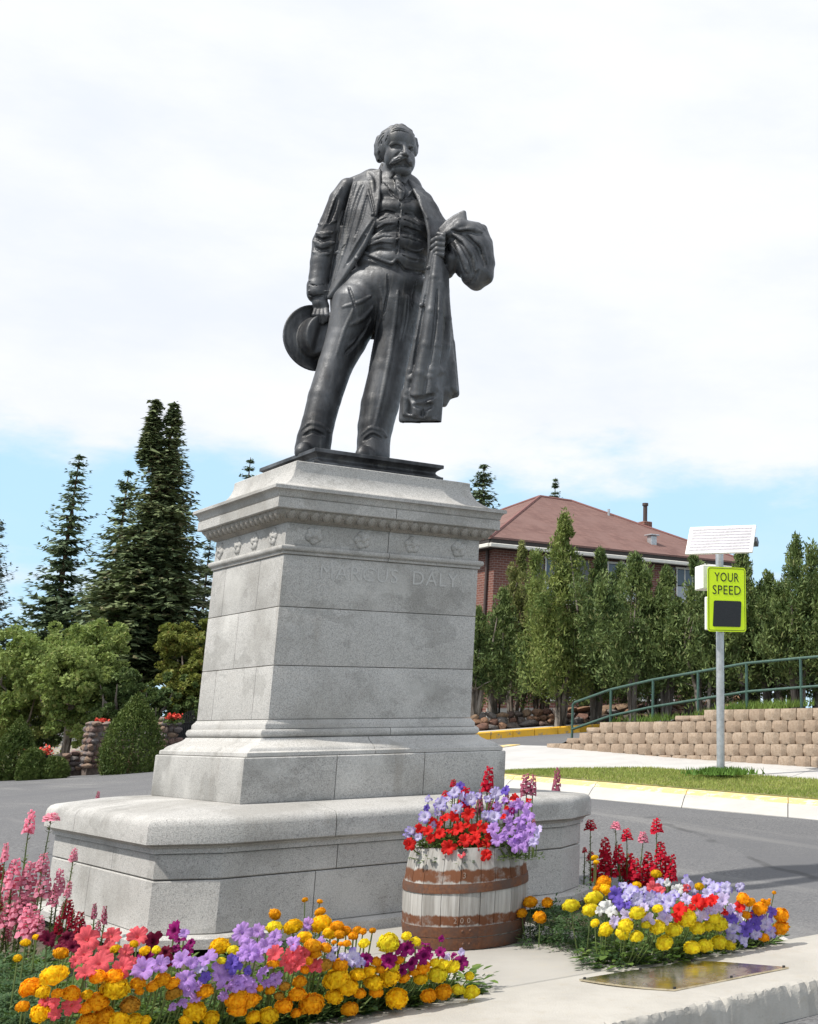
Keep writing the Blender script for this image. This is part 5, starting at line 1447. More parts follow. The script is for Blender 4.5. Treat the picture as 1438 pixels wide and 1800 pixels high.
        for ax in range(3):
            o = [q for q in range(3) if q != ax]; a = [slice(1, -1)] * 3; b = [slice(1, -1)] * 3
            a[ax] = slice(0, -1); b[ax] = slice(1, None)
            e = sg[tuple(a)] != sg[tuple(b)]; J = np.argwhere(e)
            st = sg[tuple(a)][e]
            J = J + 1; J[:, ax] -= 1
            def cell(d0, d1):
                q = J.copy(); q[:, o[0]] += d0; q[:, o[1]] += d1; return idx[q[:, 0], q[:, 1], q[:, 2]]
            quad = np.stack([cell(-1, -1), cell(0, -1), cell(0, 0), cell(-1, 0)], 1)
            flip = st if ax != 1 else ~st
            quad[~flip] = quad[~flip][:, ::-1]
            F_.append(quad)
        F_ = np.concatenate(F_); F_ = F_[(F_ >= 0).all(1)]
        W = V[:, :1] * E1[None] + V[:, 1:2] * E2[None]; W[:, 2] = V[:, 2]
        return np_mesh(name, W, F_, True)

statue = empty('bronze_statue', (0, 0, FOOT), 'dark bronze statue of a moustached man in a suit holding a hat and an overcoat', 'statue')
# cast plinth with a hollow moulding
pa, pb, pcx, pcy = .495, .475, -.04, -.04
bm = bmesh.new(); rings = []
for o, z in [(0.0, -.112), (.0, -.092), (.012, -.088)] + [(.012 + .030 * math.sin(math.pi * k / 8) , -.088 + .058 * k / 8) for k in range(1, 8)] + [(.012, -.030), (.0, -.026), (.0, -.004), (.004, 0)]:
    rings.append([(pcx + sx * (pa - o), pcy + sy * (pb - o), z) for sx, sy in ((-1, -1), (1, -1), (1, 1), (-1, 1))])
bm_loft(bm, rings); link_mesh('plinth', bm_mesh('plinth', bm, 35), M_BRONZE, statue)

H_ = .0052
S = Field(L3(530, 800, 0) * np.array([1, 0, 0]) + np.array([-.12, -.66, -.01]), (.66, .42, 2.86), H_)
# ---- legs (trousers)
S.chain([(630, 540, -.08, 44), (609, 598, -.13, 33), (590, 642, -.18, 27.5), (571, 700, -.25, 26), (559.5, 745, -.29, 25), (553, 772, -.31, 26.5), (550, 790, -.32, 27.5)], .010, 1.15)
S.chain([(697, 540, -.02, 42), (693, 595, -.04, 31), (682, 652, -.07, 30.5), (668, 712, -.10, 30.5), (660, 750, -.12, 28), (657, 775, -.14, 26), (656, 800, -.16, 26.5)], .010, 1.12)
S.ell(668, 512, -.03, 72, 46, 50, .03)
# ---- torso with the vest
for y, x0, x1, dc, dr in ((330, 650, 742, .02, 34), (352, 632, 750, .01, 44), (380, 628, 764, -.0, 50), (410, 626, 764, -.01, 55), (440, 628, 760, -.015, 56), (468, 626, 754, -.02, 52), (500, 604, 750, -.02, 48)):
    S.ell((x0 + x1) / 2, y, dc, (x1 - x0) / 2, 30, dr, .035)
S.chain([(620, 330, .03, 18), (655, 316, .03, 18), (690, 318, .04, 19), (722, 334, .05, 15), (744, 354, .05, 16), (754, 372, .05, 18)], .03, 1.1)
# ---- neck
S.chain([(690, 345, .0, 24), (694, 300, -.02, 22)], .02)
# ---- arms: sleeve hanging to the hat, and the bent arm under the overcoat
S.chain([(614, 332, .0, 19), (600, 354, -.005, 20.5), (586, 396, -.03, 22.5), (575.5, 430, -.05, 24.5), (567, 464, -.08, 20), (562, 490, -.10, 17.5), (560, 506, -.12, 16.5)], .010, 1.25)
S.chain([(559, 504, -.12, 18.5), (559, 516, -.125, 18.5)], .004, 1.1)
S.chain([(750, 368, .04, 19), (766, 398, .02, 20), (806, 440, -.05, 24), (800, 452, -.16, 22), (790, 447, -.24, 18)], .015)
# ---- shoes
for (px, py, d), toe in (((556, 792, -.28), (-.02, -.20)), ((657, 800, -.15), (-.01, -.21))):
    a = L3(px, py, d); a[2] = .055; b = a + np.array([toe[0], toe[1], -.010])
    S.seg(a + np.array([0, .06, 0]), b, .058, .050, .015); S.seg(a + np.array([0, .06, -.03]), b + np.array([0, -.01, -.025]), .058, .056, .01)
sl = (slice(None), slice(None), slice(0, 2)); S.f[sl] = np.where(S.f[sl] < 0, S.f[sl], S.f[sl])
# ---- jacket: skirt behind, open left front sweeping back, right edge
S.panel([(590, 470, .06), (584, 520, .07), (588, 588, .10)], [(742, 470, .10), (736, 520, .12), (690, 596, .14)], .016, 20)
S.panel([(630, 312, -.02), (624, 322, -.10), (612, 370, -.15), (604, 420, -.15), (592, 470, -.13), (581, 505, -.12), (574, 520, -.11)],
        [(652, 306, -.07), (655, 320, -.160), (661, 362, -.215), (657, 395, -.235), (641, 432, -.235), (624, 458, -.22), (603, 490, -.19), (579, 523, -.155)], .017, 34, .010)
S.panel([(600, 400, -.10), (588, 460, -.09), (580, 510, -.08)], [(618, 400, -.16), (600, 460, -.14), (582, 516, -.12)], .016, 18)
S.panel([(722, 322, -.09), (738, 348, -.165), (750, 382, -.20), (756, 412, -.215), (756, 440, -.215), (752, 470, -.20)],
        [(738, 330, -.04), (762, 358, -.08), (774, 392, -.10), (776, 420, -.10), (772, 450, -.11), (764, 474, -.12)], .017, 26, .010)
# ---- lapels
S.panel([(646, 303, -.08), (646, 318, -.13), (650, 345, -.20), (657, 372, -.238)], [(668, 299, -.085), (668, 325, -.155), (666, 350, -.222), (661, 378, -.245)], .011, 16, .005)
S.panel([(646, 303, -.08), (652, 311, -.12)], [(645, 309, -.10), (658, 318, -.14)], .009, 5, .004)
S.panel([(715, 312, -.07), (731, 338, -.15), (744, 370, -.205)], [(724, 318, -.06), (745, 346, -.14), (752, 384, -.215)], .010, 12, .005)
# ---- collar, tie
S.panel([(668, 297, -.03), (676, 305, -.085), (687, 313, -.125)], [(672, 288, -.03), (683, 297, -.09), (693, 306, -.135)], .011, 10, .004)
S.panel([(719, 300, -.05), (717, 311, -.11), (711, 322, -.14)], [(716, 300, -.06), (711, 308, -.115), (706, 317, -.145)], .010, 8, .004)
S.ell(698.5, 314, -.148, 7.5, 6.5, 6, .004)
S.chain([(699.5, 319, -.15, 5), (703, 329, -.170, 7.5), (706, 340, -.188, 7), (704.5, 350, -.205, 3.5)], .005)
for P in ([(696, 318), (702, 324), (709, 328)], [(697, 325), (704, 333), (711, 337)], [(698, 334), (704, 341)]): S.draw(P, 1.5, True, .004, .0)
# ---- head
HDD = -.045
S.ell(693, 259, HDD + .06, 31, 36, 36, .01); S.ell(704, 252, HDD - .035, 27, 31, 38, .02)
S.ell(703.5, 281, HDD - .035, 25.5, 30, 35, .02)
S.ell(706, 301, HDD - .08, 17.5, 11, 15, .015)
S.ell(680, 262, HDD + .07, 17.5, 23, 28, .02)
S.ell(706, 246, HDD - .075, 23, 19, 18, .02)           # forehead
S.ell(687, 279, HDD - .085, 10, 14, 10, .02)           # cheeks
S.ell(722, 281, HDD - .095, 7.5, 13, 9, .02)
S.draw([(690, 258), (697, 257.5), (706, 260.5)], 5.2, True, .006, -.05, .6)
S.draw([(716.5, 262), (721, 261.8), (727, 265)], 4.6, True, .006, -.05, .6)
S.draw([(686, 255), (692, 250.5), (699, 250), (706, 253.5), (710, 257)], 3.4, k=.006, sink=-.05, ends=.6)
S.draw([(713, 258), (718, 256), (724, 257), (729, 262)], 3.0, k=.006, sink=-.05, ends=.6)
for x, y, r_ in ((698.5, 259.5, 4.6), (721.5, 263.5, 3.8)):
    d = S.front(x, y)
    if d is not None: S.ell(x, y, d + .007, r_, r_ * .72, 4, .002)
S.draw([(692, 257.5), (698, 255.8), (705, 259)], 1.3, k=.002, sink=-.1, ends=.8); S.draw([(692, 261.5), (698, 263.5), (705, 263)], 1.2, k=.003, sink=.0, ends=.8)
S.draw([(717, 261.5), (722, 260.3), (727, 263.5)], 1.2, k=.002, sink=-.1, ends=.8); S.draw([(717, 266), (722, 267), (727, 266.5)], 1.1, k=.003, sink=.0, ends=.8)
dn = S.front(710, 258) or -.2
S.chain([(710.5, 254, dn + .012, 3.0), (712, 262, dn - .006, 3.2), (712.5, 269.5, dn - .026, 4.3)], .008)
S.ell(707.5, 271, dn - .006, 4.0, 3.2, 4, .005); S.ell(716.5, 272.5, dn - .004, 3.4, 3.0, 4, .005)
S.draw([(702, 268), (697, 273), (692, 279)], 1.6, True, .010, .2); S.ell(707, 301, HDD - .105, 11, 8, 8, .02)
# moustache
S.draw([(712, 276.5), (705, 277.5), (698, 280.5), (692, 285), (686.5, 288)], 5.6, k=.005, sink=-.15, ends=.35)
S.draw([(711.5, 277), (717.5, 280), (721.5, 284.5), (724, 291)], 4.8, k=.005, sink=-.15, ends=.35)
for P in ([(709, 277), (702, 279.5), (695, 284), (690, 287)], [(707, 275.5), (700, 277.5), (694, 281.5)], [(714, 278), (719, 282), (722.5, 288)]): S.draw(P, .9, True, .002, .0)
S.draw([(699, 290), (707, 291.5), (715, 292)], 1.5, True, .005, .2)
# ears, hair
S.ell(668.5, 268.5, HDD + .02, 5.5, 11.5, 9, .006)
S.ell(729.5, 265, HDD + .01, 4.5, 11, 10, .01)
hair = [[(688, 229, -.09, 4.5), (698, 223.5, -.10, 6), (709, 224.5, -.11, 6), (719, 230, -.10, 4.5), (727, 238, -.08, 2.5)],
        [(676, 236, .0, 7), (690, 227, .0, 7), (706, 224, .0, 7), (720, 232, .0, 6)],
        [(682, 233, -.085, 4), (675, 243, -.075, 5.5), (673, 254, -.055, 5)],
        [(668, 244, -.01, 7), (664, 256, .0, 6.5), (664.5, 270, .02, 7), (667, 281, .03, 6)],
        [(730, 245, -.03, 4), (732, 256, -.01, 4), (731, 268, .01, 4)]]
for P in hair: S.chain(P, .006)
for P in ([(684, 233), (674, 240), (667, 250), (664, 262)], [(686, 236), (677, 243), (671, 251), (668, 258)], [(681, 230), (670, 238), (664, 248), (662, 258)], [(684, 240), (678, 246), (674, 254)], [(664, 276), (667, 284), (673, 291)], [(668, 274), (671, 282), (676, 288)], [(690, 229), (699, 225), (711, 227.5), (720, 233)], [(694, 231.5), (702, 228.5), (712, 230)], [(684, 228), (694, 222.5), (704, 221)]): S.draw(P, 1.5, True, .003, .0)
S.draw([(688, 233), (697, 230), (707, 230.5), (717, 233), (725, 240)], 1.6, True, .003, .2)
S.draw([(671, 259), (666, 261), (664.5, 269), (666.5, 277), (670.5, 281)], 2.3, k=.003, sink=-.2, ends=.7); S.draw([(669.5, 263), (668, 269), (669.5, 275)], 1.6, True, .003, .0)
# ---- hand on the hat
S.chain([(561, 520, -.125, 14), (563, 534, -.135, 13)], .008); S.ell(565, 540, -.14, 13.5, 15, 9, .01)
for k, (x0, x1, x2, y2) in enumerate(((556, 553, 554, 560), (562, 560.5, 561, 566), (568, 568, 567.5, 567), (574, 575, 573.5, 563))):
    S.chain([(x0, 545, -.155, 4.8), (x1, 554, -.185, 4.5), (x2, y2, -.165, 3.8)], .004)
# ---- hand on the coat
S.chain([(797, 455, -.24, 17), (790, 446, -.27, 16)], .012); S.ell(785, 437, -.295, 15, 19, 11, .012)
for k, (y0, xt, yt) in enumerate(((421, 759, 426), (430.5, 757.5, 437), (440, 758.5, 448), (449, 763, 458))):
    S.chain([(781, y0, -.335, 5.6), (769, y0 - 1.5, -.360, 5.3), (762, (y0 + yt) / 2, -.345, 4.9), (xt + 1, yt, -.315, 4.2)], .004)
S.chain([(789, 424, -.31, 6), (780, 414, -.34, 5.4), (771, 411.5, -.335, 4.6)], .006)
# ---- drawn detail: vest
S.draw([(672, 318), (680, 334), (690, 346), (702, 354)], 2.2, k=.005); S.draw([(727, 330), (718, 344), (705, 355)], 2.2, k=.005)
S.draw([(676, 318), (684, 333), (694, 344), (703, 350)], 1.6, True, .004, .2)
S.draw([(705, 360), (728, 348), (736, 346)], 1.6, True, .004, .2); S.draw([(720, 345), (733, 352)], 1.8, k=.004)
S.draw([(704, 356), (702, 380), (700, 405), (698, 430), (697, 452)], 1.8, True, .004, .1)
S.draw([(707, 356), (705, 380), (703, 405), (702, 430), (701, 450)], 1.7, k=.004, sink=.2)
for x, y in ((703.5, 366), (702, 384), (700.5, 402), (699.5, 420), (698, 438)):
    d = S.front(x, y)
    if d is not None: S.ell(x, y, d - .002, 2.6, 2.6, 2.2, .002)
S.draw([(640, 443), (655, 450), (672, 457), (690, 463), (699, 452), (711, 469), (728, 473), (748, 474)], 2.8, k=.004, sink=.15, ends=.9)
S.draw([(640, 449), (655, 456), (672, 463), (690, 469), (699, 459), (711, 475), (728, 479), (748, 480)], 2.4, True, .006, .2, .9)
for P in ([(694, 371), (680, 367), (667, 372)], [(694, 379), (682, 377), (668, 384)], [(693, 391), (678, 392), (662, 401)], [(692, 402), (676, 404), (657, 415)], [(691, 413), (674, 412), (654, 420)], [(690, 426), (670, 424), (648, 431)], [(689, 437), (668, 434), (650, 440)],
          [(708, 371), (722, 375), (736, 386)], [(707, 381), (722, 386), (738, 396)], [(706, 393), (720, 398), (742, 406)], [(705, 413), (720, 415), (742, 424)], [(704, 431), (722, 440), (744, 443)], [(706, 444), (722, 452), (742, 456)], [(703, 402), (716, 407), (730, 412)]):
    S.draw(P, 2.0, k=.006, sink=.35); S.draw([(x, y + 4) for x, y in P], 1.6, True, .006, .2)
S.draw([(705, 424), (716, 436), (728, 441), (738, 441), (745, 437)], 1.5, k=.003, sink=.0, ends=.9)
S.draw([(712, 385), (716, 388)], 1.6, k=.003)
# ---- jacket folds and buttons
for P, r in (([(640, 326), (626, 362), (616, 400), (606, 440)], 5), ([(650, 330), (640, 366), (632, 400), (618, 438)], 4), ([(626, 322), (617, 350), (612, 380)], 4), ([(648, 395), (630, 425), (606, 468)], 3.5), ([(612, 415), (601, 455), (590, 490)], 4)):
    S.draw(P, r * .78, k=.012, sink=.45)
for P in ([(634, 328), (621, 364), (611, 402), (601, 445)], [(645, 345), (634, 385), (624, 415)], [(656, 388), (638, 420), (612, 462)]): S.draw(P, 3.2, True, .012, .05)
S.draw([(648, 318), (650, 334), (655, 356), (660, 378)], 1.8, True, .004, .2); S.draw([(644, 312), (654, 320)], 1.6, True, .003, .2)
for x, y in ((656, 377), (644.5, 413), (627, 454)):
    d = S.front(x, y)
    if d is not None: S.ell(x, y, d - .003, 3.6, 3.6, 3, .003)
S.draw([(596, 441), (588, 447)], 3, k=.004); S.draw([(591, 446), (610, 428)], 1.4, True, .004, .1)
# ---- sleeve
for P, r in (([(586, 350), (578, 385), (566, 405)], 4), ([(552, 408), (566, 414), (584, 408)], 4.5), ([(551, 424), (566, 432), (588, 426)], 4.5), ([(556, 392), (570, 398), (590, 388)], 3.6), ([(549, 442), (562, 450), (580, 446)], 3), ([(600, 330), (590, 352), (583, 372)], 4), ([(604, 372), (596, 396), (590, 410)], 3.4)):
    S.draw(P, r * .78, k=.012, sink=.45)
for P in ([(552, 416), (567, 423), (586, 417)], [(551, 433), (565, 441), (586, 436)], [(594, 345), (586, 372), (578, 392)]): S.draw(P, 2.8, True, .012, .05)
S.draw([(542, 499), (556, 503), (578, 499)], 1.4, True, .003, .1); S.draw([(541, 511), (556, 514), (578, 511)], 1.6, k=.003); S.draw([(541, 518), (556, 521), (577, 518)], 2, True, .003, .2)
for x, y in ((545, 494), (544, 503), (543.5, 512)):
    d = S.front(x, y)
    if d is not None: S.ell(x, y, d - .002, 2, 2, 2, .002)
# seam between sleeve and jacket
S.draw([(619, 330), (611, 372), (603, 412), (594, 446), (584, 480), (579, 505)], 3.2, True, .008, .1)
# ---- trousers: creases, pulls from the crotch, breaks at the ankle
for P, r in (([(628, 530), (606, 580), (590, 630)], 3), ([(655, 540), (638, 560), (612, 574)], 5), ([(652, 520), (632, 532), (604, 540)], 4), ([(652, 562), (634, 592), (608, 612)], 4), 
             ([(531, 756), (545, 744), (566, 748), (580, 760)], 4.2), 
             ([(700, 512), (694, 570), (685, 630), (671, 700), (658, 752)], 4), ([(668, 500), (676, 530), (674, 560)], 4), ([(664, 560), (660, 600), (650, 650)], 3), ([(637, 764), (652, 752), (668, 756), (680, 768)], 4.2),  ([(716, 520), (712, 560), (704, 600)], 4)):
    S.draw(P, r * .85, k=.010, sink=.45)
for P in ([(645, 575), (625, 605), (606, 622)], [(534, 766), (550, 757), (576, 768)], [(640, 774), (655, 764), (676, 774)]):
    S.draw(P, 2.8, True, .010, .05)
S.draw([(681, 482), (683, 510), (676, 545), (662, 580)], 2.0, True, .006, .1); S.draw([(690, 482), (688, 508)], 1.5, k=.004)
S.draw([(612, 500), (622, 530), (624, 545)], 2.4, True, .006, .1); S.draw([(732, 492), (726, 520), (724, 540)], 2.0, True, .006, .1)
fig = S.mesh('figure'); o = link_mesh('figure', fig, M_BRONZE, statue)

# ---- overcoat over the bent arm
O = Field((L3(700, 740, 0)[0], -.62, L3(700, 745, 0)[2] - .06), (L3(868, 400, 0)[0] + .06, .32, L3(800, 370, 0)[2] + .08), .0075)
# thrown-over bulk at the elbow
O.chain([(792, 414, -.22, 13), (812, 404, -.20, 17), (832, 412, -.16, 20), (845, 434, -.14, 20), (851, 458, -.13, 17), (848, 482, -.13, 18), (836, 494, -.14, 16)], .015, 1.5)
O.chain([(812, 420, -.22, 15), (822, 446, -.20, 20), (828, 470, -.18, 20), (828, 486, -.17, 17)], .015, 1.3)
O.chain([(800, 425, -.20, 14), (806, 448, -.20, 16), (815, 475, -.16, 14)], .015, 1.2)
O.chain([(838, 398, -.13, 7), (850, 402, -.12, 6), (857, 425, -.12, 8), (862, 462, -.12, 7), (858, 488, -.13, 7)], .012, 2.0)
# stand-up collar flap
O.panel([(774, 404, -.27), (786, 391, -.26), (800, 381, -.25), (816, 373, -.24)], [(778, 414, -.28), (795, 405, -.28), (808, 398, -.27), (818, 390, -.25)], .016, 12, .008)
O.panel([(800, 396, -.24), (820, 392, -.22), (842, 396, -.18)], [(800, 408, -.25), (822, 404, -.23), (850, 404, -.18)], .02, 10, .01)
# hanging fronts: side-by-side folds
folds = [([(762, 446, -.33, 6), (757, 480, -.325, 7), (748, 540, -.32, 8), (737, 600, -.31, 9), (725, 655, -.30, 9.5), (717, 700, -.30, 9), (715, 728, -.30, 7)], 1.6),
         ([(769, 452, -.335, 7), (766, 490, -.34, 9), (761, 550, -.345, 12), (752, 610, -.34, 13), (742, 660, -.33, 14), (736, 700, -.32, 14), (734, 728, -.32, 8)], 1.5),
         ([(774, 458, -.325, 6), (774, 500, -.33, 8), (772, 550, -.335, 10), (768, 610, -.33, 12), (762, 655, -.32, 12), (757, 700, -.31, 12), (755, 732, -.31, 8)], 1.5),
         ([(779, 470, -.29, 6), (782, 510, -.28, 7), (785, 560, -.27, 8), (783, 610, -.27, 8), (778, 655, -.27, 8), (768, 700, -.28, 8), (766, 734, -.28, 6)], 1.8),
         ([(779, 490, -.20, 6), (780, 530, -.20, 6), (785, 590, -.19, 8), (791, 640, -.19, 9), (796, 684, -.19, 8)], 1.8),
         ([(775, 520, -.22, 7), (778, 580, -.22, 8), (784, 640, -.21, 11), (785, 690, -.20, 10), (779, 708, -.20, 7)], 1.8),
         ([(781, 480, -.16, 6), (784, 530, -.15, 6), (793, 610, -.13, 6), (801, 690, -.13, 5)], 2.0)]
for P, ys in folds: O.chain(P, .010, ys)
O.chain([(794, 460, -.2, 15), (786, 478, -.19, 11)], .012, 1.4)
# turned-up lining at the hem
O.chain([(722, 667, -.335, 7), (740, 660, -.36, 8), (758, 664, -.355, 8), (772, 652, -.33, 7)], .008, 1.2)
O.chain([(720, 690, -.32, 8), (745, 688, -.345, 7), (766, 684, -.325, 7)], .008, 1.2)

O.panel([(713, 690, -.30), (709, 738, -.29)], [(772, 690, -.30), (768, 744, -.29)], .03, 6, .012)
O.panel([(757, 470, -.31), (735, 600, -.30), (716, 700, -.29)], [(782, 480, -.27), (782, 600, -.27), (768, 715, -.28)], .03, 10, .012)
O.panel([(778, 600, -.17), (778, 700, -.17)], [(794, 600, -.14), (802, 694, -.14)], .02, 10, .012)
O.draw([(748, 520), (738, 580), (728, 640)], 2.2, True, .008, .1); O.draw([(769, 510), (764, 580), (756, 640)], 2.4, True, .008, .1); O.draw([(780, 520), (782, 580), (776, 640)], 2.4, True, .008, .1)
for P, r in (([(800, 400), (822, 408), (846, 430), (856, 462)], 3.5), ([(798, 412), (816, 424), (832, 452), (838, 480)], 4), ([(800, 424), (812, 448), (822, 478)], 3.5), ([(806, 404), (830, 402), (848, 408)], 3), ([(846, 470), (836, 490), (822, 494)], 3.5)):
    O.draw(P, r, k=.012, sink=.3); O.draw([(x - 5, y + 5) for x, y in P], r * .8, True, .010, .0)
O.draw([(712, 694), (728, 704), (748, 700), (768, 694)], 5, True, .012, .2)
O.draw([(730, 712), (748, 716), (764, 710)], 5, True, .012, .3)
O.draw([(711, 728), (740, 734), (766, 737)], 2.4, k=.006, sink=0, ends=.9)
for x, y in ((741, 536), (753, 471)):
    d = O.front(x, y)
    if d is not None: O.ell(x, y, d - .004, 4, 4, 3.5, .003)
link_mesh('overcoat', O.mesh('overcoat'), M_BRONZE, statue)

# ---- hat
c0 = L3(550, 595, -.085)
Hh = Field(c0 - np.array([.36, .36, .36]), c0 + np.array([.36, .36, .36]), .0068)
nv = np.array([.70, -.70, .10]); nv /= np.linalg.norm(nv); upv = np.array([.05, .18, 1.0]); upv -= nv * (upv @ nv); upv /= np.linalg.norm(upv); sv = np.cross(upv, nv)
sl, g = Hh.win(Hh.lo, Hh.lo + Hh.n * Hh.h)
x = g[0] - c0[0]; y = g[1] - c0[1]; z = g[2] - c0[2]
a = x * sv[0] + y * sv[1] + z * sv[2]; b = x * upv[0] + y * upv[1] + z * upv[2]; h = x * nv[0] + y * nv[1] + z * nv[2]
rr = np.sqrt((a / .228) ** 2 + (b / .265) ** 2)
hb_ = h + .030 * np.clip(np.abs(a) / .235, 0, 1.2) ** 2 * 1.0 - .018 * (rr ** 6).clip(0, 2)
dis = np.maximum((rr - 1) * .24, np.abs(hb_) - .008); rim = np.sqrt(((rr - .985) * .24) ** 2 + hb_ ** 2) - .012
d = np.minimum(dis, rim)
rc = np.sqrt((a / .125) ** 2 + (b / .165) ** 2); top = .135 + .02 * (b / .165) - .035 * np.exp(-(a / .035) ** 2)
crown = np.maximum((rc - (1 - .12 * np.clip(h / .14, 0, 1))) * .125, np.maximum(h - top, -h - .005))
k = .035; w = np.clip(.5 + .5 * (d - crown) / k, 0, 1); d2 = crown * w + d * (1 - w) - k * w * (1 - w) * .6
bandd = np.maximum(np.abs(rc - .99) * .125 - .004, np.abs(h - .024) - .016)
Hh.f = np.minimum(d2, bandd).astype(np.float32)
for _ in range(2):      # soften the rolled edges
    q = Hh.f.copy()
    for ax in range(3): q = (np.roll(q, 1, ax) + 2 * q + np.roll(q, -1, ax)) / 4
    Hh.f = q
link_mesh('hat', Hh.mesh('hat'), M_BRONZE, statue)
# ------------------------------------------------------------------ flowers
def petal_mat(name, col, edge=None, centre=None, r0=.10, r1=.25, var=.18):
    """petal colour; the throat colour follows the distance from the bloom's middle"""
    t = NT(name)
    n = t.noise(40, 3, .6); c = t.mix(t.step(n, .3, .7), tuple(x * (1 - var) for x in col), tuple(min(1, x * (1 + var)) for x in col))
    if centre:
        ln = t.n('ShaderNodeVectorMath', operation='LENGTH'); t.l(t.tc.outputs['Object'], ln.inputs[0])
        c = t.mix(t.step(ln.outputs['Value'], r0 * .05, r1 * .05), centre, c)
        sx = t.n('ShaderNodeSeparateXYZ'); t.l(t.tc.outputs['Object'], sx.inputs[0]); an = t.math('ARCTAN2', sx.outputs[0], sx.outputs[1])
        vein = t.math('SINE', t.math('MULTIPLY', an, 25.0)); c = t.mix(t.math('MULTIPLY', t.step(vein, .6, 1.0), .35), c, tuple(x * .55 for x in col))
    q = t.n('ShaderNodeHueSaturation'); t.l(c, q.inputs['Color']); t.l(t.math('ADD', t.math('MULTIPLY', t.rnd(), .25), .88), q.inputs['Value'])
    t.set(col=q.outputs[0], rough=.65, spec=.2)
    tr = t.n('ShaderNodeBsdfTranslucent'); t.l(q.outputs[0], tr.inputs[0])
    ms = t.n('ShaderNodeMixShader'); ms.inputs[0].default_value = .45
    t.l(t.b.outputs[0], ms.inputs[1]); t.l(tr.outputs[0], ms.inputs[2]); t.l(ms.outputs[0], t.out.inputs[0])
    return t.m
PM = {
 'orange': petal_mat('orange_marigold_petals', (1.0, 0.46, 0.010)), 'gold': petal_mat('golden_marigold_petals', (1.0, 0.62, 0.012)),
 'lemon': petal_mat('lemon_marigold_petals', (1.0, 0.78, 0.035)), 'ochre': petal_mat('fading_marigold_petals', (0.56, 0.29, 0.03)),
 'salmon': petal_mat('salmon_petunia', (0.78, 0.115, 0.14), centre=(0.85, 0.60, 0.40)), 'magenta': petal_mat('purple_magenta_petunia', (0.30, 0.012, 0.16), centre=(0.06, 0.0, 0.035), r1=.45),
 'burgundy': petal_mat('burgundy_petunia', (0.17, 0.006, 0.035), centre=(0.03, 0.0, 0.01), r1=.5), 'lavender': petal_mat('lavender_petunia', (0.50, 0.29, 0.70), centre=(0.75, 0.70, 0.45)),
 'blue': petal_mat('blue_violet_petunia', (0.17, 0.11, 0.52), centre=(0.08, 0.04, 0.28)), 'violet': petal_mat('violet_petunia', (0.29, 0.22, 0.66), centre=(0.62, 0.58, 0.8), r0=.5, r1=1.1),
 'pale': petal_mat('pale_lilac_petunia', (0.60, 0.52, 0.80), centre=(0.8, 0.76, 0.6)), 'white': petal_mat('white_petunia', (0.80, 0.80, 0.80), centre=(0.75, 0.75, 0.5), var=.05),
 'red': petal_mat('scarlet_petunia', (0.70, 0.022, 0.018), centre=(0.8, 0.42, 0.12), r0=.06, r1=.2), 'snapred': petal_mat('red_snapdragon_petals', (0.64, 0.012, 0.045)),
 'snappink': petal_mat('pink_snapdragon_petals', (0.82, 0.33, 0.44)), 'snapdusty': petal_mat('dusty_pink_snapdragon_petals', (0.55, 0.17, 0.26)), 'snapcrim': petal_mat('crimson_snapdragon_petals', (0.36, 0.01, 0.035))}
M_MLEAF = leaf('marigold_leaves', (0.018, 0.050, 0.016), (0.062, 0.115, 0.036), (0.11, 0.14, 0.045), .2, 9)
M_PLEAF = leaf('petunia_leaves', (0.050, 0.100, 0.020), (0.13, 0.20, 0.045), (0.20, 0.25, 0.07), .3, 9)
M_SLEAF = leaf('snapdragon_leaves', (0.060, 0.105, 0.022), (0.15, 0.18, 0.055), (0.20, 0.14, 0.07), .25, 9)
M_STEM = simple('green_stem', (0.10, 0.14, 0.035), .7, 0, .2)

def marigold_mesh(seed):      # unit radius 0.05; a ball of ruffled petals, open side up
    r = np.random.default_rng(seed); V = []; F_ = []
    n = 150
    for k in range(n):
        u = (k + .5) / n; ph = math.acos(1 - 1.36 * u); th = k * 2.39996 + r.normal(0, .12)
        d = np.array([math.sin(ph) * math.cos(th), math.sin(ph) * math.sin(th), math.cos(ph) * .78])
        R_ = .050 * (.86 + .14 * r.random()) * (1 if u > .12 else .93)
        tang = np.cross(d, [0, 0, 1.0]) if abs(d[2]) < .95 else np.array([1.0, 0, 0]); tang /= np.linalg.norm(tang); up = np.cross(tang, d)
        w = .0098 * r.uniform(.8, 1.3); hgt = .011 * r.uniform(.8, 1.3)
        tw = r.normal(0, .5); t2 = tang * math.cos(tw) + up * math.sin(tw); u2 = -tang * math.sin(tw) + up * math.cos(tw)
        b = d * R_ * .80; m = d * R_ * .99 ; tip = d * R_ * .95 + u2 * hgt
        i = len(V); V += [b - t2 * w * .5 - u2 * hgt * .6, b + t2 * w * .5 - u2 * hgt * .6, m + t2 * w, tip + t2 * w * .45 + d * .002 * r.normal(), m - t2 * w]
        V[-1] = V[-1] + d * .003 * r.normal(); V[-3] = V[-3] + d * .003 * r.normal()
        F_ += [(i, i + 1, i + 2, i + 4), (i + 4, i + 2, i + 3, i + 3)]
    # inner ball closes the gaps
    tri = []
    for f in F_:
        tri.append((f[0], f[1], f[2])); 
        if f[2] != f[3]: tri.append((f[0], f[2], f[3]))
    bm = bmesh.new(); bmesh.ops.create_icosphere(bm, subdivisions=1, radius=.0465)
    base = len(V); bm.verts.ensure_lookup_table()
    for v in bm.verts: V.append(np.array([v.co.x, v.co.y, v.co.z * .72]))
    for f in bm.faces: tri.append(tuple(base + v.index for v in f.verts))
    bm.free()
    return np_mesh('bloom', np.array(V), np.array(tri), False)
MAR = [marigold_mesh(k) for k in range(4)]
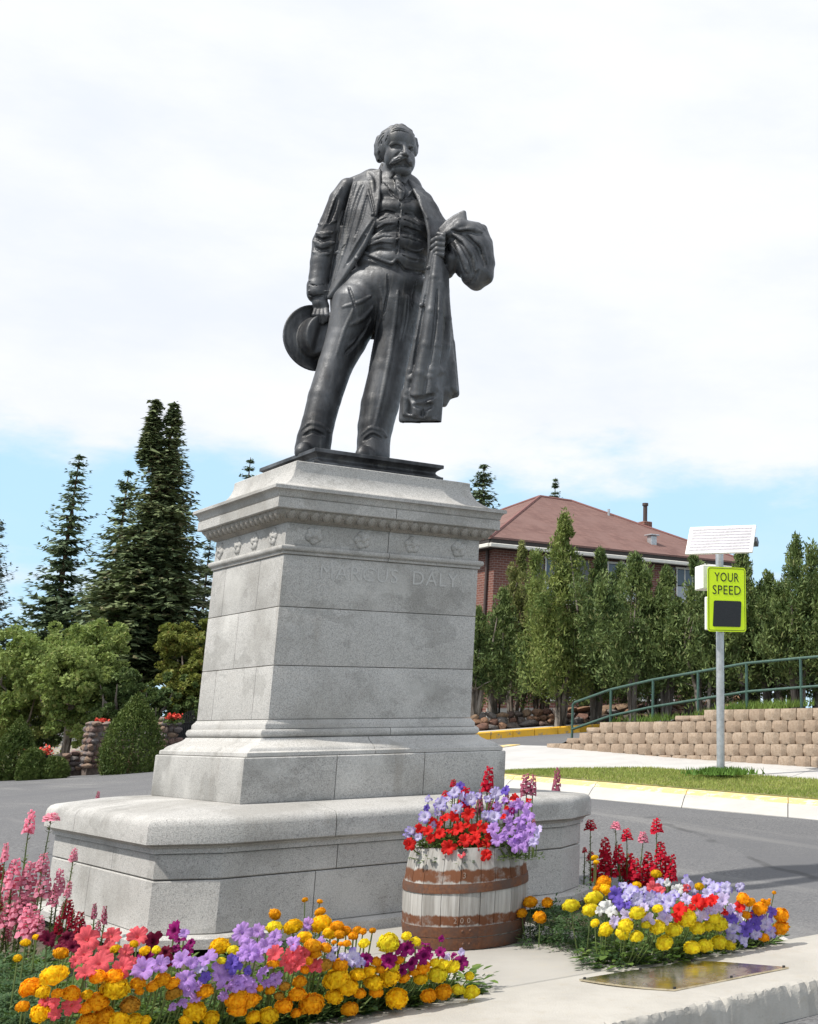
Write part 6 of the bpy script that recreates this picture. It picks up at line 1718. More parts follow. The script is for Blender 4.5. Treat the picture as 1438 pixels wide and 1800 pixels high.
def petunia_mesh(seed, closed=0.0):   # radius about 0.05, faces +Z, trumpet below; five notched, crinkled lobes
    r = np.random.default_rng(seed); n = 50; rings = [(.05, -.034), (.11, -.014), (.22, -.002), (.45, .003), (.68, .005), (.87, .003), (1.0, .0)]
    V = []; ph0 = r.uniform(0, 6.28); tilt = r.normal(0, .010, 5); siz = r.uniform(.86, 1.12, 5); fold = r.uniform(-1, 1, 5)
    wr = [r.uniform(0, 6.28) for _ in range(4)]
    for q, z in rings:
        for i in range(n):
            a = 2 * math.pi * i / n; u = (a / (2 * math.pi) * 5) % 5; li = int(u); fr = u - li       # lobe number and place within it
            e = abs(fr - .5) * 2
            s_ = siz[li] * (1 - e ** 6) + e ** 6 * min(siz[li], siz[(li + (1 if fr > .5 else -1)) % 5])
            rad = q * s_ * (1 - q ** 2 * (.30 * max(0, e - .55) / .45 + .07 * max(0, 1 - e / .18)))
            zz = z + q ** 2 * (tilt[li] * (1 - e ** 2) - .009 * (1 - e) * fold[li] + .007 * e) + q ** 3 * (.0040 * math.sin(13 * a + wr[0]) + .0028 * math.sin(23 * a + wr[1])) + (-.012 * max(0, q - .75) / .25 * (fold[li] > 0) * (1 - e))
            V.append((.05 * rad * (1 - .3 * closed) * math.cos(a + ph0), .05 * rad * math.sin(a + ph0), zz + .02 * closed * q))
    F_ = []
    for j in range(len(rings) - 1):
        for i in range(n): F_.append((j * n + i, j * n + (i + 1) % n, (j + 1) * n + (i + 1) % n, (j + 1) * n + i))
    return np_mesh('bloom', np.array(V), np.array(F_), True)
PET = [petunia_mesh(k, .0 if k < 5 else .8) for k in range(7)]
def spike_mesh(seed, L=.14, n=26, w=.026):     # snapdragon flower spike standing on its origin
    r = np.random.default_rng(seed); bm = bmesh.new()
    bm_tube(bm, [(0, 0, 0), (.002, 0, L * 1.02)], [.0035, .0015], 5)
    for k in range(n):
        u = (k + .5) / n; a = k * 2.4 + r.normal(0, .2); R_ = w * (1 - .48 * u ** 2); z = L * u
        c = Vector((math.cos(a) * R_ * .75, math.sin(a) * R_ * .75, z)); o = Vector((math.cos(a), math.sin(a), .12)); sz = .017 * (1 - .55 * u) * r.uniform(.85, 1.2)
        sd = Vector((-math.sin(a), math.cos(a), 0))
        # tube, two upper lobes, three lower lobes
        b = [bm.verts.new(c - o * sz * .9 + sd * sz * .3), bm.verts.new(c - o * sz * .9 - sd * sz * .3), bm.verts.new(c - o * sz * .9 + Vector((0, 0, sz * .4)))]
        f0 = c + o * sz * .25
        lip = [bm.verts.new(f0 + sd * sz * x + Vector((0, 0, sz * zc2)) + o * sz * d) for x, zc2, d in ((.75, .55, .0), (.35, 1.05, .15), (0, .62, .35), (-.35, 1.05, .15), (-.75, .55, .0), (-.72, -.25, .1), (-.5, -.75, .35), (0, -.55, .55), (.5, -.75, .35), (.72, -.25, .1))]
        m = bm.verts.new(f0 + o * sz * .45 + Vector((0, 0, sz * .05)))
        for i in range(10): bm.faces.new((m, lip[i], lip[(i + 1) % 10]))
        bm.faces.new((b[0], lip[0], lip[9])); bm.faces.new((b[1], lip[5], lip[4])); bm.faces.new((b[2], lip[2], lip[0])); bm.faces.new((b[2], lip[4], lip[2])); bm.faces.new((b[0], b[2], lip[0])); bm.faces.new((b[2], b[1], lip[4])); bm.faces.new((b[0], lip[9], lip[7])); bm.faces.new((b[1], lip[7], lip[5])); bm.faces.new((b[0], lip[7], b[1]))
    me = bpy.data.meshes.new('flower_spike'); bm.to_mesh(me); bm.free(); return me
SPK = [spike_mesh(k) for k in range(4)]
def fern_leaves(seed, n=34, R_=.13, H=.20):      # marigold foliage: feathered leaves on a bushy mound
    r = np.random.default_rng(seed); V = []; F_ = []
    for k in range(n):
        a = r.uniform(0, 6.28); z0 = H * r.uniform(.08, .85); r0 = R_ * r.uniform(.05, .5); L = R_ * r.uniform(.5, .95)
        d = np.array([math.cos(a), math.sin(a), r.uniform(-.25, .55)]); d /= np.linalg.norm(d); s = np.array([-math.sin(a), math.cos(a), 0]); nrm = np.cross(d, s)
        o = np.array([math.cos(a) * r0, math.sin(a) * r0, z0])
        for j in range(5):
            c = o + d * L * (.18 + .18 * j) - np.array([0, 0, 1]) * .02 * (j / 4) ** 2
            for q in (-1, 1):
                e = s * q * .8 + d * .75 + nrm * r.normal(0, .3); e /= np.linalg.norm(e); l = L * .36 * (1 - .08 * j); w = np.cross(e, nrm); w /= np.linalg.norm(w)
                i = len(V); V += [c, c + e * l * .45 + w * l * .15, c + e * l, c + e * l * .45 - w * l * .15]; F_.append((i, i + 1, i + 2, i + 3))
        i = len(V); l = L * .3; c = o + d * L * .95; V += [c, c + d * l * .5 + s * l * .2, c + d * l, c + d * l * .5 - s * l * .2]; F_.append((i, i + 1, i + 2, i + 3))
    return np_mesh('foliage', np.array(V), np.array(F_))
FERN = [fern_leaves(k) for k in range(5)]
def oval_leaves(seed, n=60, R_=.13, H=.17, sz=.042, asp=.62):
    r = np.random.default_rng(seed); V = []; F_ = []
    for k in range(n):
        a = r.uniform(0, 6.28); rad = R_ * math.sqrt(r.uniform(.02, 1)); z = H * r.uniform(.1, 1) * (1 - .35 * (rad / R_) ** 2)
        d = np.array([math.cos(a + r.normal(0, .6)), math.sin(a + r.normal(0, .6)), r.uniform(-.2, .7)]); d /= np.linalg.norm(d); s = np.cross(d, [0, 0, 1.0]); s /= np.linalg.norm(s); u = np.cross(s, d)
        l = sz * r.uniform(.6, 1.3); w = l * asp * .5; c = np.array([math.cos(a) * rad, math.sin(a) * rad, z])
        i = len(V); V += [c, c + d * l * .35 + s * w + u * .004, c + d * l * .75 + s * w * .75, c + d * l - u * .006, c + d * l * .75 - s * w * .75, c + d * l * .35 - s * w + u * .004, c + d * l * .5 - u * .004]
        F_ += [(i, i + 1, i + 6), (i + 1, i + 2, i + 6), (i + 2, i + 3, i + 6), (i + 3, i + 4, i + 6), (i + 4, i + 5, i + 6), (i + 5, i, i + 6)]
    return np_mesh('foliage', np.array(V), np.array(F_))
OVAL = [oval_leaves(k) for k in range(4)]

MARI = {'orange', 'gold', 'lemon', 'ochre'}
ADJ = {'orange': 'orange marigold', 'gold': 'golden marigold', 'lemon': 'lemon yellow marigold', 'ochre': 'fading ochre marigold', 'salmon': 'salmon pink petunia', 'magenta': 'magenta petunia',
       'burgundy': 'dark burgundy petunia', 'lavender': 'lavender petunia', 'blue': 'deep violet petunia', 'violet': 'bluish lilac petunia', 'pale': 'pale lilac petunia', 'white': 'white petunia', 'red': 'scarlet petunia'}
def bloom_point(px, py, zt, ymin=-3.40):
    P = at_z(px, py, zt)
    if P[1] < ymin: P = at_y(px, py, ymin)
    return P
tocam_all = lambda P: Vector(CAM - P).normalized()
def plant_bed(blooms, where, zfun, gname, base_z=-.05, rad=.15, foliage_scale=1.0, bound=None):
    """gather neighbouring blooms of one colour into plants; each bloom is a part"""
    items = []
    for px, py, r, c in blooms:
        z = zfun(px, py, c); P = bloom_point(px, py, z) if bound is None else bound(px, py, c)
        dist = (P - CAM) @ FV
        items.append([P, r * dist / FPX, c, False, px, py])
    n_pl = {}
    for it in items:
        if it[3]: continue
        grp = [q for q in items if not q[3] and q[2] == it[2] and np.hypot(*(q[0] - it[0])[:2]) < rad][:7]
        for q in grp: q[3] = True
        cen = np.mean([q[0] for q in grp], 0); cen[1] = max(cen[1], -3.19) if base_z < .2 else cen[1]; mari = it[2] in MARI
        kind = 'marigold' if mari else 'petunia'
        n_pl[it[2]] = n_pl.get(it[2], 0) + 1
        root = empty(kind + '_plant', (cen[0], cen[1], base_z), ADJ[it[2]] + ' plant ' + where(cen, it[2]), 'flower', ADJ[it[2]] + 's ' + gname)
        top = max(q[0][2] for q in grp) - base_z
        fo = link_mesh('foliage', (FERN if mari else OVAL)[random.randrange(4)], M_MLEAF if mari else M_PLEAF, root)
        sp = max([np.hypot(*(q[0] - cen)[:2]) for q in grp] + [.05])
        k = min(1.5, (sp + .055) / .14) * foliage_scale; low = min(q[0][2] for q in grp) - base_z; fo.scale = (k, k, max(.15, (min(top - .05, low - .02)) / .26)); fo.rotation_euler = (0, 0, random.uniform(0, 6.28))
        bm = bmesh.new()
        for P, rr, c, _, px, py in grp:
            lp = P - np.array([cen[0], cen[1], base_z]); v = tocam_all(P)
            bm_tube(bm, [(lp[0] * .35, lp[1] * .35, .02), (lp[0] * .8, lp[1] * .8, lp[2] * .6), tuple(lp)], .0035, 4)
            b = link_mesh('bloom', (MAR if mari else PET)[random.randrange(4 if mari else 5)], PM[c], root)
            b.location = Vector(lp) + v * .034; s = rr / .05 * (1.12 if mari else 1.06)
            if mari: d = (v * random.uniform(.25, .55) + Vector((random.gauss(0, .22), random.gauss(0, .22), 1))).normalized()
            else: d = (v * random.uniform(.6, 1.0) + Vector((random.gauss(0, .28), random.gauss(0, .28), random.uniform(.1, .6)))).normalized()
            b.rotation_euler = (d.to_track_quat('Z', 'Y') @ Matrix.Rotation(random.uniform(0, 6.28), 3, 'Z').to_quaternion()).to_euler()
            b.scale = (s, s, s * (1 if mari else 1.1))
        link_mesh('stems', bm_mesh('stems', bm), M_STEM, root)

G = 'gold'; Or = 'orange'; Le = 'lemon'; Oc = 'ochre'; Sa = 'salmon'; Ma = 'magenta'; Bu = 'burgundy'; La = 'lavender'; Bl = 'blue'; Vi = 'violet'; Pa = 'pale'; Wh = 'white'; Re = 'red'
LEFT = [(107,1677,12,Or),(95,1716,21,G),(53,1736,16,Or),(78,1746,13,G),(40,1770,11,Or),(72,1781,16,G),(125,1747,14,Or),(153,1749,9,G),(202,1738,22,G),(171,1762,18,Or),(181,1787,17,Or),(208,1793,16,G),(234,1796,14,G),(200,1717,14,Or),(242,1729,12,Or),(285,1723,13,Or),(306,1747,13,Oc),(229,1767,15,Oc),(360,1744,13,Or),(343,1779,18,G),(419,1759,18,Or),(386,1665,16,G),(410,1672,10,Le),(245,1743,7,Or),(45,1658,8,G),(31,1685,7,G),(203,1669,9,G),(255,1672,9,G),(275,1670,7,Le),(235,1660,7,G),(64,1648,6,G),
 (153,1651,20,Sa),(196,1645,16,Sa),(242,1646,17,Sa),(174,1692,21,Sa),(190,1665,15,Sa),(214,1701,16,Sa),(125,1766,17,Sa),(220,1674,12,Sa),(80,1759,12,Sa),(147,1677,14,Sa),
 (83,1651,15,Bu),(119,1649,14,Bu),(306,1636,16,Ma),(269,1655,16,Bu),(291,1674,14,Bu),(105,1669,12,Bu),(330,1672,11,Ma),(257,1681,13,Ma),(128,1665,12,Bu),(316,1652,11,Ma),
 (251,1704,20,La),(281,1695,15,La),(318,1687,15,La),(364,1684,17,La),(425,1640,18,La),(387,1712,20,La),(327,1720,18,La),(346,1753,12,La),(321,1762,10,La),(437,1674,16,La),(428,1726,15,La),(398,1735,12,La),(330,1738,12,La),(324,1640,9,La),(410,1695,16,Bl),(361,1718,10,Bl),(352,1700,11,Pa),
 (483,1608,10,Or),(563,1604,9,Or),(482,1632,13,Le),(515,1630,15,G),(565,1625,17,G),(581,1641,13,G),(593,1629,11,Or),(608,1637,9,Or),(628,1636,8,Or),(610,1659,7,Or),(640,1659,9,Le),(535,1648,12,G),(549,1663,14,Or),(541,1689,9,Or),(480,1695,10,Or),(570,1698,13,Oc),(598,1698,13,Or),(555,1677,9,Or),(629,1714,13,G),(591,1722,21,G),(610,1736,18,G),(657,1729,16,G),(685,1719,17,G),(711,1721,9,Or),(661,1745,11,Or),(697,1755,18,G),(615,1775,14,Or),(548,1766,20,Or),(522,1749,14,Or),(527,1726,11,Or),(499,1769,14,Or),(471,1787,17,G),(438,1759,16,Or),(417,1776,15,Or),(410,1759,13,Or),(421,1749,12,Or),(661,1691,9,Or),(702,1688,8,Or),(692,1702,9,Le),(744,1702,12,Or),(728,1710,8,Or),(739,1721,12,G),(769,1714,16,Le),(796,1700,12,Le),(779,1696,11,Le),(779,1745,14,Or),(805,1741,11,Le),(829,1745,13,Le),(683,1658,17,Le),(730,1656,9,Le),(668,1705,8,Or),(536,1582,5,Or),(562,1585,5,Or),
 (715,1667,14,Ma),(746,1679,15,Ma),(697,1665,11,Ma),(683,1688,14,Ma),(723,1693,13,Ma),(774,1674,9,Ma),(810,1691,15,Ma),(643,1686,13,Ma),(748,1660,9,Ma),
 (454,1637,13,La),(541,1625,12,La),(483,1646,13,La),(515,1658,13,La),(438,1658,14,La),(452,1676,15,La),(468,1662,13,La),(463,1707,15,La),(426,1679,13,La),(560,1653,11,La),(417,1729,13,La),(442,1735,12,La),
 (483,1677,14,Sa),(515,1674,15,Sa),(520,1695,16,Sa),(553,1698,13,Sa),(504,1690,13,Sa),(536,1677,12,Sa),(621,1684,15,Vi),(407,1693,13,Bl),(583,1681,9,Vi),(500,1735,9,Oc),(475,1741,8,Or),(630,1690,12,Vi),(785,1683,7,Pa)]
def edge_y(px, pts): return float(np.interp(px, [p[0] for p in pts], [p[1] for p in pts]))
EDGE_L = [(-50, 1815), (560, 1803), (600, 1792), (845, 1749), (860, 1740)]
def thicken(data, p_pet, p_mar, lim):
    """more, smaller blooms of the neighbouring colour close to the main ones"""
    out = list(data); r = random.Random(5)
    for x, y, q, c in data:
        n_ = (2 if r.random() < .45 else 1) if r.random() < (p_mar if c in MARI else p_pet) else 0
        for _ in range(n_):
            for t_ in range(8):
                nx_, ny_, nr = x + r.uniform(-30, 30), y + r.uniform(-16, 18), q * r.uniform(.6, .95)
                if lim(nx_, ny_) and all((nx_ - a) ** 2 + (ny_ - b) ** 2 > (.72 * (nr + s)) ** 2 for a, b, s, _ in out): out.append((nx_, ny_, nr, c)); break
    return out
def z_left(px, py, c):
    t_e = min(1, max(0, (edge_y(px, EDGE_L) - py) / 95)); t_s = min(1, max(0, (850 - px) / 90))
    return .085 + .215 * min(t_e ** .7, max(t_s ** .7, .0) if py > 1690 else 1) + random.uniform(-.015, .02)
def where_left(c, col):
    if c[0] > -1.15: return 'in the left bed near the walkway slab'
    if c[1] < -2.75: return 'along the front edge of the left bed'
    if c[0] < -1.9: return 'at the far left of the left bed'
    return 'in the middle of the left bed'
ORD = ['leftmost', 'second', 'third', 'fourth', 'fifth', 'sixth', 'seventh', 'eighth', 'ninth', 'tenth', 'eleventh', 'twelfth', 'thirteenth', 'fourteenth', 'fifteenth', 'sixteenth', 'seventeenth', 'eighteenth', 'nineteenth', 'twentieth']
def order_labels():
    """things that share a label are told apart by their order in the photo from left to right"""
    byl = {}
    for o in COL.objects:
        if o.parent is None and 'label' in o and o.get('category') in ('flower',): byl.setdefault(o['label'], []).append(o)
    for lab, os_ in byl.items():
        if len(os_) < 2 or len(os_) > len(ORD): continue
        lab = lab.replace('growing in', 'in').replace('along the front edge of', 'at the front of')
        os_.sort(key=lambda o: (np.array(o.location) - CAM) @ RV / ((np.array(o.location) - CAM) @ FV))
        for k, o in enumerate(os_):
            o['label'] = (ORD[k] + (' ' if k == 0 else ' from the left ') + lab).replace('leftmost ', 'leftmost ')
plant_bed(thicken(LEFT, .95, .45, lambda x, y: 1630 < y < edge_y(x, EDGE_L) - 12 and y > 1690 - .1 * x and x < 830), where_left, z_left, 'in the left bed', rad=.17)
RIGHT = [(1044,1580,15,Le),(1038,1601,14,Le),(1004,1593,14,Le),(1121,1606,14,Le),(1119,1647,11,Le),(1100,1628,13,Le),(1093,1643,12,Le),(1066,1634,12,Le),(1156,1598,9,Le),(1136,1626,8,Le),(1156,1630,13,Le),(1184,1636,14,Le),(1207,1615,16,Le),(1225,1632,13,Le),(1246,1628,10,Le),(1265,1626,14,Le),(1254,1617,13,Le),(1168,1658,14,Le),(1216,1667,14,Le),(1239,1664,14,Le),(1263,1658,14,Le),(1283,1662,10,Le),(1061,1639,9,Le),
 (932,1587,12,Or),(962,1587,9,Or),(949,1613,11,Or),(917,1606,9,Or),(1061,1552,13,Or),(1065,1565,11,G),(1050,1563,8,Or),(1153,1537,9,G),(1229,1559,8,G),(1119,1557,8,G),(1306,1580,11,Or),(1319,1587,9,Or),(1336,1598,13,Or),(1373,1609,13,Or),(1373,1632,14,Or),(1343,1649,9,Or),(1311,1609,8,Or),(1341,1583,4,Or),(1045,1508,6,G),(1048,1516,5,G),
 (1083,1572,13,Bl),(1089,1589,11,Bl),(1109,1568,13,Vi),(1121,1580,13,Vi),(1143,1580,13,Vi),(1162,1580,12,Vi),(1177,1583,12,Vi),(1154,1589,11,Vi),(1104,1609,13,Pa),(1169,1613,15,Pa),(1139,1617,12,Pa),(1209,1550,11,Vi),(1218,1561,12,Vi),(1184,1574,10,Vi),(1192,1563,11,Wh),(1233,1609,13,Vi),(1255,1561,12,Vi),(1276,1561,13,Vi),(1244,1570,11,Vi),(1270,1583,13,Pa),(1259,1594,12,Pa),(1285,1613,12,Bl),(1289,1632,13,Vi),(1287,1649,12,Vi),(1308,1654,12,Vi),(1311,1632,13,Bl),(1326,1624,12,Bl),(1345,1624,13,Vi),(1354,1639,10,Vi),(1330,1609,11,Bl),(1296,1613,10,Pa),(1207,1579,11,Pa),(1068,1594,13,Wh),(1074,1602,10,Wh),
 (1147,1561,13,Sa),(1162,1565,8,Sa),(1194,1598,13,Re),(1190,1610,10,Re),(1225,1583,12,Re),(1238,1587,13,Re),(1253,1583,10,Re),(1300,1594,10,Re),(1315,1609,8,Re),(1207,1561,8,Sa),(1130,1565,9,Vi),(1096,1556,8,Vi),(1160,1552,8,Vi),(1170,1597,9,Vi),(1132,1596,9,Pa)]
EDGE_R = [(880, 1612), (915, 1622), (1060, 1652), (1195, 1688), (1385, 1656), (1400, 1640)]
def z_right(px, py, c):
    t_e = min(1, max(0, (edge_y(px, EDGE_R) - py) / 75))
    return .075 + .20 * t_e ** .7 + random.uniform(-.012, .015)
def where_right(c, col):
    if c[1] > -2.0: return 'at the back of the right bed'
    if c[0] < .95: return 'beside the walkway slab in the right bed'
    return 'on the road side of the right bed'
plant_bed(thicken(RIGHT, .95, .35, lambda x, y: 1545 < y < edge_y(x, EDGE_R) - 12 and 1000 < x < 1375 and y > 1545), where_right, z_right, 'in the right bed', rad=.17)
# leafy filling between the flowering plants, dark marigold greens at the rims
def filler(spots, mesh_set, mat, name, label, group, s=1.0):
    VV = []; FF = []; base = 0
    src = []
    for m in mesh_set[:4]:
        co = np.empty(len(m.vertices) * 3, np.float32); m.vertices.foreach_get('co', co); k = m.polygons[0].loop_total
        lv = np.empty(len(m.loops), np.int32); m.loops.foreach_get('vertex_index', lv); src.append((co.reshape(-1, 3), lv.reshape(-1, k)))
    for x, y, zt in spots:
        V, Fc = src[random.randrange(4)]; k = s * random.uniform(.85, 1.2); a = random.uniform(0, 6.28)
        W = np.stack([(V[:, 0] * math.cos(a) - V[:, 1] * math.sin(a)) * k + x, (V[:, 0] * math.sin(a) + V[:, 1] * math.cos(a)) * k + y, V[:, 2] * (zt + .05) / .20 - .05], 1)
        VV.append(W); FF.append(Fc + base); base += len(V)
    tag(link_mesh(name, np_mesh(name, np.concatenate(VV), np.concatenate(FF)), mat), label, 'foliage', None, 'stuff')
sp1 = []
for px, py in [(20,1700),(15,1735),(30,1765),(60,1705),(15,1670),(40,1640),(75,1690),(100,1785),(130,1795),(260,1780),(285,1770),(310,1790),(370,1790),(395,1790),(440,1790),(500,1795),(520,1785),(575,1785),(640,1775),(660,1765),(725,1745),(750,1745),(720,1735),(800,1725),(575,1660),(590,1655),(560,1612),(540,1600),(520,1610),(640,1665),(625,1655),(760,1735)] + [(x_, y_) for x_ in range(-30, 75, 13) for y_ in range(1640, 1800, 22)]:
    z_ = z_left(px, py, 'gold'); P = bloom_point(px, py, z_ * .8, -3.2); sp1.append((P[0], P[1], max(-.02, z_ * .8 - .07)))
filler(sp1, FERN, M_MLEAF, 'bed_foliage', 'dark feathery marigold foliage filling the left bed', 'marigold foliage in the left bed', .9)
sp2 = []
for px, py in [(930,1612),(938,1600),(955,1612),(965,1598),(980,1600),(995,1606),(1010,1612),(1022,1600),(1035,1618),(945,1622),(972,1618),(1000,1628),(1020,1636),(940,1610),(970,1605),(985,1615),(1005,1625),(1030,1630),(1050,1625),(1080,1620),(1060,1610),(1040,1640),(1100,1650),(1140,1665),(1190,1670),(1330,1660),(1360,1640),(1060,1575),(1050,1590),(1195,1650),(1290,1655),(1075,1650),(990,1600)]:
    z_ = z_right(px, py, 'gold'); P = bloom_point(px, py, z_ * .8, -3.2); sp2.append((P[0], P[1], max(.0, z_ - (.07 if px > 1062 else -.015))))
filler(sp2, FERN, M_MLEAF, 'bed_foliage', 'dark feathery marigold foliage filling the right bed', 'marigold foliage in the right bed', .75)
sp3 = [(bloom_point(px, py, .18, -3.17)[0], bloom_point(px, py, .18, -3.17)[1], max(-.02, z_left(px, py, 'gold') * .85 - .05)) for px, py in [(150,1700),(215,1725),(140,1720),(260,1725),(300,1710),(345,1690),(400,1680),(450,1690),(480,1715),(380,1745),(440,1715),(230,1690),(170,1670),(290,1655),(360,1665),(560,1700),(600,1690),(500,1660),(110,1660),(80,1665),(130,1690),(190,1715),(240,1715),(330,1670),(415,1650),(480,1680),(430,1700),(540,1720),(620,1700),(660,1690),(700,1680),(740,1700),(780,1705),(800,1715),(520,1700),(350,1720),(300,1730),(270,1750)]]
filler(sp3, OVAL, M_PLEAF, 'bed_foliage', 'soft green petunia leaves between the blooms of the left bed', 'petunia foliage in the left bed', 1.1)
sp4 = [(bloom_point(px, py, .16, -3.17)[0], bloom_point(px, py, .16, -3.17)[1], max(-.02, z_right(px, py, 'gold') * .85 - .05)) for px, py in [(1110,1590),(1140,1600),(1180,1600),(1210,1590),(1240,1600),(1270,1605),(1300,1625),(1330,1635),(1220,1570),(1260,1575),(1150,1575)]]
filler(sp4, OVAL, M_PLEAF, 'bed_foliage', 'soft green petunia leaves between the blooms of the right bed', 'petunia foliage in the right bed', 1.1)

# ---- snapdragons
def snapdragon(base, spikes, label, group, leafy=True):
    """base (x, y, z); spikes: (tip point, spike length, colour)"""
    root = empty('snapdragon', tuple(base), label, 'flower', group)
    bm = bmesh.new(); V = []; F_ = []
    r = np.random.default_rng(int(abs(base[0] * 1000 + base[1] * 77)) + 5)
    for tip, L, c, w in spikes:
        T = np.array(tip) - np.array(base); b0 = np.array([T[0] * .45, T[1] * .45, .0]); mid = np.array([T[0] * .8, T[1] * .8, T[2] * .5])
        bm_tube(bm, [b0, mid, T], [.0055, .0045, .002], 5)
        st = T - np.array([0, 0, L]); 
        o = link_mesh('flower_spike', SPK[random.randrange(4)], PM[c], root); o.location = (T[0] - (T[0] - mid[0]) * L / max(T[2] * .5, L), T[1] - (T[1] - mid[1]) * L / max(T[2] * .5, L), T[2] - L)
        o.scale = (w / .026, w / .026, L / .14); o.rotation_euler = (random.gauss(0, .05), random.gauss(0, .05), random.uniform(0, 6.28))
        hh = T[2] - L; nl = int(26 + 110 * hh) if leafy else 14
        for k in range(nl):
            u = r.uniform(.05, 1.0) ** .9; z = hh * u; p = b0 + (mid - b0) * min(1, z / max(mid[2], .01)) if z < mid[2] else mid + (T - mid) * ((z - mid[2]) / max(T[2] - mid[2], .01))
            a = r.uniform(0, 6.28); l = r.uniform(.022, .05) * (1.15 - .55 * u); d = np.array([math.cos(a), math.sin(a), r.uniform(-.1, .8)]); d /= np.linalg.norm(d); s = np.cross(d, [0, 0, 1]); s = s / np.linalg.norm(s)
            i = len(V); V += [p, p + d * l * .5 + s * l * .17, p + d * l, p + d * l * .5 - s * l * .17]; F_.append((i, i + 1, i + 2, i + 3))
    link_mesh('stems', bm_mesh('stems', bm), M_STEM, root)
    link_mesh('foliage', np_mesh('foliage', np.array(V), np.array(F_)), M_SLEAF, root)
def snaps(data, dfun, base_z, label, group, per=3, leafy=True, spread=.10):
    """data: (px, tip py, foot-of-spike py, colour, width px)"""
    pts = []
    for px, y0, y1, c, w in data:
        d = dfun(px, y0, y1); P = at_d(px, y0, d); pts.append([P, (y1 - y0) * d / FPX, c, w * d / FPX * .5, False])
    for it in pts:
        if it[4]: continue
        g = sorted([q for q in pts if not q[4] and q[2] == it[2]], key=lambda q: np.hypot(*(q[0] - it[0])[:2]))[:per]
        g = [q for q in g if np.hypot(*(q[0] - it[0])[:2]) < .22]
        for q in g: q[4] = True
        cen = np.mean([q[0] for q in g], 0)
        snapdragon((cen[0], cen[1], base_z), [(q[0], max(.03, q[1]), q[2], max(.014, q[3])) for q in g], label, group, leafy)
random.seed(21)
snaps([(1038,1441,1458,'snapred',19),(1102,1457,1476,'snapred',19),(1154,1439,1462,'snapred',20),(1064,1473,1508,'snapred',20),(1087,1485,1515,'snapred',20),(1107,1500,1540,'snapred',22),(1139,1498,1530,'snapred',20),(1162,1480,1512,'snapred',20),(1180,1503,1545,'snapred',20),(1053,1512,1548,'snapred',24),(1076,1508,1540,'snapred',24),(1128,1525,1556,'snapred',24),(1109,1528,1556,'snapred',24),(1177,1530,1550,'snapred',18),(1094,1505,1540,'snapred',22),(1038,1497,1512,'snapred',14),(1154,1512,1545,'snapred',22),(1120,1510,1545,'snapred',22),(1142,1530,1552,'snapred',20),(1065,1500,1530,'snapred',22),(1168,1505,1535,'snapred',20),(1028,1489,1498,'snapred',8)],
      lambda px, a, b: 8.95 - (px - 1030) * .0012 + random.uniform(-.12, .1), -.05, 'deep red snapdragon at the right end of the pedestal base', 'red snapdragons in the right bed')
snaps([(1081,1444,1457,'snappink',17),(1132,1462,1480,'snappink',17)], lambda px, a, b: 8.9, -.05, 'rosy pink headed snapdragon among the deep red ones', 'rosy snapdragons in the right bed')
dl = lambda px, a, b: 6.35 + (1640 - b) * .0016 + random.uniform(-.1, .1)
snaps([(55,1424,1462,'snappink',17),(92,1429,1442,'snappink',26),(132,1491,1512,'snappink',13),(28,1510,1560,'snappink',26),(55,1515,1556,'snappink',26),(48,1556,1605,'snappink',34),(56,1590,1642,'snappink',36),(81,1530,1574,'snappink',24),(78,1500,1530,'snappink',20),(107,1528,1568,'snappink',18),(12,1482,1512,'snappink',12),(16,1588,1628,'snappink',26),(6,1625,1652,'snappink',16),(70,1610,1640,'snappink',22),(36,1575,1620,'snappink',28),(0,1555,1600,'snappink',22),(22,1545,1580,'snappink',20),(95,1560,1590,'snappink',16),(124,1550,1575,'snappink',11),(-14,1460,1500,'snappink',18),(-20,1530,1590,'snappink',24)],
      dl, -.05, 'tall pink snapdragon at the left edge by the pedestal base', 'pink snapdragons in the left bed')
snaps([(146,1603,1638,'snapcrim',18),(122,1582,1612,'snapcrim',18),(2,1520,1550,'snapcrim',18),(130,1600,1630,'snapcrim',14),(104,1610,1640,'snapcrim',14),(2,1585,1600,'snapcrim',10)], dl, -.05, 'crimson snapdragon behind the salmon petunias of the left bed', 'crimson snapdragons in the left bed')
snaps([(168,1588,1612,'snapdusty',8),(188,1592,1622,'snapdusty',8),(150,1625,1650,'snapdusty',12),(175,1618,1645,'snapdusty',10),(112,1585,1612,'snapdusty',10)], dl, -.05, 'spent dusty pink snapdragon stalk before the pedestal side', 'spent snapdragons in the left bed', 2)
snaps([(171,1391,1412,'snapdusty',7)], lambda *a: 9.6, -.05, 'thin seed stalk rising behind the left coping corner', None)
snaps([(978,1350,1398,'snapdusty',15)], lambda *a: 11.2, -.05, 'dusty pink snapdragon standing behind the coping on the road side', None)

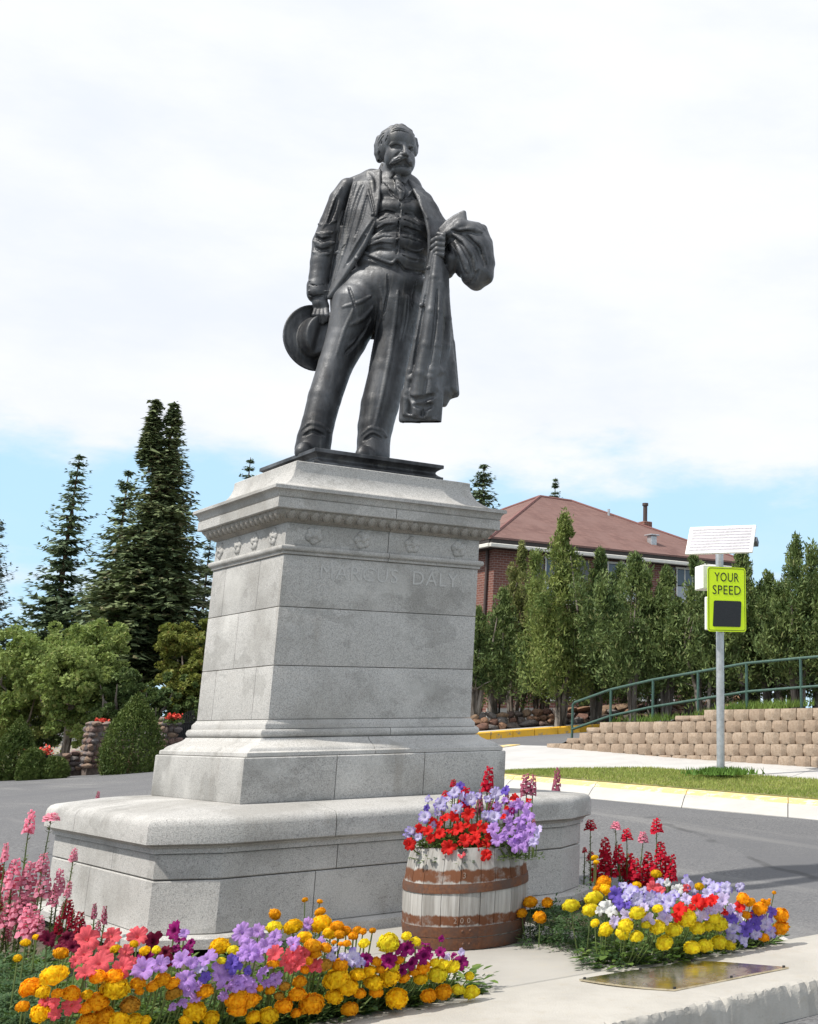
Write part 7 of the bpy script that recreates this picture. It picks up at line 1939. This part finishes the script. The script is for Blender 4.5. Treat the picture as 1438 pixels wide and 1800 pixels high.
# ---- the barrel's own planting
def bound_barrel(px, py, c):
    # lower blooms hang over the near rim, upper ones stand further back
    d0 = float((np.array([BX, BYY, .6]) - CAM) @ FV)
    u = (1500 - py) / 130; return at_d(px, py, d0 - .30 + .34 * min(1, max(0, u)) + random.uniform(-.03, .03))
BARREL = [(720,1484,11,Re),(737,1458,11,Re),(773,1465,11,Re),(789,1489,13,Re),(805,1456,12,Re),(824,1431,12,Re),(817,1476,12,Re),(835,1474,11,Re),(835,1459,11,Re),(783,1437,10,Re),(800,1435,11,Re),(762,1445,9,Re),(855,1482,9,Re),(855,1502,11,Re),(752,1461,9,Re),(757,1474,8,Re),(811,1502,7,Sa),(820,1451,8,Re),(885,1435,6,Re),(906,1404,9,Re),(790,1462,7,Re),(772,1449,8,Re),(845,1490,8,Re),
 (867,1457,11,La),(895,1459,11,La),(875,1476,12,La),(904,1485,14,La),(916,1457,12,La),(924,1474,13,La),(929,1433,13,La),(914,1443,11,La),(892,1433,12,La),(904,1418,12,La),(945,1461,10,Pa),(920,1490,9,La),(912,1414,10,La),(932,1455,10,La),(885,1470,9,La),(895,1446,8,La),(938,1480,9,Pa),(910,1470,9,La),(898,1480,9,La),
 (799,1392,12,Vi),(803,1422,11,Vi),(871,1395,12,Vi),(869,1436,12,Vi),(774,1412,11,Vi),(778,1418,9,Vi),(750,1420,6,Bl),(747,1436,11,Vi),(809,1381,7,Bl),(721,1461,9,Vi),(715,1470,7,Vi),(889,1389,8,Bl),(854,1433,8,Vi),(770,1430,8,Vi),(858,1404,7,Vi),(812,1400,8,Vi),(760,1450,7,Vi),(786,1405,8,Vi),(900,1425,7,Ma),(735,1472,7,Vi)]
wb_l = lambda c, col: 'growing in the half barrel planter'
plant_bed(thicken(BARREL, .5, .5, lambda x, y: 1395 < y < 1492 and 715 < x < 945), wb_l, lambda *a: .6, 'in the half barrel', base_z=.43, rad=.30, foliage_scale=.5, bound=bound_barrel)
sp5 = []
for k in range(16):
    a = random.uniform(0, 6.28); q = random.uniform(0, .2); sp5.append((BX + math.cos(a) * q, BYY + math.sin(a) * q))
for k in range(12):
    a = math.atan2(CAM[1] - BYY, CAM[0] - BX) + random.uniform(-1.4, 1.4); sp5.append((BX + math.cos(a) * .225, BYY + math.sin(a) * .225))
VV = []; FF = []; base = 0
for x, y in sp5:
    m = OVAL[random.randrange(4)]; co = np.empty(len(m.vertices) * 3, np.float32); m.vertices.foreach_get('co', co); V = co.reshape(-1, 3)
    lv = np.empty(len(m.loops), np.int32); m.loops.foreach_get('vertex_index', lv)
    dd = math.hypot(x - BX, y - BYY); k = .95 - dd * 1.5; VV.append(V * np.array([k, k, 1.15 - dd * 3]) + np.array([x, y, .445 + .04 * (dd > .2)])); FF.append(lv.reshape(-1, 3) + base); base += len(V)
tag(link_mesh('planter_foliage', np_mesh('planter_foliage', np.concatenate(VV), np.concatenate(FF)), M_PLEAF), 'green petunia leaves between the blooms of the half barrel', 'foliage', None, 'stuff')
db = lambda px, a, b: float((np.array([BX, BYY, .6]) - CAM) @ FV) + .05
snaps([(857,1348,1390,'snapred',20),(818,1384,1420,'snapred',22),(798,1370,1382,'snapred',11),(783,1390,1408,'snapred',14),(870,1410,1425,'snapred',16),(811,1395,1412,'snapred',14),(779,1425,1440,'snapred',10)], db, .42, 'red snapdragon standing up in the half barrel', 'red snapdragons in the half barrel', 2, True)
snaps([(926,1361,1396,'snapdusty',20),(938,1362,1396,'snapdusty',12),(890,1392,1412,'snapdusty',12)], db, .42, 'dusty pink snapdragon at the right of the half barrel', 'pink snapdragons in the half barrel', 2, False)
snaps([(847,1388,1425,'snapdusty',9),(840,1396,1430,'snapdusty',9),(862,1392,1425,'snapdusty',9),(938,1440,1462,'snapdusty',9)], db, .42, 'spent brownish snapdragon stalk in the half barrel', 'spent snapdragons in the half barrel', 2, False)

order_labels()
